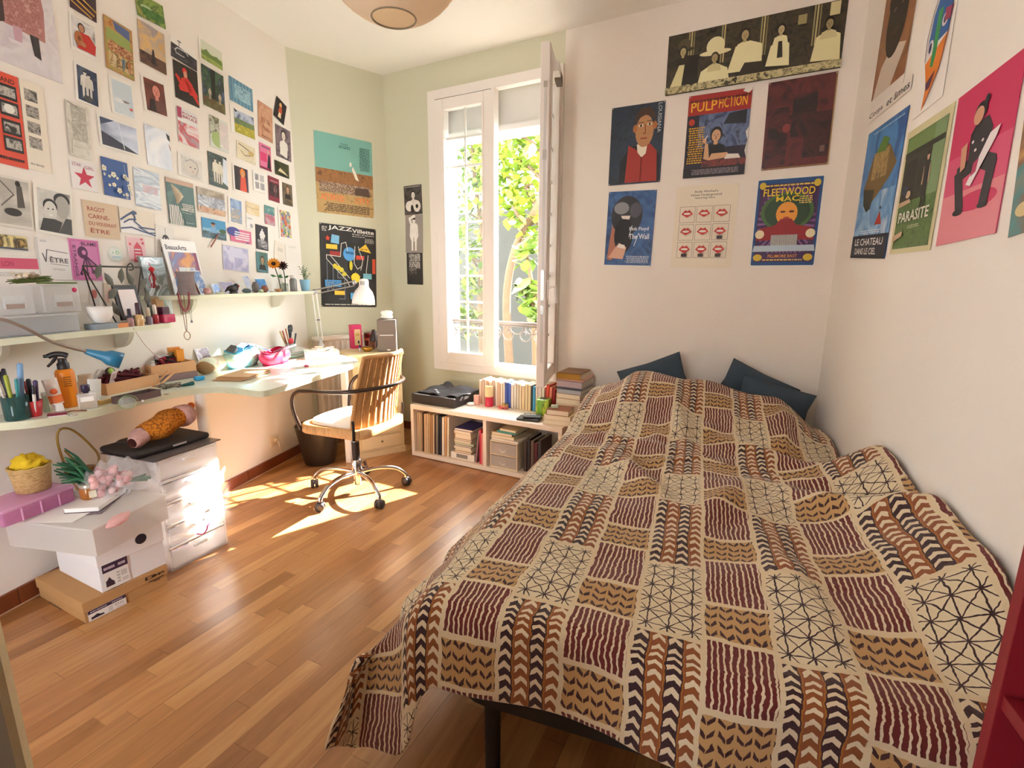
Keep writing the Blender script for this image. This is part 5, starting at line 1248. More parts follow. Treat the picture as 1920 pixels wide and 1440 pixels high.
# wooden drawers of yarn
PINE = M('dba878', .6, noise=.1, nscale=20); YARN = ['5a1424', '6a1a2c', '4a101c', '7a2434']
def wood_tray(label, c, w_, d_, h_, z, rz):
    t_ = thing('wooden_tray', label, 'tray', Vector((c.x, c.y, z)), rz)
    for nm, cc, dd in (('front_panel', (0, -d_ / 2 + .004, h_ / 2), (w_, .008, h_)), ('back_panel', (0, d_ / 2 - .004, h_ / 2), (w_, .008, h_)), ('side_panel', (-w_ / 2 + .004, 0, h_ / 2), (.008, d_ - .017, h_)), ('side_panel', (w_ / 2 - .004, 0, h_ / 2), (.008, d_ - .017, h_)), ('bottom_panel', (0, 0, .003), (w_ - .018, d_ - .018, .006))):
        mb = MB(); mb.box(cc, dd, PINE, bev=.001); mb.obj(nm, t_)
    return t_
a, b = ond(202, 742), ond(300, 720)
rz1 = ang(b - a); c = (a + b) / 2 + Vector((-math.sin(rz1), math.cos(rz1), 0)) * .075
W1 = (b - a).length
wood_tray('front pine tray of dark red yarn on the desk', c, W1, .15, .05, DZ, rz1)
def yarn(label, c, r, z, seed, cols=YARN, n=26, name='yarn_bundle'):
    q = random.Random(seed); mb = MB()
    for i in range(n):
        pts = [(q.uniform(-1, 1) * r[0], q.uniform(-1, 1) * r[1], r[2] * (.1 + .9 * q.random())) for _ in range(4)]
        mb.tube(smooth_path(pts, 4), .006, M(cols[i % len(cols)], .9), n=6)
    return solo(name, label, 'yarn', mb, Vector((c.x, c.y, z)), rz1)
yarn('dark red yarn heaped in the front pine tray', c, (W1 * .38, .045, .062), DZ + .016, 3, n=40)
p = c + Vector((math.cos(rz1), math.sin(rz1), 0)) * (-W1 * .3)
Xp = Matrix.Translation(Vector((p.x, p.y, DZ + .075)))
mb = MB(); mb.box((0, -.02, .0), (.035, .002, .055), M('e8dcd8', .5), tilt=Matrix.Rotation(.35, 4, 'X'), rz=.3); mb.box((0, -.0215, .0), (.022, .0015, .03), M('c8a8a4', .5), tilt=Matrix.Rotation(.35, 4, 'X'), rz=.3)
solo('white_packet', 'white packet sticking out of the front pine tray', 'packet', mb, p + Vector((.03, 0, DZ + .07 - p.z)), rz1)
solo('white_packet', 'second white packet tilted left in the front pine tray', 'packet', MB().box((0, 0, 0), (.022, .004, .06), M('efe9e6', .5), tilt=Matrix.Rotation(.5, 4, 'Y')), p + Vector((-.012, -.005, DZ + .072 - p.z)), rz1)
mb = MB(); mb.M = Matrix.Rotation(PI / 2 - .3, 4, 'X'); mb.lathe([(.02, -.004), (.021, 0), (.021, .004), (.016, .006)], M('4a2a30', .4), n=20); mb.lathe([(.016, .006), (.016, .008), (0, .009)], M('b0d85a', .3), n=20, sx=.8, sy=1)
solo('powder_compact', 'round compact with a lime green face in the front pine tray', 'compact', mb, p + Vector((.012, .03, DZ + .085 - p.z)), rz1)
a2, b2 = ond(285, 707, .032), ond(369, 695, .032)
rz2 = ang(b2 - a2)
c2 = (a2 + b2) / 2 + Vector((-math.sin(rz2), math.cos(rz2), 0)) * .055
W2_ = (b2 - a2).length * 1.0
wood_tray('back pine tray with red things in it, raised on the flat mauve box', c2, W2_, .11, .052, DZ + .032, rz2)
yarn('red ribbons and threads filling the back pine tray', c2, (W2_ * .3, .026, .06), DZ + .056, 9, ['8a1a2a', '2a1a1c', 'a82434', '5a1020'], 30, 'ribbon_bundle')
p = c2 + Vector((0, 0, DZ + .1 - c2.z))
dx2 = Vector((math.cos(rz2), math.sin(rz2), 0))
solo('thread_spool', 'white thread spool on the edge of the back pine tray', 'spool', MB().lathe([(.009, 0), (.009, .003), (.0075, .004), (.0075, .018), (.009, .019), (.009, .022), (0, .022)], M('ece6e2', .5), n=14), p - dx2 * .05 + Vector((.02, -.055, -.016)))
for i, (dx, hh, col, lab) in enumerate(((.0, .07, 'e09a50', 'orange card standing at the back of the back pine tray'), (.045, .06, 'e8962f', 'bright orange card box at the right of the back pine tray'))):
    solo('orange_card_box', lab, 'box', MB().box((0, 0, hh / 2), (.055 - .02 * i, .012 + .02 * i, hh), M(col, .6), bev=.001), p + dx2 * (dx + .02) + Vector((0, .02 - .04 * i, -.015)), rz2)
mb = MB(); mb.M = Matrix.Rotation(PI / 2, 4, 'X') @ Matrix.Rotation(.4, 4, 'Y'); mb.lathe([(.014, -.008), (.026, -.008), (.026, .008), (.014, .008), (.014, -.008)], M('8a7a5a', .5), n=22)
solo('tape_roll', 'brown tape roll propped between the orange cards', 'tape', mb, p + dx2 * .02 + Vector((.0, -.0, .006)), rz2)
yarn('pale scarf scrap folded over the ribbons in the back pine tray', c2 - dx2 * .02, (.03, .02, .02), DZ + .1, 12, ['c8c8d8', 'e0dce4', 'b8a8b0'], 8, 'fabric_scrap')
a, b = ond(318, 716), ond(364, 712)
t = thing('flat_case', 'flat mauve-grey case under the back pine tray', 'case', Vector((c2.x, c2.y, DZ)), rz2)
mb = MB(); mb.box((0, 0, .0155), (W2_ * 1.02, .12, .03), M('8a7474', .5), bev=.003); mb.obj('body', t)
p = ond(374, 713)
solo('blue_tag', 'bright blue plastic tag beside the mauve case', 'tag', MB().box((0, 0, .011), (.045, .025, .02), M('2f9ad0', .4), bev=.005), p, rz2)
def stick(label, a_, b_, za, zb):
    mb = MB(); d = Vector((b_.x, b_.y, zb)) - Vector((a_.x, a_.y, za)); mb.tube([(0, 0, 0), d * .5, d], [.0045, .005, .0045], M('d8a06a', .5), n=8)
    solo('wooden_stick', label, 'stick', mb, Vector((a_.x, a_.y, za)), 0, 'wooden sticks')
stick('left wooden stick leaning on the front pine tray', ond(287, 727), ond(318, 719), DZ + .006, DZ + .058)
stick('right wooden stick leaning on the front pine tray', ond(296, 728), ond(330, 719), DZ + .006, DZ + .055)
a, b = ond(218, 762), ond(290, 745)
rz3 = ang(b - a)
t = thing('open_box', 'dark brown open box at the desk edge below the pine tray', 'box', (a + b) / 2 + Vector((-.02, .035, 0)), rz3)
w_ = (b - a).length
for cc, dd, nm in (((0, -.03, .014), (w_, .003, .028), 'front_panel'), ((0, .03, .014), (w_, .003, .028), 'back_panel'), ((-w_ / 2, 0, .014), (.003, .057, .028), 'side_panel'), ((w_ / 2, 0, .014), (.003, .057, .028), 'side_panel'), ((0, 0, .002), (w_ - .004, .056, .003), 'bottom_panel')):
    mb = MB(); mb.box(cc, dd, M('5a4440', .6)); mb.obj(nm, t)
p = ond(236, 768)
t = thing('glass_dome', 'round wire-rimmed glass magnifier at the desk edge', 'magnifier', p + Vector((0, .012, .024)), AL - .9)
mb = MB(); mb.tube([(.028 * math.cos(x), 0, .024 * math.sin(x)) for x in [2 * PI * k / 28 for k in range(28)]], .0014, M('8a9a70', .3, .5), closed=True, n=6)
mb.tube([(.028 * math.cos(x), .03, .024 * math.sin(x)) for x in [PI * k / 14 for k in range(15)]], .0012, M('8a9a70', .3, .5), n=6); mb.obj('rim', t)
mb = MB(); mb.M = Matrix.Rotation(PI / 2, 4, 'X'); mb.lathe([(.0265, -.001), (.0265, .001), (0, .0015)], glassy('dfe8df', .02, .15), n=28, sy=.86); mb.obj('lens', t)
p = ond(268, 754)
solo('pearl', 'white pearl bead beside the brown box', 'bead', MB().ell((0, 0, .005), (.005, .005, .005), M('efe4dc', .2), 12, 8), p)
p = ond(198, 757)
solo('wooden_bar', 'short pale wooden bar left of the magnifier', 'bar', MB().box((0, 0, .009), (.05, .016, .018), M('d8b878', .6), bev=.002), p, rz3)
p = ond(316, 727)
q = random.Random(4); mb = MB()
for i in range(26):
    c_ = Vector((q.uniform(-.05, .05), q.uniform(-.028, .028), .004 + q.random() * .014)); ax_ = q.uniform(0, 3.1); tl = q.uniform(-.9, .9)
    Xr = Matrix.Translation(c_) @ Matrix.Rotation(ax_, 4, 'Z') @ Matrix.Rotation(tl, 4, 'X')
    mb.tube([Xr @ Vector((.012 * math.cos(x), .008 * math.sin(x), 0)) for x in [2 * PI * k / 12 for k in range(12)]], .0016, M(q.choice(['8a8070', 'a89c88', '5a5248']), .35, .6), closed=True, n=5)
solo('chain_pile', 'tangled pile of metal chain jewellery on the desk', 'jewellery', mb, p, rz2)
p = ond(352, 724)
solo('tassel', 'dark teal tassel beside the chain pile', 'tassel', MB().tube([(-.03, 0, .006), (-.022, 0, .008), (0, .002, .008), (.03, .005, .007)], [.003, .006, .008, .011], M('1f5a5a', .8), n=8), p, rz2 + .2)
solo('earring', 'small pale earring lying below the chain pile', 'earring', MB().tube([(.009 * math.cos(x), .006 * math.sin(x), .0015) for x in [2 * PI * k / 12 for k in range(12)]], .0012, M('a89a88', .4, .5), closed=True, n=5), ond(312, 740))
a_ = onshelf(250, .2, S1Z - .006); b_ = c2 + Vector((0, 0, DZ + .09 - c2.z))
solo('thread', 'thin red thread falling from the lower shelf to the back pine tray', 'thread', MB().tube(smooth_path([(0, 0, 0), (b_ - a_) * .3 + Vector((0, 0, -.03)), (b_ - a_) * .75 + Vector((0, 0, -.03)), b_ - a_], 5), .0009, M('b86a6a', .7), n=5), a_)
# paper bag, pouches
p = ond(400, 699) + Vector((-.01, .03, 0))
t = thing('paper_bag', 'cream bag with pink stripes lying on the desk beside the tray', 'bag', p, AL + .15)
mb = MB()
def bagf(u, v):
    x = (u - .5) * .17; th = math.sin(PI * min(1, max(0, u))) ** .5
    a_ = 2 * PI * v
    return (x, .05 * math.cos(a_) * (.5 + .5 * th), .046 + .038 * math.sin(a_) * (.4 + .6 * th) + .006 * math.sin(9 * u))
mb.grid(bagf, 16, 20, MA(['d8c8a8', 'e4dcc4', 'd8a8a4', 'dfe4cc'], 6, (.3, 1, 3), .7, kind='wave')); mb.obj('body', t)
mb = MB(); mb.ell((-.07, 0, .035), (.04, .045, .035), M('9a7a54', .9, bump=.5, bscale=200), 12, 8); mb.obj('brown_end', t)
p = ond(390, 668); p.z = DZ
leaning('tilted mauve portrait photo leaning behind the striped bag', 388, .03, .09, .09, ['c8b8c8', '8a6a78', 'e8dce0', 'a898b0'], DZ + .035, sc=16, rz=0.0, grp='photo cards behind the pouches')
leaning('small dark portrait card standing behind the blue pouch', 458, .03, .06, .05, ['2a1c18', '4a3428', 'c8a078', '2a1c18'], DZ + .05, sc=22, grp='photo cards behind the pouches')
def pouch(label, c, w_, d_, h_, m, rz, liner, name='makeup_pouch'):
    t_ = thing(name, label, 'pouch', c, rz)
    mb = MB()
    def f(u, v):
        a_ = 2 * PI * u
        g = [1.0, 1.1, 1.05, .8, .66][0]
        k_ = math.sin(PI * (.12 + .62 * v))
        r_ = .55 + .5 * k_
        return (w_ / 2 * r_ * math.cos(a_) * (1.06 - .05 * v), d_ / 2 * r_ * math.sin(a_), h_ * v + .008 * math.sin(3 * a_) * v)
    mb.grid(f, 29, 9, m); mb.prism([(w_ * .44 * math.cos(x), d_ * .44 * math.sin(x)) for x in [2 * PI * k / 20 for k in range(20)]], 0, .004, m); mb.obj('body', t_)
    mb = MB(); mb.tube([f(k / 28, 1.0) for k in range(28)], .004, liner, closed=True, n=6); mb.obj('zip_rim', t_)
    return t_
p = ond(445, 690) + Vector((0.0, .06, 0))
pouch('blue and pale green open makeup pouch on the desk', p, .27, .14, .095, MA(['3a98b8', 'c8d8b8', '5aaac8', 'd0d8c0'], 9, rough=.6), AL + .2, M('2f88a8', .6))
q = random.Random(2)
for i, (lab, c1, dx) in enumerate((('black case poking out of the blue pouch', '4a4444', -.06), ('light blue folded cloth in the blue pouch', '5aa0d8', .0), ('white and blue packet in the blue pouch', 'c8d8e8', .05), ('navy marker lying across the blue pouch', '2a3a6a', .02))):
    mb = MB(); mb.box((0, 0, 0), (.065, .035, .03) if i < 3 else (.12, .009, .009), M(c1, .5), tilt=Matrix.Rotation(-.5 + .25 * i, 4, 'Y') @ Matrix.Rotation(.2, 4, 'X'), bev=.003)
    solo('makeup_item', lab, 'makeup', mb, p + DL * dx * 1.3 + Vector((0, -.0 + .01 * i, .1 + .006 * (i % 2))), AL + .3 * i, 'things in the blue pouch')
p = ond(508, 684) + Vector((0, .06, 0))
t = pouch('crimson open pouch with white script on its side', p, .26, .13, .075, M('b81f4a', .6, noise=.1), AL + .2, M('8a1434', .5))
mb = MB(); vs, fs = textmesh('Quirky')
pens(p + Vector((0, 0, .055)), [(-.02, 0, -2.6, .5, .11, .0045, '8a8ac0', 'c8c8dc', 'pale lilac pen lying in the crimson pouch'), (.0, .01, 3.0, .1, .13, .0045, 'b8c8d8', 'd8e0e8', 'pale blue pen lying in the crimson pouch'), (.0, -.02, 2.4, -.6, .12, .005, '6a4a5a', '8a6a7a', 'mauve pen lying in the crimson pouch')], 'pens in the crimson pouch', .012)
bm_ = MB()
fx = MB(); 
for k, ch in enumerate(((-.05, .018), (-.03, .02), (-.015, .018), (.0, .02), (.02, .019), (.04, .021))):
    fx.tube(smooth_path([(ch[0] - .006, 0, ch[1]), (ch[0], -.001, ch[1] + .012), (ch[0] + .003, 0, ch[1]), (ch[0] + .009, 0, ch[1] + .006)], 4), .0012, M('f2e6e6', .5), n=5)
fx.M = Matrix.Identity(4)
o = fx.obj('white_script', t); o.location = (.01, -.068, .008); o.rotation_euler = (-.1, 0, 0)
p = ond(554, 671) + Vector((0, .02, 0))
t = thing('marker_bundle', 'bundle of green markers in clear wrap beside the crimson pouch', 'markers', p, AL - .5)
for i in range(5):
    mb = MB(); mb.tube([(-.055, (i - 2) * .013, .012 + .012 * (i % 2)), (.055, (i - 2) * .012, .016 + .014 * (i % 2))], .0062, M(['8ac8b0', '5aa890', 'b8dcc8', '4a8a7a', 'a0d0b8'][i], .4), n=8); mb.obj('marker', t)
mb = MB(); mb.ell((.0, 0, .035), (.07, .042, .033), glassy('eef4f2', .08, .22), 16, 9, .15, 3); mb.obj('clear_wrap', t)
p = onshelf(546, .1, DZ)
t = thing('pen_cup', 'clear cup of pencils and scissors at the back of the desk', 'cup', p)
MB().lathe([(.03, 0), (.032, .003), (.034, .075), (.032, .075), (.03, .006), (0, .005)], glassy('dfe8e4', .06, .3), n=22).obj('cup_body', t)
pens(p, [(-.012, 0, -.3, -.1, .15, .0045, 'a88a50', 'c8a868', 'yellow pencil in the clear cup'), (-.006, -.01, -.18, -.1, .15, .005, '8a4a34', 'a85a40', 'brown pencil in the clear cup'), (.0, .01, -.05, .02, .15, .0055, '3a3034', '4a3a40', 'black pen in the clear cup'), (.014, 0, .2, .05, .13, .005, '3a3a40', '3a3a40', 'dark pen leaning right in the clear cup'), (-.004, .012, -.2, .1, .16, .004, 'c87a50', 'c87a50', 'orange pencil in the clear cup')], 'pencils in the clear cup')
t = thing('scissors', 'black-handled scissors standing in the clear cup', 'scissors', p + Vector((.006, .004, .02)), AL + .3)
mb = MB()
for sg in (-1, 1):
    mb.tube([(sg * .018 + .016 * math.cos(x), 0, .15 + .022 * math.sin(x)) for x in [2 * PI * k / 16 for k in range(16)]], .0045, M('26303a', .4), closed=True, n=7)
    mb.tube([(sg * .012, 0, .13), (0, 0, .095)], .004, M('26303a', .4))
mb.obj('handles', t)
mb = MB(); mb.box((0, 0, .055), (.012, .003, .09), CHROME); mb.obj('blades', t)
solo('red_sharpener', 'red plastic gadget among the pens of the clear cup', 'gadget', MB().ell((0, 0, 0), (.016, .012, .024), M('d83a4a', .4), 12, 8), p + Vector((.012, -.012, .088)))
a, b = ond(562, 676), ond(608, 677); c_ = ond(632, 668)
ctr = (a + c_) / 2
t = thing('paper_tray', 'low white cardboard tray heaped with paper scraps on the desk', 'tray', ctr + Vector((-.0, .05, 0)), AL - .95)
for cc, dd, nm in (((0, -.08, .02), (.2, .003, .04), 'front_panel'), ((0, .08, .02), (.2, .003, .04), 'back_panel'), ((-.1, 0, .02), (.003, .157, .04), 'side_panel'), ((.1, 0, .02), (.003, .157, .04), 'side_panel'), ((0, 0, .002), (.196, .156, .003), 'bottom_panel')):
    mb = MB(); mb.box(cc, dd, M('efe8de', .6)); mb.obj(nm, t)
q = random.Random(6)
for i in range(14):
    mb = MB(); mb.box((0, 0, 0), (q.uniform(.03, .07), q.uniform(.02, .04), .003), M(q.choice(['f2ece4', 'd8c8b8', 'b8c0c4', 'e8d0c4', 'c89a90', 'efe4d0']), .6), tilt=Matrix.Rotation(q.uniform(-.4, .4), 4, 'X') @ Matrix.Rotation(q.uniform(-.3, .3), 4, 'Y'))
    o = mb.obj('paper_scrap', loc=t.location + Vector((q.uniform(-.06, .06), q.uniform(-.05, .05), .03 + i * .0025)), rz=q.uniform(0, 3))
    tag(o, 'scrap of paper in the heap filling the white cardboard tray', 'paper scrap', 'paper scraps in the white tray')
for i in range(4):
    p = ond(450, 708); p.z = DZ + .003 + i * .0045
    mb = MB(); mb.box((0, 0, 0), (.25 - .01 * i, .15, .003), M(['c89a70', 'd0a47a', 'c49468', 'd4aa80'][i], .8))
    solo('kraft_envelope', ['bottom', 'second', 'third', 'topmost'][i] + ' brown envelope of the stack lying on the desk', 'envelope', mb, p + Vector((.008 * (i % 2), .03 + .004 * i, 0)), AL + .1 + .03 * i, 'brown envelopes on the desk')
p = ond(574, 688)
solo('paper_scrap', 'crumpled pink paper bit on the sunlit end of the desk', 'paper scrap', MB().ell((0, 0, .007), (.014, .011, .008), M('d85a78', .7), 8, 6, .6, 4), p)
solo('bottle_stopper', 'small white stopper lying in front of the blue pouch', 'cap', MB().lathe([(.006, 0), (.006, .01), (.004, .012)], M('f2eee8', .4), n=12), ond(455, 692))

# ------------------------------------------------------------------ under the desk
def corners(pxs, z=0.0):
    return [at(x, y, z) for x, y in pxs]
a, b = corners([(322, 1074), (428, 1018)])
rzt = ang(b - a); wt = (b - a).length; dt = .33; ht = .50
nt_ = Vector((-math.sin(rzt), math.cos(rzt), 0))
t = thing('drawer_tower', 'translucent white plastic drawer tower of five drawers under the desk', 'drawer tower', (a + b) / 2 + nt_ * dt / 2, rzt)
TW = glassy('fbf9f8', .3, .6); TWF = glassy('fdfbfa', .25, .5)
mb = MB()
for sx in (-1, 1):
    mb.box((sx * (wt / 2 - .004), 0, ht / 2), (.008, dt, ht), TW)
mb.box((0, dt / 2 - .003, ht / 2), (wt - .016, .006, ht), TW); mb.box((0, 0, ht - .005), (wt, dt, .012), M('efece8', .35), bev=.003); mb.box((0, 0, .006), (wt - .016, dt, .012), TW)
for k in range(1, 5):
    mb.box((0, -dt / 2 + .006, ht * k / 5), (wt - .016, .012, .008), M('efece8', .35))
mb.obj('body', t)
q = random.Random(11)
for k in range(5):
    z0 = ht * k / 5 + .012; hh = ht / 5 - .022
    mb = MB(); mb.box((0, -dt / 2 + .002, z0 + hh / 2), (wt - .024, .005, hh), TWF); mb.box((0, -.004, z0 + .004), (wt - .03, dt - .03, .003), TWF)
    for sx in (-1, 1): mb.box((sx * (wt / 2 - .016), 0, z0 + hh * .4), (.003, dt - .03, hh * .8), TWF)
    d_ = mb.obj('drawer', t)
    mb = MB(); mb.box((0, -dt / 2 - .006, z0 + hh * .8), (.06, .014, .01), M('f4f1ee', .3), bev=.003); mb.obj('handle', d_)
    mb = MB()
    for j in range(7):
        mb.box((q.uniform(-.08, .08), q.uniform(-.12, .08), z0 + .012 + q.random() * .02), (q.uniform(.03, .09), q.uniform(.03, .08), q.uniform(.012, .03)), M(q.choice(['b8a8b8', '8a90b0', 'd8c0a8', '6a6a74', 'e0c8d0', 'a8c0b0', 'd8b060', 'c8c8d4']), .7), rz=q.uniform(0, 3))
    mb.obj('contents', d_)
tower_c = t.location.copy()
mb = MB(); mb.tube(smooth_path([(-.03, 0, .0), (-.005, -.003, -.012), (.015, -.003, .0), (.02, -.003, .015), (.035, 0, .022)], 5), .003, M('c83a7a', .4), n=6)
o = mb.obj('pink_handle', t, loc=(.02, -dt / 2 - .005, .12)); o['label'] = 'pink plastic handle'
ztop = ht + .002
mb = MB(); mb.box((0, 0, .003), (wt * 1.16, dt * .95, .004), M('6a6260', .15), rz=.06)
solo('glossy_magazine', 'glossy dark magazine covering the top of the drawer tower', 'magazine', mb, tower_c + Vector((.012, -.01, ztop + .001)), rzt)
t = thing('laptop_sleeve', 'black laptop sleeve lying on the drawer tower under the orange crochet', 'sleeve', tower_c + Vector((-.02, .0, ztop + .0065)), rzt)
mb = MB(); mb.box((0, 0, .015), (.33, .24, .028), M('2c2626', .7), bev=.012); mb.obj('body', t)
mb = MB(); mb.box((.02, -.1215, .015), (.06, .002, .008), M('b8b0ac', .5)); mb.obj('logo_patch', t)
mb = MB(); mb.ell((-.06, .09, .03), (.05, .035, .008), M('3a3434', .6), 12, 6); mb.obj('flap', t)
p = tower_c + Vector((.02, .005, ztop + .05))
t = thing('crochet_work', 'rolled orange crochet piece with pink ends on the laptop sleeve', 'crochet', p, rzt + .25)
t.scale = (1.2, 1.2, 1.25)
def roll(x0, x1, r0, r1, m, nm, zc=.042):
    mb = MB()
    def f(u, v):
        a_ = 2 * PI * v; x = x0 + (x1 - x0) * u
        r_ = (r0 + (r1 - r0) * u) * (1 + .05 * math.sin(24 * u * 3.14) * math.cos(6 * a_)) * (math.sin(PI * min(.98, max(.02, .08 + .86 * u))) ** .25)
        return (x, r_ * 1.15 * math.cos(a_) + .01 * math.sin(5 * x / .1), zc + (r_ * math.sin(a_)) + .012 * x / .1)
    mb.grid(f, 26, 20, m); return mb.obj(nm, t)
KN = bpy.data.materials.new('crochet_orange'); KN.use_nodes = True
_b = KN.node_tree.nodes['Principled BSDF']; _b.inputs['Roughness'].default_value = .9
_tc = KN.node_tree.nodes.new('ShaderNodeTexCoord'); _v = KN.node_tree.nodes.new('ShaderNodeTexVoronoi'); _v.inputs['Scale'].default_value = 130
_rp = KN.node_tree.nodes.new('ShaderNodeValToRGB'); _rp.color_ramp.elements[0].color = lin('d8821a'); _rp.color_ramp.elements[1].color = lin('8a4a0a'); _rp.color_ramp.elements[0].position = .35; _rp.color_ramp.elements[1].position = .8
_bp = KN.node_tree.nodes.new('ShaderNodeBump'); _bp.inputs['Strength'].default_value = .8; _bp.inputs['Distance'].default_value = .004; _bp.invert = True
for x, y in ((_tc.outputs['Object'], _v.inputs['Vector']), (_v.outputs['Distance'], _rp.inputs['Fac']), (_rp.outputs['Color'], _b.inputs['Base Color']), (_v.outputs['Distance'], _bp.inputs['Height']), (_bp.outputs['Normal'], _b.inputs['Normal'])):
    KN.node_tree.links.new(x, y)
PK = M('d8a8a0', .9, bump=.6, bscale=120)
roll(-.095, .07, .036, .046, KN, 'orange_section'); o = roll(-.15, -.08, .022, .034, PK, 'pink_end', .036); roll(.06, .12, .046, .03, PK, 'pink_end')
MB().ell((.135, 0, .075), (.013, .013, .013), M('d8703a', .9, bump=.6, bscale=200), 10, 7).obj('pompom', t)
# shoe boxes
a, b, cc = corners([(160, 1171), (318, 1092), (65, 1122)])
KR = M('b88a58', .85, noise=.06, nscale=12)
def shoebox(label, a, b, depth, z, h, m, lid, lab_l, label_sticker=True, group=None):
    rz_ = ang(b - a); w_ = (b - a).length; n_ = Vector((-math.sin(rz_), math.cos(rz_), 0))
    t_ = thing('shoe_box', label, 'box', (a + b) / 2 + n_ * depth / 2 + Vector((0, 0, z - a.z)), rz_, group)
    mb = MB(); mb.box((0, 0, h * .5), (w_ - .008, depth - .008, h), m, bev=.001); mb.obj('body', t_)
    mb = MB(); mb.box((0, 0, h + .001 - h * .25), (w_, depth, h * .5), lid, bev=.002); mb.obj('lid', t_)
    if label_sticker:
        mb = MB(); X0 = -w_ / 2 + .012; y_ = -depth / 2 - .0005
        mb.M = Matrix.Translation((0, y_, 0)) @ Matrix.Rotation(PI / 2, 4, 'X')
        lw_, lh = w_ * lab_l, h * .5
        mb.M = mb.M @ Matrix.Translation((X0 + lw_ / 2, h * .02 + lh / 2, 0))
        mb.box((0, 0, 0), (lw_, lh, .0008), M('f0ece8', .5))
        draw(mb, 'r 0 .68 1 1 3a1f3a;k .06 .74 .5 .92 1 d8c8d8;k .62 .74 .9 .92 1 d8c8d8;p 3a2838 .06 .12 .4 .12 .38 .28 .3 .32 .22 .48 .12 .36 .07 .36;' + ''.join('r %.3f .34 %.3f .56 5a4a54;' % (.68 + .03 * i, .685 + .03 * i + .008 * (i % 2)) for i in range(8)) + 'k .5 .12 .62 .6 4 a8a0a4;k .68 .12 .95 .26 2 b8b0b4', lw_, lh, .0006, 2)
        mb.obj('shoe_label', t_)
    return t_, rz_, w_
t, rzb, wb = shoebox('flat brown cardboard shoe box at the bottom of the stack by the drawer tower', a, b, (cc - a).length, 0.0, .082, KR, M('bc8e5c', .85, noise=.06, nscale=12), .42)
mb = MB(); mb.M = Matrix.Translation((0, -(cc - a).length / 2 - .0008, 0)) @ Matrix.Rotation(PI / 2, 4, 'X') @ Matrix.Translation((wb * .33, .055, 0))
draw(mb, 't .05 .5 .9 .35 3a2c20 Dr;t .35 .5 .6 .3 3a2c20 Martens;r .2 .2 .9 .3 3a2c20;r .4 .05 .7 .14 3a2c20', .08, .04, .0003, 2); mb.obj('printed_logo', t)
mb = MB(); mb.M = Matrix.Translation((-wb / 2 - .0008, 0, 0)) @ Matrix.Rotation(-PI / 2, 4, 'Z') @ Matrix.Rotation(PI / 2, 4, 'X')
draw(mb, 'k .2 .5 .5 .62 1 5a4630;k .6 .3 .9 .42 1 5a4630', .3, .08, .0003, 5); mb.obj('printed_text', t)
ZB = .084
def edge_pt(x, z):   # a point in the vertical plane of the box front
    return atv(x, 1000, a, b)
fdir = (b - a).normalized(); fn = Vector((-fdir.y, fdir.x, 0))
p1 = atv(190, 1104, a, b); p2 = atv(314, 1050, a, b); p1.z = p2.z = 0
t, *_ = shoebox('white shoe box with a shoe label in the middle of the stack', p1 + fn * .003, p2 + fn * .003, .33, ZB, .205, M('ece8ea', .6), M('f0ecec', .6), .36)
MB().lathe([(.02, -.001), (.02, .001), (0, .0012)], M('2a1a26', .9), n=20, sx=1).obj('finger_hole', t, loc=(.035, -.1662, .15)).rotation_euler = (PI / 2, 0, 0)
ZC, HB, ZT = .298, .094, .40
p1, p2 = at(174, 993, ZT), at(311, 927, ZT); p1.z = p2.z = 0
rz_ = ang(p2 - p1)
w_ = (p2 - p1).length
fn = Vector((-(p2 - p1).y, (p2 - p1).x, 0)).normalized()
t = thing('frosted_box', 'wide frosted plastic box topping the stack of shoe boxes', 'storage box', (p1 + p2) / 2 + fn * .19 + Vector((0, 0, ZC)), rz_)
mb = MB()
for cc_, dd_ in (((0, -.186, HB / 2), (w_, .004, HB)), ((0, .186, HB / 2), (w_, .004, HB)), ((-w_ / 2 + .002, 0, HB / 2), (.004, .368, HB)), ((w_ / 2 - .002, 0, HB / 2), (.004, .368, HB)), ((0, 0, .003), (w_ - .008, .366, .004))):
    mb.box(cc_, dd_, glassy('f6f3f0', .4, .6))
mb.obj('body', t)
mb = MB(); mb.box((0, 0, HB + .0045), (w_ + .012, .386, .008), glassy('f8f6f4', .3, .65), bev=.003); mb.obj('lid', t)
mb = MB(); mb.box((.0, -.05, .02), (w_ * .8, .18, .03), M('b8b0a8', .8)); mb.box((-.03, -.12, .03), (.1, .08, .04), M('d8a8ac', .8)); mb.obj('contents', t)
fc = t.location.copy()
def ontop(x, y, z=ZT):
    return at(x, y, z)
p = ontop(112, 975)
solo('paper_sheet', 'white paper sheet lying under the pink organiser box', 'paper', MB().box((0, 0, .001), (.2, .16, .0012), M('ece6e2', .7)), ontop(105, 968) + Vector((.02, .05, .001)), rz_ + .2)
a3, b3 = ontop(66, 979), ontop(132, 952)
rzo = ang(b3 - a3)
p = (a3 + b3) / 2 + Vector((-math.sin(rzo), math.cos(rzo), 0)) * .085 + Vector((-.03, -.0, .003))
t = thing('organiser_box', 'pink translucent compartment box left of the honey jar', 'box', p, rzo)
PKB = glassy('eaa4d4', .15, .6)
mb = MB(); mb.box((0, 0, .026), (.23, .15, .05), PKB, bev=.006); mb.obj('body', t)
mb = MB(); mb.box((0, 0, .056), (.238, .158, .012), glassy('f2bce0', .12, .55), bev=.004); mb.obj('lid', t)
mb = MB()
for x in (-.06, .0, .06):
    mb = MB(); mb.box((x, -.0765, .026), (.004, .003, .046), M('e8b0d8', .3)); mb.obj('divider', t)
p2_ = at(64, 918, ZT + .066)
t = thing('wicker_basket', 'small wicker basket stuffed with yellow cloth on the pink box', 'basket', p2_, 0)
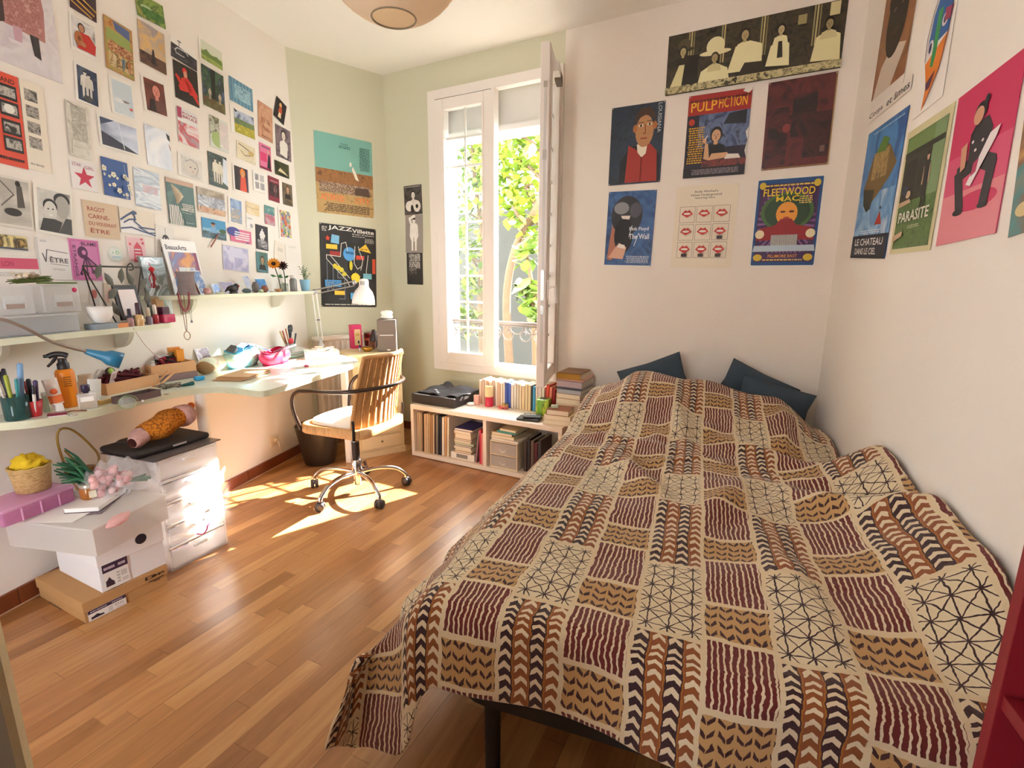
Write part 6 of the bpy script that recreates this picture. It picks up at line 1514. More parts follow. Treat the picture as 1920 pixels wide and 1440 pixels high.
WK = MA(['a8824a', 'd0ae78', '9a7844'], 40, (1, 1, 5), .8, dist=.3)
MB().lathe([(.045, 0), (.05, .004), (.06, .088), (.062, .094), (.056, .094), (.046, .01), (0, .008)], WK, n=30).obj('basket_body', t)
mb = MB(); mb.tube([(.0595 * math.cos(x), .0595 * math.sin(x), .094 + .0015 * math.sin(9 * x)) for x in [2 * PI * k / 36 for k in range(36)]], .004, M('c8a468', .8, bump=.5, bscale=200), closed=True, n=6); mb.obj('rim', t)
mb = MB(); mb.ell((-.004, 0, .1), (.05, .046, .034), M('e8c020', .8), 26, 12, .5, 6)
solo('yellow_cloth', 'crumpled yellow cloth stuffed in the wicker basket', 'cloth', mb, p2_)
p = ontop(165, 950)
t = thing('notebook', 'white notebook under the honey jar on the frosted box', 'notebook', p + Vector((0.01, .03, .012)), rz_ + .35)
mb = MB(); mb.box((0, 0, .0), (.17, .11, .014), M('f0ebe6', .7)); mb.obj('pages', t)
mb = MB(); mb.box((0, 0, .0082), (.174, .114, .002), M('e4dcd8', .5)); mb.box((0, 0, -.0082), (.174, .114, .002), M('4a3440', .5)); mb.obj('cover', t)
solo('dark_card', 'dark patterned card sticking out under the white notebook', 'card', MB().box((0, 0, .0015), (.22, .1, .002), MA(['2a1c24', '8a7a80', '3a2a34'], 40)), p + Vector((.02, .035, .0)), rz_ + .45)
p = p + Vector((-.015, .035, .0215))
t = thing('honey_jar', 'round glass jar of amber jam with a metal lid on the notebook', 'jar', p)
MB().lathe([(.026, 0), (.03, .004), (.031, .04), (.027, .046)], glassy('b06a2c', .05, .85), n=22).obj('jar_body', t)
MB().lathe([(.0285, .044), (.0295, .046), (.0295, .056), (.027, .058), (0, .058)], M('c8c0b4', .3, .6), n=22).obj('lid', t)
mb = MB(); mb.box((.026, -.018, .022), (.022, .004, .026), M('e4d4a8', .6), rz=.75); mb.obj('jar_label', t)
p = ontop(200, 922)
solo('amber_candle', 'amber faceted candle glass behind the honey jar', 'candle', MB().lathe([(.026, 0), (.03, .01), (.034, .04), (.03, .04), (.0, .03)], M('8a4a24', .2, coat=.4), n=8), p + Vector((0, .0, .001)))
p = ontop(154, 903)
t = thing('metal_dish', 'bronze footed dish at the back of the frosted box', 'dish', p + Vector((0, .01, .001)))
MB().lathe([(.03, 0), (.03, .004), (.018, .01), (.016, .03), (.05, .04), (.058, .048), (.056, .05), (.0, .042)], M('8a6a40', .35, .5), n=26).obj('dish_body', t)
t = thing('hoop', 'bent cane hoop leaning against the wall under the desk', 'hoop', lw(-1.72, .1, ZT + .0))
mb = MB(); q0 = t.location
pts = [atv(x, y, lw(0, .08), lw(1, .08)) - q0 for x, y in ((150, 925), (125, 880), (108, 830), (112, 806), (135, 806), (165, 830), (185, 855), (178, 875), (150, 872), (122, 845))]
mb.tube(smooth_path(pts, 5), .0045, M('a8853c', .45), n=7); mb.obj('cane', t)
# bouquet
p = ontop(213, 928)
t = thing('bouquet', 'bouquet of pink flowers in crinkled clear wrap lying under the desk', 'bouquet', p + Vector((0, .0, .001)), rz_ - .3)
t.scale = (1.02, 1.02, 1.3)
q = random.Random(21)
mb = MB()
for i in range(46):
    c_ = Vector((q.uniform(-.07, .06), q.uniform(-.045, .05), .02 + q.random() * .06))
    mb.ell(c_, (.014, .013, .011), M(q.choice(['e8a0a0', 'e8b4b0', 'd88a8c', 'f0c4c0']), .8), 9, 6, .4, i)
mb.obj('flower_heads', t)
mb = MB()
for i in range(34):
    a_ = q.uniform(1.9, 3.7); L_ = q.uniform(.05, .1); bx = q.uniform(-.07, -.03)
    b0 = Vector((bx, q.uniform(-.02, .04), .03 + .05 * q.random())); b1 = b0 + Vector((math.cos(a_) * L_, math.sin(a_) * L_ * .5 + .02, .02 + .07 * q.random()))
    mb.tube([b0, (b0 + b1) / 2 + Vector((0, 0, .01)), b1], [.004, .0045, .002], M(q.choice(['1f5a3a', '2a6a44', '17482e']), .6), n=5)
mb.obj('leaves', t); mb = MB()
for i in range(14):
    mb.tube([(.04, q.uniform(-.02, .02), .03), (.12, q.uniform(-.03, .03), .012 + .02 * q.random())], .0035, M('2a6a3a', .6), n=5)
mb.obj('stems', t)
mb = MB(); mb.grid(lambda u, v: (-.09 + .23 * u, (.075 * math.sin(PI * (.25 + .6 * u)) + .012 * math.sin(23 * u + 7 * v * 6)) * math.cos(PI * v), .01 + (.1 * math.sin(PI * (.2 + .68 * u)) + .01 * math.sin(31 * u + 11 * v)) * math.sin(PI * v)), 40, 22, glassy('f4f4f8', .04, .24), False); mb.obj('clear_wrap', t)
p = at(215, 985, ZT)
solo('pink_cloth', 'piece of pale pink cloth on the front of the frosted box lid', 'cloth', MB().ell((0, 0, .011), (.05, .024, .014), M('e4aca8', .8), 18, 9, .4, 3), p + Vector((0, .02, 0)), rz_ + .3)

# ------------------------------------------------------------------ socket and cables on the left wall
p = onwall('L', 513, 826)
t = thing('wall_socket', 'cream wall socket with a plug above the left baseboard', 'socket', p)
Xs = m4(DL, NL, Vector((0, 0, 0)))
mb = MB(); mb.M = Xs; mb.box((0, -.005, 0), (.075, .01, .075), M('e4d8c4', .4), bev=.003); mb.obj('plate', t)
mb = MB(); mb.M = Xs; mb.tube([(0, -.01, .005), (0, -.03, 0)], .014, M('e0d2bc', .4)); mb.obj('plug', t)
o_ = p - NL * 0 + NL * .032
pts = [o_, o_ + Vector((0.01, 0, -.04)), at(530, 850, .05), at(556, 850, .01), at(575, 845, .006), at(640, 832, .006)]
solo('cable', 'white cable running from the wall socket along the baseboard', 'cable', MB().tube([x - o_ for x in smooth_path(pts, 6)], .0035, M('e4dcd0', .5), n=7), o_)
# radiator on the corner wall
t = thing('radiator', 'cream ribbed radiator on the green wall behind the desk', 'radiator', T + DG * .32 + NG * .06, ang(DG))
mb = MB(); mb.box((0, 0, .48), (.58, .05, .62), M('e2d6c4', .5)); mb.box((0, 0, .805), (.6, .09, .03), M('e8dccb', .45), bev=.006)
for i in range(14):
    mb.box((-.27 + i * .0415, -.03, .48), (.02, .02, .6), M('e4d8c8', .5), bev=.005)
mb.obj('panel', t)
for x in (-.25, .25):
    mb = MB(); mb.tube([(x, 0, .17), (x, 0, 0)], .01, M('d8ccba', .5)); mb.obj('pipe', t)
# ------------------------------------------------------------------ waste bin
p = at(592, 874, 0)
t = thing('waste_bin', 'black tapered waste bin on the floor behind the rattan chair', 'bin', p + Vector((0, .085, 0)))
MB().lathe([(.095, 0), (.1, .004), (.145, .26), (.148, .265), (.14, .265), (.096, .01), (0, .008)], M('2e2926', .4), n=34).obj('body', t)
# ------------------------------------------------------------------ chest of narrow drawers
CR = M('e6cfa4', .5, noise=.05, nscale=10); CRD = M('e9d2a6', .45, noise=.05, nscale=14)
a, b = at(672, 862, 0), at(760, 845, 0)
rzc = ang(b - a); wc = (b - a).length; dc = .3; hc = .735
nc = Vector((-math.sin(rzc), math.cos(rzc), 0))
chest = thing('drawer_chest', 'cream wooden chest of narrow drawers in the corner behind the chair', 'chest of drawers', (a + b) / 2 + nc * dc / 2, rzc)
mb = MB(); mb.box((0, .005, hc / 2 - .01), (wc, dc - .01, hc - .02), CR); mb.box((0, 0, hc - .012), (wc + .03, dc + .02, .024), CR, bev=.006); mb.box((0, -.004, .02), (wc + .004, dc, .04), CR)
mb.obj('body', chest)
for k in range(6):
    z0 = .055 + k * .107
    mb = MB(); mb.box((0, -dc / 2 - .001, z0 + .047), (wc * .83, .012, .09), CRD, bev=.003); d_ = mb.obj('drawer', chest)
    MB().ell((0, -dc / 2 - .012, z0 + .05), (.007, .007, .007), M('6a5030', .4), 10, 7).obj('knob', d_)
CT = chest.location + Vector((0, 0, hc))
def onchest(x, y):
    return at(x, y, hc)
p = onchest(672, 654) + nc * .05
t = thing('tea_box', 'tall pink carton with a yellow window on the drawer chest', 'carton', p, rzc + .1)
mb = MB(); mb.box((0, 0, .085), (.075, .05, .17), M('d83a6a', .45), bev=.001); mb.obj('carton', t)
mb = MB(); mb.box((.004, -.0256, .08), (.045, .001, .115), M('e8c890', .5)); mb.box((.01, -.0262, .045), (.012, .001, .02), M('2a2a5a', .5)); mb.box((.004, -.0262, .1), (.03, .001, .02), M('d8a860', .5)); mb.obj('front_window', t)
p = onchest(696, 650) + nc * .07
solo('red_tin', 'dark red lidded tin behind the golden bowl', 'tin', MB().lathe([(.024, 0), (.026, .002), (.026, .08), (.027, .08), (.027, .095), (.024, .098), (0, .098)], M('6a1a18', .35), n=24).lathe([(.0263, .04), (.0263, .06)], M('b85a40', .5), n=24), p)
p = onchest(710, 655) + nc * .09
solo('dark_vase', 'dark brown pear-shaped vase beside the speaker', 'vase', MB().lathe([(.02, 0), (.03, .03), (.032, .06), (.022, .1), (.012, .13), (.008, .135), (0, .13)], M('3a241c', .4), n=22), p)
p = onchest(704, 656) + nc * .06
solo('wood_cup', 'reddish turned wooden cup beside the speaker', 'cup', MB().lathe([(.02, 0), (.024, .01), (.026, .055), (.022, .055), (.018, .01), (0, .008)], M('7a4430', .5, noise=.15), n=20), p)
p = onchest(691, 660) + nc * .02
solo('golden_bowl', 'golden faceted bowl at the front of the drawer chest', 'bowl', MB().lathe([(.02, 0), (.026, .006), (.045, .03), (.043, .032), (.022, .01), (0, .008)], M('b88430', .3, .6), n=12), p)
p = onchest(676, 659) + nc * .012
bottle('tiny dark bottle in front of the pink carton', p, .008, .045, M('d8c8d8', .2), M('2a2a5a', .3), .45, .8, None, 'small_bottle')
p = onchest(738, 660) + nc * .1
t = thing('speaker', 'grey-brown loudspeaker with a silver stripe on the drawer chest', 'speaker', p, rzc - .45)
t.scale = (1.1, 1.1, 1.1)
mb = MB(); mb.box((0, 0, .1), (.115, .13, .2), M('6e6058', .5), bev=.003); mb.obj('cabinet', t)
mb = MB(); mb.box((0, -.0665, .1), (.105, .004, .19), M('766a62', .8, bump=.3, bscale=400)); mb.obj('grille', t)
mb = MB(); mb.box((0, -.069, .105), (.085, .002, .004), M('e8e0da', .3, .4)); mb.box((.01, -.069, .012), (.02, .002, .006), M('e8e0da', .3)); mb.obj('silver_stripe', t)
t = thing('candle', 'white stacked-pebble candle on the loudspeaker', 'candle', p + Vector((0, 0, .2205)))
MB().lathe([(0, 0), (.036, .002), (.043, .014), (.036, .028), (.034, .03), (.043, .042), (.036, .056), (.004, .06)], M('f2eee4', .4), n=26).obj('wax', t)
MB().lathe([(.0015, .058), (.0015, .072), (0, .073)], M('e8e0d0', .7), n=8).obj('wick', t)
o_ = chest.location + nc * .08 + Vector((math.cos(rzc), math.sin(rzc), 0)) * (wc / 2 + .03) + Vector((0, 0, .5))
solo('cable', 'thin dark speaker cable hanging between the drawer chest and the low shelf unit', 'cable', MB().tube(smooth_path([(0, 0, .18), (.02, 0, .05), (.0, .0, -.2), (.03, 0, -.4), (.05, 0, -.495)], 6), .003, M('4a443c', .5), n=6), o_)

# ------------------------------------------------------------------ rattan swivel chair
SC = Vector((-.905, 2.80, 0))
SZ = .45
chair = thing('swivel_chair', 'rattan swivel chair with a dark bent armrest hoop and chrome five-star base', 'chair', SC, math.radians(158))
# local +x is the way the chair faces
RT = MA(['c48a50', 'dca86c', 'a8703c'], 26, (1, 1, 1), .6, dist=.5)
def weave(col1, col2, sx, sz):
    m = bpy.data.materials.new('woven_rattan'); m.use_nodes = True
    nt = m.node_tree; b_ = nt.nodes['Principled BSDF']; b_.inputs['Roughness'].default_value = .55
    uv = nt.nodes.new('ShaderNodeTexCoord')
    w1 = nt.nodes.new('ShaderNodeTexWave'); w1.inputs['Scale'].default_value = sx; w1.bands_direction = 'X'
    w2 = nt.nodes.new('ShaderNodeTexWave'); w2.inputs['Scale'].default_value = sz; w2.bands_direction = 'Y'
    for w_ in (w1, w2): nt.links.new(uv.outputs['UV'], w_.inputs['Vector'])
    mx = nt.nodes.new('ShaderNodeMath'); mx.operation = 'MULTIPLY'; nt.links.new(w1.outputs['Fac'], mx.inputs[0]); nt.links.new(w2.outputs['Fac'], mx.inputs[1])
    r = nt.nodes.new('ShaderNodeValToRGB'); r.color_ramp.elements[0].color = lin(col2); r.color_ramp.elements[1].color = lin(col1); r.color_ramp.elements[0].position = .05; r.color_ramp.elements[1].position = .5
    nt.links.new(mx.outputs[0], r.inputs['Fac']); nt.links.new(r.outputs['Color'], b_.inputs['Base Color'])
    bp = nt.nodes.new('ShaderNodeBump'); bp.inputs['Strength'].default_value = .7; bp.inputs['Distance'].default_value = .006
    nt.links.new(mx.outputs[0], bp.inputs['Height']); nt.links.new(bp.outputs['Normal'], b_.inputs['Normal'])
    return m
WV = weave('dcae74', 'b8844e', 9, 60)
def set_uv(o, nu, nv):
    me = o.data; uvl = me.uv_layers.new(name='UVMap')
    for l in me.loops:
        i = l.vertex_index
        uvl.data[l.index].uv = ((i % nu) / (nu - 1), (i // nu) / (nv - 1))
def rrect(w_, d_, r, n=6, cx=0, cy=0):
    out = []
    for sx, sy, a0 in ((1, 1, 0), (-1, 1, PI / 2), (-1, -1, PI), (1, -1, 3 * PI / 2)):
        for k in range(n + 1):
            a_ = a0 + PI / 2 * k / n
            out.append((cx + sx * (w_ / 2 - r) + r * math.cos(a_), cy + sy * (d_ / 2 - r) + r * math.sin(a_)))
    return out
SEAT = rrect(.43, .42, .07)
mb = MB(); n_ = len(SEAT)
zz = [(0, SZ - .05), (.004, SZ - .045), (.004, SZ - .005), (-.008, SZ), ]
vs = []
for e, z_ in zz:
    for x, y in SEAT: vs.append((x * (1 + e / .21), y * (1 + e / .21), z_))
fs = []
for i in range(3):
    for j in range(n_): fs.append((i * n_ + j, i * n_ + (j + 1) % n_, (i + 1) * n_ + (j + 1) % n_, (i + 1) * n_ + j))
mb.add(vs, fs, MA(['c8905a', 'd8a870', 'a87440'], 160, (1, 1, .05), .6, dist=.2), True); mb.add(vs[3 * n_:], [list(range(n_))], RT); mb.add(vs[:n_], [list(range(n_))[::-1]], RT)
mb.obj('seat', chair)
mb = MB()
def cush(u, v):
    a_ = 2 * PI * u; r_ = v
    x = .195 * (abs(math.cos(a_)) ** .55) * (1 if math.cos(a_) > 0 else -1); y = .19 * (abs(math.sin(a_)) ** .55) * (1 if math.sin(a_) > 0 else -1)
    rr = min(1, r_ * 1.25) if r_ < .8 else 1 - (r_ - .8) * .02
    z_ = SZ + .001 + (.03 * (1 - rr ** 4) + .012 if r_ < .8 else .012 * (1 - (r_ - .8) / .2))
    return (x * rr, y * rr, z_)
mb.grid(cush, 40, 14, M('f0e6da', .85, sheen=.3)); mb.obj('seat_cushion', chair)
# curved back
def backf(u, v):
    yy = (u - .5) * 2
    hgt = v
    hw = .195 - .03 * hgt
    x = -.2 - .075 * hgt ** 1.3 + .055 * yy * yy * (1 - .1 * hgt)
    top_ = .385 + .0 * (1 - yy * yy)
    return (x, hw * yy, SZ - .0 + top_ * hgt)
NU, NV = 33, 25
mb = MB(); mb.grid(backf, NU, NV, WV)
bo = mb.obj('backrest', chair); set_uv(bo, NU, NV)
md = bo.modifiers.new('solid', 'SOLIDIFY'); md.thickness = .012; md.offset = 0
rim = [backf(0, k / 12) for k in range(13)] + [backf(k / 16, 1) for k in range(1, 16)] + [backf(1, 1 - k / 12) for k in range(13)]
mb = MB(); mb.tube(rim, .012, MA(['c48a50', 'dca86c', '9a6834'], 120, (1, 1, 1), .6, dist=.1, kind='wave'), n=9); mb.obj('back_rim', chair)
mb = MB()
for k in range(1, 10):
    mb.tube([tuple(Vector(backf(k / 10, j / 12)) + Vector((-.007, 0, 0))) for j in range(13)], .0045, RT, n=6)
mb.obj('back_spindles', chair)
# arm hoop: rises from the front seat corners, runs back and round behind the backrest
hoop = [(.2, .2, SZ - .03), (.212, .225, SZ + .06), (.205, .24, SZ + .14), (.16, .25, SZ + .19), (.08, .258, SZ + .205), (-.06, .255, SZ + .21), (-.17, .225, SZ + .215), (-.25, .14, SZ + .22), (-.285, 0, SZ + .222)]
hoop = hoop + [(x, -y, z_) for x, y, z_ in hoop[-2::-1]]
mb = MB(); mb.tube(smooth_path(hoop, 6), .011, M('4a3c34', .3, .6), n=10); mb.obj('arm_hoop', chair)
for sg in (-1, 1):
    mb = MB(); mb.tube([(-.17, sg * .215, SZ - .05), (-.178, sg * .222, SZ + .02), (-.178, sg * .225, SZ + .06)], .008, BLACK_METAL); mb.obj('back_strut', chair)
mb = MB(); mb.lathe([(.1, SZ - .075), (.1, SZ - .05)], BLACK_METAL, n=20); mb.box((0, 0, SZ - .06), (.3, .05, .015), BLACK_METAL); mb.tube([(0, 0, SZ - .075), (.0, -.19, SZ - .075)], .006, CHROME); mb.obj('seat_plate', chair)
mb = MB(); mb.lathe([(.028, .12), (.03, .13), (.03, .2), (.026, .205)], CHROME, n=20); mb.lathe([(.022, .2), (.022, .31)], BLACK_METAL, n=18); mb.lathe([(.017, .3), (.017, SZ - .07)], CHROME, n=16); mb.lathe([(.02, .05), (.024, .06), (.024, .12)], CHROME, n=18); mb.obj('column', chair)
for k, ad in enumerate((243, 310, 22, 168, 97)):
    a_ = math.radians(ad - 158)
    cs, sn = math.cos(a_), math.sin(a_)
    mb = MB(); mb.tube(smooth_path([(.02 * cs, .02 * sn, .125), (.12 * cs, .12 * sn, .135), (.22 * cs, .22 * sn, .118), (.275 * cs, .275 * sn, .075), (.283 * cs, .283 * sn, .05)], 5), .0125, CHROME, n=10)
    ft = mb.obj('foot', chair)
    mb = MB()
    for sg in (-1, 1):
        mb.M = Matrix.Translation((.285 * cs, .285 * sn, .026)) @ Matrix.Rotation(a_ + .5, 4, 'Z') @ Matrix.Rotation(PI / 2, 4, 'Y') @ Matrix.Translation((0, 0, sg * .012))
        mb.lathe([(.012, -.009), (.025, -.008), (.026, 0), (.025, .008), (.012, .009)], M('3a3432', .4), n=18)
    mb.M = Matrix.Identity(4); mb.ell((.285 * cs, .285 * sn, .04), (.02, .02, .018), M('4a4442', .35), 12, 7); mb.obj('caster', ft)

# ------------------------------------------------------------------ low shelf unit under the window
US = M('ece0d0', .5, noise=.03)
ua = at(772.6, 854, 0); ub = at(950, 890.8, 0)
ud = DW.copy(); rzu = ang(ud)
un = Vector((-ud.y, ud.x, 0))        # towards the wall
UL, UD, UH = 1.15, .40, .375
unit = thing('shelf_unit', 'low white open shelf unit under the window', 'shelf unit', ua.copy(), rzu)
def uloc(x, y, z=0.0):
    return ua + ud * x + un * y + Vector((0, 0, z))
for nm, cc_, dd_ in (('top_panel', (UL / 2, UD / 2, UH - .015), (UL, UD, .03)), ('bottom_panel', (UL / 2, UD / 2, .02), (UL, UD, .03)), ('side_panel', (.0125, UD / 2, UH / 2), (.025, UD - .001, UH - .061)), ('side_panel', (UL - .0125, UD / 2, UH / 2), (.025, UD - .001, UH - .061)), ('divider', (.61, UD / 2, UH / 2), (.025, UD - .001, UH - .061)), ('back_panel', (UL / 2, UD - .004, UH / 2), (UL - .05, .006, UH - .062))):
    zc = cc_[2] if nm != 'bottom_panel' else .02
    mb = MB(); mb.box((cc_[0], cc_[1], (UH - .03 + .035) / 2 if dd_[2] > .2 else zc), (dd_[0], dd_[1], UH - .03 - .035 if dd_[2] > .2 else dd_[2]), US, bev=.001); mb.obj(nm, unit)
def upx(px, y=0.0, z=0.2):
    """shelf-unit x where the photograph's column px meets the unit's front plane"""
    P_ = uloc(0, y); Q2 = uloc(1, y)
    lo = atv(px, 800, P_, Q2)
    return (lo - ua).dot(ud)
def book(label, x, y, z, th, w_, h_, col, mode, grp, tilt=0.0, pages='efe4cc', rz=0.0, name='book', cat='book'):
    """mode v: upright, spine to the front; h: lying flat, spine to the front; s: lying flat, page edges to the front"""
    t_ = thing(name, label, cat, uloc(x, y, z), rzu + rz, grp)
    cm = M(col, .6, noise=.04, nscale=20); pm = M(pages, .85)
    c1 = MB(); c2_ = MB()
    if mode == 'v':
        X_ = Matrix.Rotation(tilt, 4, 'Y')
        c1.M = X_; c2_.M = X_
        e = min(.0022, th * .2)
        c1.box((e / 2, w_ / 2, h_ / 2), (e, w_, h_), cm); c1.box((th - e / 2, w_ / 2, h_ / 2), (e, w_, h_), cm); c1.box((th / 2, .001, h_ / 2), (th, .002, h_), cm)
        c2_.box((th / 2, w_ / 2 - .001, h_ / 2), (th - 2 * e, w_ - .006, h_ - .006), pm)
    else:
        e = min(.002, th * .2)
        c1.box((w_ / 2, h_ / 2, e / 2), (w_, h_, e), cm); c1.box((w_ / 2, h_ / 2, th - e / 2), (w_, h_, e), cm)
        if mode == 'h': c1.box((w_ / 2, .001, th / 2), (w_, .002, th), cm)
        else: c1.box((.001, h_ / 2, th / 2), (.002, h_, th), cm)
        c2_.box((w_ / 2, h_ / 2, th / 2), (w_ - .006, h_ - .006, th - 2 * e), pm)
    c1.obj('cover', t_); c2_.obj('pages', t_)
    return t_
# records in the left cell
cols = ['c8b090', 'd8c8a8', 'b89a78', '3a2a22', 'd8b890', 'e0d0b0', 'c8a878', 'b08a60', 'd8c0a0', '4a3a30', '8a8478', '2a2a30', '1f2430', 'e4d8c4', 'c89a6a', 'e8dcc4']
wd = [1.3 * w_ for w_ in (.011, .006, .009, .005, .014, .007, .01, .012, .008, .006, .009, .007, .01, .014, .012, .01)]
nmz = ['first', 'second', 'third', 'fourth', 'fifth', 'sixth', 'seventh', 'eighth', 'ninth', 'tenth', 'eleventh', 'twelfth', 'thirteenth', 'fourteenth', 'fifteenth', 'sixteenth']
cname = {'c8b090': 'tan', 'd8c8a8': 'beige', 'b89a78': 'brown', '3a2a22': 'dark brown', 'd8b890': 'sand', 'e0d0b0': 'cream', 'c8a878': 'tan', 'b08a60': 'brown', 'd8c0a0': 'beige', '4a3a30': 'dark', '8a8478': 'grey', '2a2a30': 'black', '1f2430': 'navy', 'e4d8c4': 'white', 'c89a6a': 'ochre', 'e8dcc4': 'pale cream'}
x = .03
for i in range(16):
    hh = .285 - .012 * rnd.random()
    mb = MB(); mb.M = Matrix.Rotation(.03, 4, 'Y'); mb.box((wd[i] / 2, .14, hh / 2), (wd[i], .27, hh), M(cols[i], .7, noise=.1, nscale=20))
    o = mb.obj('record_sleeve', loc=uloc(x, .02, .0365), rz=rzu)
    tag(o, 'thin %s record sleeve, %s from the left in the shelf unit' % (cname[cols[i]], nmz[i]), 'record', 'record sleeves in the left cell')
    x += wd[i] + .0052
# book stack, left cell right half
zs = .0355
stk = [('white boxed set with a grey label lying at the bottom of the left-cell stack', .045, .19, .24, 'efe8dc', 'h'), ('thin brown paperback above the white boxed set', .014, .135, .2, 'b8864a', 's'), ('cream paperback, third from the bottom of the left-cell stack', .014, .135, .2, 'e0cfa8', 's'), ('white paperback, fourth from the bottom of the left-cell stack', .016, .14, .2, 'efe6d4', 's'), ('dark-covered paperback in the middle of the left-cell stack', .012, .14, .19, '4a3a34', 's'), ('pale green paperback in the middle of the left-cell stack', .016, .15, .2, 'c8d0b0', 'h'), ('beige paperback above the pale green one', .014, .14, .2, 'd8c8a8', 's'), ('thin grey paperback under the orange-spined book', .01, .14, .2, 'c0b8a8', 's'), ('thick orange-brown book near the top of the left-cell stack', .036, .13, .2, 'd89a5a', 's'), ('cream book under the purple one', .02, .14, .2, 'e8d8b8', 's'), ('dark purple-blue book on top of the left-cell stack', .016, .15, .21, '3a3a7a', 's')]
for i, (lb, th_, w_, h_, c_, md_) in enumerate(stk):
    book(lb, .345 - .5 * (w_ - .14) * (i == 0) + .004 * (i % 3), .03, zs, th_, w_, h_ - .02, c_, md_, 'books stacked in the left cell', rz=.03 * (i % 3 - 1) * (i > 0))
    zs += th_ + .0004
t_ = [o for o in COL.objects if o.get('label', '').startswith('white boxed set')][0]
mb = MB(); mb.box((.09, -.0006, .022), (.09, .001, .026), M('8a847a', .6)); mb.obj('spine_label', t_)
book('grey-mauve book leaning steeply beside the left-cell stack', .516, .03, .0365, .011, .17, .225, '9a7a80', 'v', 'books leaning in the left cell', tilt=.12)
# right part of left cell
book('crimson-pink book standing next to the leaning mauve book', .558, .02, .0355, .012, .17, .235, 'd8405a', 'v', 'books leaning in the left cell')
book('salmon book standing against the divider of the shelf unit', .575, .015, .0355, .016, .17, .215, 'e8958c', 'v', 'books leaning in the left cell')
# middle cell: mini drawers and books
md0 = .64
t = thing('mini_drawers', 'small clear plastic two-drawer box in the middle cell of the shelf unit', 'drawer box', uloc(md0, .02, .0355), rzu)
BG = M('ecdfc4', .5)
mb = MB(); mb.box((.1, .12, .1775), (.2, .24, .008), BG, bev=.002); mb.box((.1, .12, .09), (.2, .24, .006), BG); mb.box((.1, .12, .004), (.2, .24, .007), BG)
for x_ in (.003, .197): mb.box((x_, .12, .091), (.006, .24, .164), BG)
mb.box((.1, .238, .091), (.186, .004, .164), BG); mb.obj('body', t)
for k in range(2):
    mb = MB(); mb.box((.1, .001, .048 + .086 * k), (.184, .006, .07), glassy('fbf8f4', .15, .5)); mb.box((.1, .12, .016 + .086 * k), (.184, .2, .004), glassy('fbf8f4', .15, .5)); d_ = mb.obj('drawer', t)
    mb = MB(); mb.tube([(.1 + .022 * math.cos(x_), -.006, .05 + .086 * k + .02 * math.sin(x_)) for x_ in [PI + PI * j / 12 for j in range(13)]], .003, M('f4f0ea', .3), n=6); mb.obj('handle', d_)
    mb = MB(); mb.box((.06, .08, .035 + .086 * k), (.08, .1, .03), M('e0d0cc', .7)); mb.box((.15, .09, .03 + .086 * k), (.05, .06, .02), M('8a98a8', .7)); mb.obj('contents', d_)
zs = .0355 + .1825
for i, (lb, th_, w_, h_, c_, md_, dx, rz_) in enumerate((('white wide book lying across the mini drawers', .014, .2, .2, 'efe8dc', 'h', 0, -.05), ('cream paperback on the wide white book', .018, .17, .18, 'e6d6b4', 's', -.005, .0), ('sand paperback with a tan edge above the cream one', .02, .15, .18, 'd8b488', 's', -.0, .03), ('teal hardback near the top of the mini-drawer stack', .015, .14, .18, '4a9a90', 'h', .04, -.02), ('beige book topping the mini-drawer stack', .014, .12, .17, 'dccba4', 's', .06, -.04))):
    book(lb, md0 + .005 + dx, .03, zs, th_, w_, h_, c_, md_, 'books on the mini drawers', rz=rz_); zs += th_ + .0004
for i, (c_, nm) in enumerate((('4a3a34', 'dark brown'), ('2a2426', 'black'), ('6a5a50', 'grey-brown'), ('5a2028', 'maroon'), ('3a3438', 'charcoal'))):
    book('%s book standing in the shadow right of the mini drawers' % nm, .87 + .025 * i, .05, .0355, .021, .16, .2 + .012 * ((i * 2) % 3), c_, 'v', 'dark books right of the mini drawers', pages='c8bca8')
# --- on top of the unit
UT = UH
def onunit(x, y):
    return at(x, y, UT)
a_, b_ = onunit(762, 755), onunit(852, 769)
t = thing('turntable_case', 'flat black case draped with a black cloth on the left of the shelf unit', 'case', uloc(.16, .215, UT), rzu)
mb = MB(); mb.box((-.005, 0, .034), (.37, .33, .066), M('2c2624', .6), bev=.004); mb.obj('case_body', t)
mb = MB()
def cl(u, v):
    x_ = -.165 + .35 * u; y_ = -.135 + .29 * v
    return (x_, y_, .07 + .012 * math.sin(5 * u + 2 * v) ** 2 + .03 * max(0, 1 - ((u - .75) ** 2 + (v - .7) ** 2) * 12) + .035 * max(0, 1 - ((u - .2) ** 2 + (v - .95) ** 2) * 60) + .006 * math.sin(17 * u - 9 * v))
mb.grid(cl, 30, 24, M('3a3536', .7)); o = mb.obj('draped_cloth', t)
md_ = o.modifiers.new('solid', 'SOLIDIFY'); md_.thickness = .004; md_.offset = -1
p = onunit(883, 760)
solo('computer_mouse', 'white mouse-shaped object beside the black case', 'mouse', MB().ell((0, 0, .011), (.03, .02, .012), M('f0e8e2', .3), 16, 9), p, rzu + .5)
def candle(label, px, py, r, parts, dy=0.0):
    p_ = onunit(px, py) + un * dy
    t_ = thing('candle', label, 'candle', p_, 0, 'candles on the shelf unit')
    z_ = 0
    for nm, hh, m in parts:
        MB().lathe([(r, z_), (r, z_ + hh), (r * .9, z_ + hh + .001), (0, z_ + hh - .001)], m, n=22).obj(nm, t_); z_ += hh
    MB().lathe([(.001, z_), (.001, z_ + .008), (0, z_ + .009)], M('3a2a20', .8), n=6).obj('wick', t_)
candle('short pink candle left of the tall two-tone candle', 897, 757, .022, [('wax', .065, M('f0b8a8', .4))], -.02)
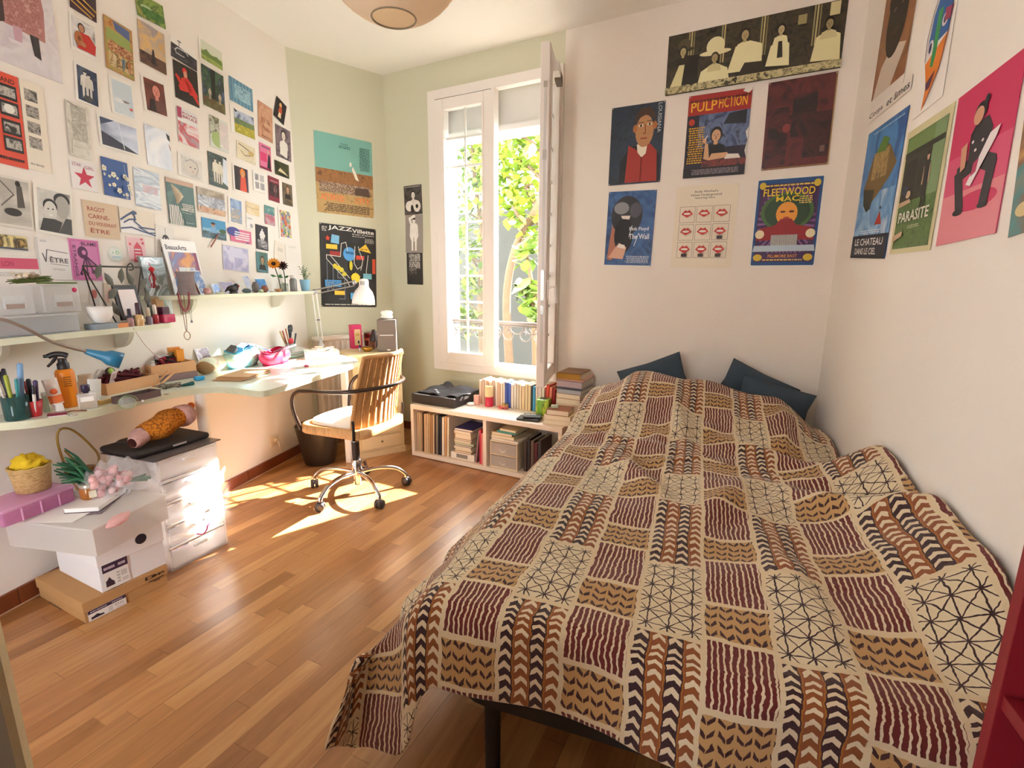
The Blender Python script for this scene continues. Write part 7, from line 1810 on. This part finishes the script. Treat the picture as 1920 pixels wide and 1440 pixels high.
candle('tall candle with a red base and pale yellow top', 920, 760, .029, [('red_base', .068, M('d02a48', .35)), ('yellow_top', .072, M('f6d8a0', .4))], -.02)
candle('clear peach candle glass behind the turtle figurine', 946, 756, .024, [('wax_glass', .06, glassy('f4d8c4', .1, .6))], -.045)
p = onunit(945, 766)
t = thing('turtle_figurine', 'small coral turtle figurine with a patterned shell', 'figurine', p, rzu + .3)
MB().ell((0, 0, .014), (.03, .024, .01), M('e0706a', .5), 14, 8).ell((-.034, -.006, .013), (.012, .009, .008), M('e0706a', .5), 10, 7).ell((.02, -.024, .006), (.014, .008, .005), M('e0706a', .5), 8, 6).ell((-.018, -.024, .006), (.014, .008, .005), M('e0706a', .5), 8, 6).obj('body', t)
MB().ell((.006, 0, .022), (.024, .021, .016), MA(['5a4a2a', 'd8b868', '3a2a1c'], 120, kind='voronoi'), 14, 8).obj('shell', t)
# row of upright books under the sill
row = ['efd8c0', 'e8c8b0', 'f0dcc8', 'e4b898', 'efe0d0', 'e8d0c0', 'f0e0d0', 'e8c0a0', 'eedcc8', 'f0e4d4', '3a5ab0', '4a6ac8', 'efe8e0', 'e4dcd0', 'd8ccb8', 'e8d8b8', 'e0c8a0', 'e4d0a8', 'dcc8a0', '2a2a2a', '3a9ac8', 'e8dcd0', 'd8c8c0', 'e4e0d4', '4a4a3c', 'c8c0b0']
cn = ['peach', 'pinkish', 'cream', 'sand', 'ivory', 'blush', 'off-white', 'apricot', 'cream', 'ivory', 'royal blue', 'cobalt blue', 'white', 'grey-white', 'stone', 'cream', 'straw', 'wheat', 'tan', 'thin black', 'turquoise blue', 'blush grey', 'mauve-grey', 'greenish white', 'dark olive', 'grey']
x = .40
for i, c_ in enumerate(row[:24]):
    th_ = [.021, .016, .019, .015, .024, .019][i % 6] if i not in (19,) else .009
    hh = .165 + .012 * ((i * 7) % 4) / 3
    book('%s paperback, %s from the left in the row under the window sill' % (cn[i], (nmz + ['seventeenth', 'eighteenth', 'nineteenth', 'twentieth', 'twenty-first', 'twenty-second', 'twenty-third', 'twenty-fourth', 'twenty-fifth', 'twenty-sixth'])[i]), x, .268 if i < 10 else .262, UT + .0005, th_, .11, hh, c_, 'v', 'paperbacks in a row under the window sill')
    x += th_ + .0025
for i, (c_, lb) in enumerate((('d8483a', 'red book standing at the right end of the sill row'), ('e88a78', 'salmon book standing behind the green pot'), ('a82a2a', 'dark red book standing before the tall book stack'))):
    book(lb, x + .006 + .022 * i, .26, UT + .0005, .018, .115, .19 - .012 * i, c_, 'v', 'red books at the end of the sill row', tilt=.05)
xr = x + .1
# green pot, wallet
p = onunit(1019, 778)
t = thing('mosaic_pot', 'green glazed square pot with streaked sides on the shelf unit', 'pot', p - un * .0, rzu + .2)
mb = MB(); mb.box((0, 0, .055), (.085, .085, .11), MA(['5a9a30', '8ac850', 'c8d848', '3a7a2a', 'a8d870'], 14, (3, 3, .5), .2), bev=.008); mb.obj('body', t)
MB().lathe([(.028, .1101), (.028, .1105), (0, .1106)], M('3a3a20', .8), n=20).obj('opening', t)
p = onunit(990, 788)
t = thing('wallet', 'black wallet lying open at the front of the shelf unit', 'wallet', p + un * .02, rzu + .15)
t.scale = (1.45, 1.3, 1.3)
mb = MB(); mb.box((0, 0, .006), (.1, .07, .011), M('2c2824', .4), bev=.003); mb.box((.012, .004, .018), (.08, .06, .011), M('3a342e', .35), bev=.003, rz=.2); mb.obj('leather', t)
mb = MB(); mb.box((.0, .004, .0242), (.05, .035, .001), MA(['c8c0b4', '3a342e', '8a8478'], 50), rz=.2); mb.obj('worn_patch', t)
# tall stack against the wall
def ustack(x, y, z, items, grp):
    for lb, th_, w_, h_, c_, md_, dx, rz_ in items:
        th_ *= 1.35
        book(lb, x + dx, y, z, th_, w_, h_, c_, md_, grp, rz=rz_); z += th_ + .0004
    return z
b0 = at(1058, 770, UT); xs = (b0 - ua).dot(ud); 
ustack(1.0, .24, UT + .0005, [('pale cream book at the bottom of the tall stack by the bed', .03, .16, .2, 'ecdcb8', 's', 0, 0), ('cream-edged book second from the bottom of the tall stack by the bed', .03, .165, .2, 'f0e4c4', 's', .0, .02), ('sand book third from the bottom of the tall stack by the bed', .027, .165, .2, 'e4c498', 's', 0, 0), ('orange-brown book in the middle of the tall stack by the bed', .024, .165, .2, 'c8905a', 's', 0, -.02),
        ('grey-blue striped book above the orange-brown one by the bed', .02, .165, .21, 'a8b0b8', 'h', .004, .0), ('thin dark blue book in the tall stack by the bed', .01, .165, .21, '4a5468', 'h', .004, .02), ('mauve-grey thick book near the top of the tall stack by the bed', .03, .17, .22, 'b8a8b0', 'h', .002, .0), ('thin pinkish paperback under the mustard book', .008, .18, .22, 'd8a898', 'h', 0, .06), ('mustard yellow book topping the tall stack by the bed', .026, .16, .2, 'b8862a', 'h', 0, .02), ('brown curled pamphlet on top of the mustard book', .004, .15, .19, '8a6440', 'h', .012, .05)], 'tall book stack by the bed')
z_ = ustack(1.01, .03, UT + .0005, [('wide kraft book at the bottom of the low stack beside the green pot', .022, .19, .13, 'd8b890', 's', 0, .1), ('cream paperback in the low stack beside the green pot', .022, .17, .13, 'ecd8b0', 's', .005, .05), ('brown-covered paperback on top of the low stack beside the green pot', .024, .14, .13, '9a6038', 's', .02, .12)], 'low book stack beside the green pot')
solo('eraser_block', 'small green and white block on the low brown paperback', 'block', MB().box((0, 0, .009), (.045, .022, .018), M('c8d8c0', .5), bev=.002), uloc(1.06, .09, z_), rzu + .3)
# ------------------------------------------------------------------ bed
BO = Vector((-.149, 1.04, 0)); _b20 = math.radians(20)
BX = Vector((math.cos(_b20), -math.sin(_b20), 0)); BY = Vector((math.sin(_b20), math.cos(_b20), 0))
def bed(x, y, z=0.0):
    return BO + BX * x + BY * y + Vector((0, 0, z))
BW_, BL_ = 1.12, 2.0
bedt = thing('bed', 'low black-framed double bed against the right wall under the patterned cover', 'bed', BO.copy(), -_b20)
BLK = M('17130f', .6)
mb = MB(); mb.prism([(x + BW_ / 2, y + BL_ / 2) for x, y in rrect(BW_, BL_, .09)], .258, .3, BLK); mb.obj('bed_base', bedt)
for x, y in ((.09, .06), (1.0, .07), (.12, 1.85), (1.0, 1.85)):
    MB().lathe([(.019, 0), (.021, .259)], BLK, (x, y, 0), 16).obj('leg', bedt)
mb = MB(); mb.prism([(x + BW_ / 2, y + BL_ / 2) for x, y in rrect(BW_ - .02, BL_ - .02, .08)], .301, .44, M('e0d6c8', .9)); mb.obj('mattress', bedt)
# the cover
def sst(a, b, x):
    t = min(1, max(0, (x - a) / (b - a))); return t * t * (3 - 2 * t)
def interp(x, pts):
    for (x0, y0), (x1, y1) in zip(pts, pts[1:]):
        if x <= x1:
            t = max(0, (x - x0) / (x1 - x0)); t = t * t * (3 - 2 * t); return y0 + (y1 - y0) * t
    return pts[-1][1]
FOLDS = [(.30, .95, .5, .035, .05), (.62, .75, -.4, .03, .05), (.85, 1.25, .9, .04, .06), (.98, .75, .75, .045, .05), (.75, .35, .2, .02, .05), (.45, 1.5, .15, .03, .05), (.2, 1.3, 1.2, .02, .04), (.9, 1.55, -.3, .035, .06)]
for _k in range(16):
    FOLDS.append((rnd.uniform(.1, 1.05), rnd.uniform(.15, 1.6), rnd.uniform(-1.2, 1.2), rnd.uniform(.006, .016), rnd.uniform(.02, .04)))
def cover_h(x, y):
    z = .525
    hd = interp(x, [(-.1, .02), (.05, .12), (.2, .2), (.5, .185), (.88, .13), (1.1, .0), (1.15, -.03)])
    z += hd * sst(1.25, 1.95, y)
    z += .165 * math.exp(-((x - 1.16) / .17) ** 2) * sst(-.05, .35, y) * (1 - sst(1.0, 1.42, y))
    z -= .05 * math.exp(-((x - 1.12) / .2) ** 2 - ((y - 1.48) / .12) ** 2)
    for fx, fy, fa, amp, wd in FOLDS:
        dx, dy = x - fx, y - fy
        c, s = math.cos(fa), math.sin(fa)
        u = dx * c + dy * s; v = -dx * s + dy * c
        z += amp * math.exp(-(u / wd) ** 2 - (v / .26) ** 2) - amp * .5 * math.exp(-((u - wd * 1.5) / wd) ** 2 - (v / .26) ** 2)
    z += .006 * math.sin(9 * x + 3 * y) + .006 * math.sin(5 * x - 11 * y + 1) + .004 * math.sin(23 * x + 7 * y) * sst(.1, .9, y) + .003 * math.sin(31 * y - 13 * x)
    return z
SL, NX, NY = .40, 120, 150
def cover(u, v):
    s = -SL + (1.118 + SL) * u
    a = max(0.0, -s)
    FO = .275 + .15 * sst(.0, .15, a) * (1 - sst(.26, .40, a))
    t = -FO + (2.03 - .16 * max(0, s) + FO) * v
    b = max(0.0, -t)
    x, y = max(s, 0.0), max(t, 0.0)
    z = cover_h(x, y)
    if a > 0 or b > 0:
        sh = .11
        fo = .66 * (.85 + .15 * sst(0, .3, y)) * (1 - .75 * sst(1.05, 1.5, y))
        def fall(r, f):          # a rounded shoulder, then a slanting fall
            if r < sh: return r * (1 - .25 * r / sh), .35 * r * r / sh
            return sh * .75 + (r - sh) * f, .35 * sh + (r - sh) * math.sqrt(1 - f * f)
        oa, da = fall(a, fo)
        ob, db = fall(b, .12)
        ob *= .5
        ka = min(1.0, a / .3)
        oa += .016 * math.sin(21 * y + 2) * sst(.08, .35, a) + (.025 * math.sin(26 * a + 5 * b) - .22 * db) * ka * sst(.02, .15, b) * (1 if ka else 0) * (1 if a > 0 else 0) + 0.0
        ob += .012 * math.sin(13 * x + 1) * sst(.06, .2, b) + .05 * math.sin(17 * a + .5) * sst(.03, .2, b) * ka
        return (x - oa - .5 * db * ka * ka, y - ob, max(.012, z - da * (1 - .12 * ka * sst(0, .2, b)) - db))
    return (x, y, z)
def cover_material():
    m = bpy.data.materials.new('mud_cloth_patchwork'); m.use_nodes = True
    nt = m.node_tree; N = nt.nodes; L = nt.links; b = N['Principled BSDF']
    b.inputs['Roughness'].default_value = .85
    b.inputs['Sheen Weight'].default_value = .15
    def mth(op, *a):
        n = N.new('ShaderNodeMath'); n.operation = op
        for i, v in enumerate(a):
            if isinstance(v, (int, float)): n.inputs[i].default_value = v
            else: L.new(v, n.inputs[i])
        return n.outputs[0]
    def mixc(f, a, c):
        n = N.new('ShaderNodeMix'); n.data_type = 'RGBA'
        L.new(f, n.inputs['Factor']) if not isinstance(f, (int, float)) else None
        for k, v in (('A', a), ('B', c)):
            if isinstance(v, str): n.inputs[k].default_value = lin(v)
            else: L.new(v, n.inputs[k])
        return n.outputs['Result']
    fr = lambda x: mth('FRACT', x)
    ab = lambda x: mth('ABSOLUTE', x)
    lt = lambda x, y: mth('LESS_THAN', x, y)
    uv = N.new('ShaderNodeTexCoord')
    sp0 = N.new('ShaderNodeSeparateXYZ'); L.new(uv.outputs['UV'], sp0.inputs[0])
    nz = N.new('ShaderNodeTexNoise'); nz.inputs['Scale'].default_value = 14; nz.inputs['Detail'].default_value = 2; L.new(uv.outputs['UV'], nz.inputs['Vector'])
    nz2 = N.new('ShaderNodeTexNoise'); nz2.inputs['Scale'].default_value = 70; nz2.inputs['Detail'].default_value = 1; L.new(uv.outputs['UV'], nz2.inputs['Vector'])
    spn = N.new('ShaderNodeSeparateColor'); L.new(nz.outputs['Color'], spn.inputs[0])
    spm = N.new('ShaderNodeSeparateColor'); L.new(nz2.outputs['Color'], spm.inputs[0])
    j = lambda base, n1, n2, k1, k2: mth('ADD', base, mth('ADD', mth('MULTIPLY', mth('SUBTRACT', n1, .5), k1), mth('MULTIPLY', mth('SUBTRACT', n2, .5), k2)))
    P_ = j(sp0.outputs[0], spn.outputs[0], spm.outputs[0], .016, .006)
    Q_ = j(sp0.outputs[1], spn.outputs[1], spm.outputs[1], .016, .006)
    W_ = .136
    cu = mth('DIVIDE', mth('SUBTRACT', P_, .01), W_)
    col = mth('FLOOR', cu); fx = fr(cu)
    par = mth('GREATER_THAN', fr(mth('ADD', mth('MULTIPLY', col, .5), .5)), .25)       # 1 = stripes/leaves column
    gx = mth('LESS_THAN', mth('SUBTRACT', .5, ab(mth('SUBTRACT', fx, .5))), .035)
    # column kind B
    PB = .32
    qb = mth('DIVIDE', mth('ADD', Q_, .136), PB); fb = fr(qb)
    isst = lt(fb, .63)
    gb = mth('MAXIMUM', lt(ab(mth('SUBTRACT', fb, .63)), .018), lt(mth('SUBTRACT', .5, ab(mth('SUBTRACT', fb, .5))), .022))
    stripe = lt(fr(mth('ADD', mth('MULTIPLY', fx, 11.0), mth('MULTIPLY', spn.outputs[2], .9))), .68)
    cst = mixc(stripe, 'dcc8a8', '661a16')
    # leaf marks
    hx = mth('SUBTRACT', fr(mth('MULTIPLY', fx, 4.3)), .5)
    hy = mth('SUBTRACT', fr(mth('MULTIPLY', mth('SUBTRACT', fb, .63), 11.0)), .5)
    ax = ab(hx)
    vv = ab(mth('SUBTRACT', hy, mth('SUBTRACT', mth('MULTIPLY', ax, 1.15), .28)))
    wdt = mth('ADD', .13, mth('MULTIPLY', ax, .25))
    leaf = mth('MULTIPLY', lt(vv, wdt), mth('MULTIPLY', lt(ax, .42), mth('GREATER_THAN', ax, .03)))
    clf = mixc(leaf, 'bd935e', '3c1516')
    cB = mixc(isst, clf, cst)
    # column kind A
    PA = .64
    qa = mth('DIVIDE', mth('ADD', Q_, .31), PA); fa = fr(qa)
    isch = lt(fa, .56)
    ga = mth('MAXIMUM', lt(ab(mth('SUBTRACT', fa, .56)), .010), lt(mth('SUBTRACT', .5, ab(mth('SUBTRACT', fa, .5))), .012))
    c4 = mth('MULTIPLY', fx, 4.0); sx = mth('SUBTRACT', fr(c4), .5); c4i = mth('FLOOR', c4)
    odd = mth('GREATER_THAN', fr(mth('MULTIPLY', c4i, .5)), .25)
    bgc = mixc(odd, '34141a', '8a4a1e')
    chv = fr(mth('ADD', mth('MULTIPLY', Q_, 33.0), mth('MULTIPLY', ab(sx), 1.1)))
    chm = mth('MULTIPLY', lt(chv, .44), lt(ab(sx), .38))
    cch = mixc(chm, bgc, 'dcc8a8')
    sep = mth('MULTIPLY', mth('GREATER_THAN', ab(sx), .455), 1.0)
    cch = mixc(sep, cch, 'a05f1e')
    # star lattice
    tx = mth('MULTIPLY', fx, 3.0); ty = mth('MULTIPLY', Q_, 21.0)
    ln = lambda e, w: lt(ab(mth('SUBTRACT', fr(e), .5)), w)
    lat = mth('MAXIMUM', mth('MAXIMUM', ln(tx, .035), ln(ty, .03)), mth('MAXIMUM', ln(mth('ADD', mth('ADD', tx, ty), .5), .042), ln(mth('ADD', mth('SUBTRACT', tx, ty), .5), .042)))
    ctr = mixc(lat, 'dccaa8', '36171a')
    cA = mixc(isch, ctr, cch)
    cc = mixc(par, cA, cB)
    gg = mth('MAXIMUM', gx, mth('ADD', mth('MULTIPLY', par, gb), mth('MULTIPLY', mth('SUBTRACT', 1.0, par), ga)))
    cc = mixc(gg, cc, 'd9c4a0')
    L.new(cc, b.inputs['Base Color'])
    wv = N.new('ShaderNodeTexNoise'); wv.inputs['Scale'].default_value = 900; L.new(uv.outputs['UV'], wv.inputs['Vector'])
    cr = N.new('ShaderNodeTexNoise'); cr.inputs['Scale'].default_value = 16; cr.inputs['Detail'].default_value = 4; cr.inputs['Distortion'].default_value = .8; L.new(uv.outputs['UV'], cr.inputs['Vector'])
    bp = N.new('ShaderNodeBump'); bp.inputs['Strength'].default_value = .5; bp.inputs['Distance'].default_value = .02
    L.new(mth('ADD', cr.outputs['Fac'], mth('MULTIPLY', wv.outputs['Fac'], .05)), bp.inputs['Height']); L.new(bp.outputs['Normal'], b.inputs['Normal'])
    return m
mb = MB(); mb.grid(cover, NX, NY, cover_material())
dv = mb.obj('duvet', loc=BO, rz=-_b20)
tag(dv, 'rumpled duvet patterned with maroon stripes, chevrons and leaf marks covering the bed', 'duvet')
uvl = dv.data.uv_layers.new(name='UVMap')
for l in dv.data.loops:
    i = l.vertex_index
    u, v = (i % NX) / (NX - 1), (i // NX) / (NY - 1)
    s = -SL + (1.118 + SL) * u
    FO = .275 + .15 * sst(.0, .15, max(0, -s)) * (1 - sst(.26, .40, max(0, -s)))
    uvl.data[l.index].uv = (s, -FO + (2.03 - .16 * max(0, s) + FO) * v)
md = dv.modifiers.new('solid', 'SOLIDIFY'); md.thickness = .012; md.offset = -1
md = dv.modifiers.new('smooth', 'SUBSURF'); md.levels = 0; md.render_levels = 1
# pillows
def pillow(label, px, py, yb, w_, h_, rot, lean, sgn, dz=0.0):
    p0 = bed(0, yb); pk = atv(px, py, p0, p0 + BX)
    mb = MB()
    def side(sd):
        def f(u, v):
            a, c = 2 * u - 1, 2 * v - 1
            k = (1 - a ** 4) * (1 - c ** 4)
            q_ = 1 - .07 * (1 - abs(c)) * abs(a) - .0
            r_ = 1 - .07 * (1 - abs(a)) * abs(c)
            return (a * w_ / 2 * q_, sd * .052 * max(0, k) ** .6, c * h_ / 2 * r_)
        return f
    m_ = M('3f4d5a', .9, noise=.08, nscale=12, bump=.25, bscale=14)
    mb.grid(side(-1), 22, 22, m_); mb.grid(side(1), 22, 22, m_)
    for k, (u_, v_) in enumerate(()): pass
    Rm = Matrix.Rotation(-_b20, 4, 'Z') @ Matrix.Rotation(-lean, 4, 'X') @ Matrix.Rotation(rot, 4, 'Y')
    Rm.translation = pk - (Rm.to_3x3() @ Vector((sgn * w_ / 2, 0, h_ / 2))) + Vector((0, 0, dz))
    ob = mb.obj('pillow', mw=Rm)
    return tag(ob, label, 'pillow', 'dark blue pillows at the bed head')
pillow('dark blue pillow at the left of the bed head, one corner up', 1274, 659, 2.15, .38, .26, -.38, .1, 1)
pillow('dark blue pillow in the middle of the bed head, left corner up', 1376, 671, 2.14, .38, .24, .42, .08, -1)
pillow('dark blue pillow at the right of the bed head by the corner', 1532, 742, 2.0, .36, .19, .25, .05, 1)
# ------------------------------------------------------------------ red bookcase by the camera
s0 = 2.31; dp = .228; bl = .8; bh = 1.12
RDF = M('8a1c2a', .45); RDE = M('a83440', .45)
t = thing('bookcase', 'crimson open bookcase against the right wall at the foot of the bed', 'bookcase', R + DR * s0 + NR * .004, ang(DR))
def rbx(nm, x0, x1, y0, y1, z0, z1):
    mb = MB(); mb.box(((x0 + x1) / 2, -(y0 + y1) / 2, (z0 + z1) / 2), (x1 - x0, y1 - y0, z1 - z0), RDF, bev=.001); mb.obj(nm, t)
rbx('side_panel', 0, .02, 0, dp, 0, bh); rbx('side_panel', bl - .02, bl, 0, dp, 0, bh); rbx('back_panel', .02, bl - .02, 0, .008, 0, bh)
for z in (.04, .36, .69): rbx('shelf_board', .0205, bl - .0205, .0085, dp - .004, z, z + .02)
rbx('top_panel', .0205, bl - .0205, .0085, dp, bh - .02, bh)
# ------------------------------------------------------------------ paper lantern
pc = EYE + ray(733, -112) * 1.34
t = thing('paper_lantern', 'round cream paper lantern hanging from the ceiling', 'lantern', pc)
mb = MB(); rr = .2
prof = []
for i in range(49):
    th = -PI / 2 + .30 + (PI - .55) * i / 48
    prof.append((rr * math.cos(th) * (1 + .008 * (i % 2)), rr * .96 * math.sin(th)))
vs = []; n_ = 40
fs = []
for i, (r_, z_) in enumerate(prof):
    for j_ in range(n_):
        a_ = 2 * PI * j_ / n_; vs.append((r_ * math.cos(a_), r_ * math.sin(a_), z_))
for i in range(48):
    for j_ in range(n_): fs.append((i * n_ + j_, i * n_ + (j_ + 1) % n_, (i + 1) * n_ + (j_ + 1) % n_, (i + 1) * n_ + j_))
PL = bpy.data.materials.new('rice_paper'); PL.use_nodes = True
_n = PL.node_tree; _b = _n.nodes['Principled BSDF']; _b.inputs['Base Color'].default_value = lin('f2e2cc'); _b.inputs['Roughness'].default_value = .8
_t = _n.nodes.new('ShaderNodeBsdfTranslucent'); _t.inputs['Color'].default_value = lin('f0dcc0'); _x = _n.nodes.new('ShaderNodeMixShader'); _x.inputs['Fac'].default_value = .45
_n.links.new(_b.outputs[0], _x.inputs[1]); _n.links.new(_t.outputs[0], _x.inputs[2]); _n.links.new(_x.outputs[0], _n.nodes['Material Output'].inputs['Surface'])
mb.add(vs, fs, PL, True); mb.obj('paper_shade', t)
mb = MB()
for r_, z_ in (prof[0], prof[48]):
    mb = MB(); mb.tube([(r_ * math.cos(x), r_ * math.sin(x), z_) for x in [2 * PI * k / 30 for k in range(30)]], .0025, M('8a7a60', .5), closed=True, n=6)
    mb.obj('wire_ring', t)
mb = MB(); mb.tube([(0, 0, .02), (0, 0, HC - pc.z)], .003, M('e8e0d4', .5)); mb.tube([(-rr * .29, 0, rr * .9), (rr * .29, 0, rr * .9)], .002, M('8a7a60', .5), n=6); mb.obj('cord', t)
MB().ell((0, 0, -.03), (.03, .03, .045), M('f4ecdc', .3), 14, 9).obj('bulb', t)
# ------------------------------------------------------------------ low open cabinet at the left, near the camera
de = EYE + ray(28, 1316) * .75
d_dir = Vector((-.93, -.36, 0)).normalized()
t = thing('cabinet', 'pale grey open cabinet with raw chipboard edges at the lower left, nearest the viewer', 'cabinet', Vector((de.x, de.y, 0)), ang(d_dir))
GP, GE = M('b8b2a4', .5), M('d8c8a0', .5, noise=.1, nscale=40)
def cab(nm, c, d, e=None):
    mb = MB(); mb.box(c, d, GP)
    if e: mb.box(*e, GE)
    mb.obj(nm, t)
# local x runs from the front edge to the back, +y towards the viewer
cab('side_panel', (.19, 0, .44), (.36, .016, .88), ((.0055, 0, .44), (.011, .0165, .88)))
cab('side_panel', (.19, .52, .44), (.36, .016, .88), ((.0055, .52, .44), (.011, .0165, .88)))
cab('back_panel', (.366, .26, .44), (.008, .5, .87))
for z in (.05, .45):
    cab('shelf_board', (.19, .26, z), (.33, .503, .016))
cab('top_panel', (.19, .26, .889), (.38, .54, .016), ((-.004, .26, .889), (.01, .54, .0165)))
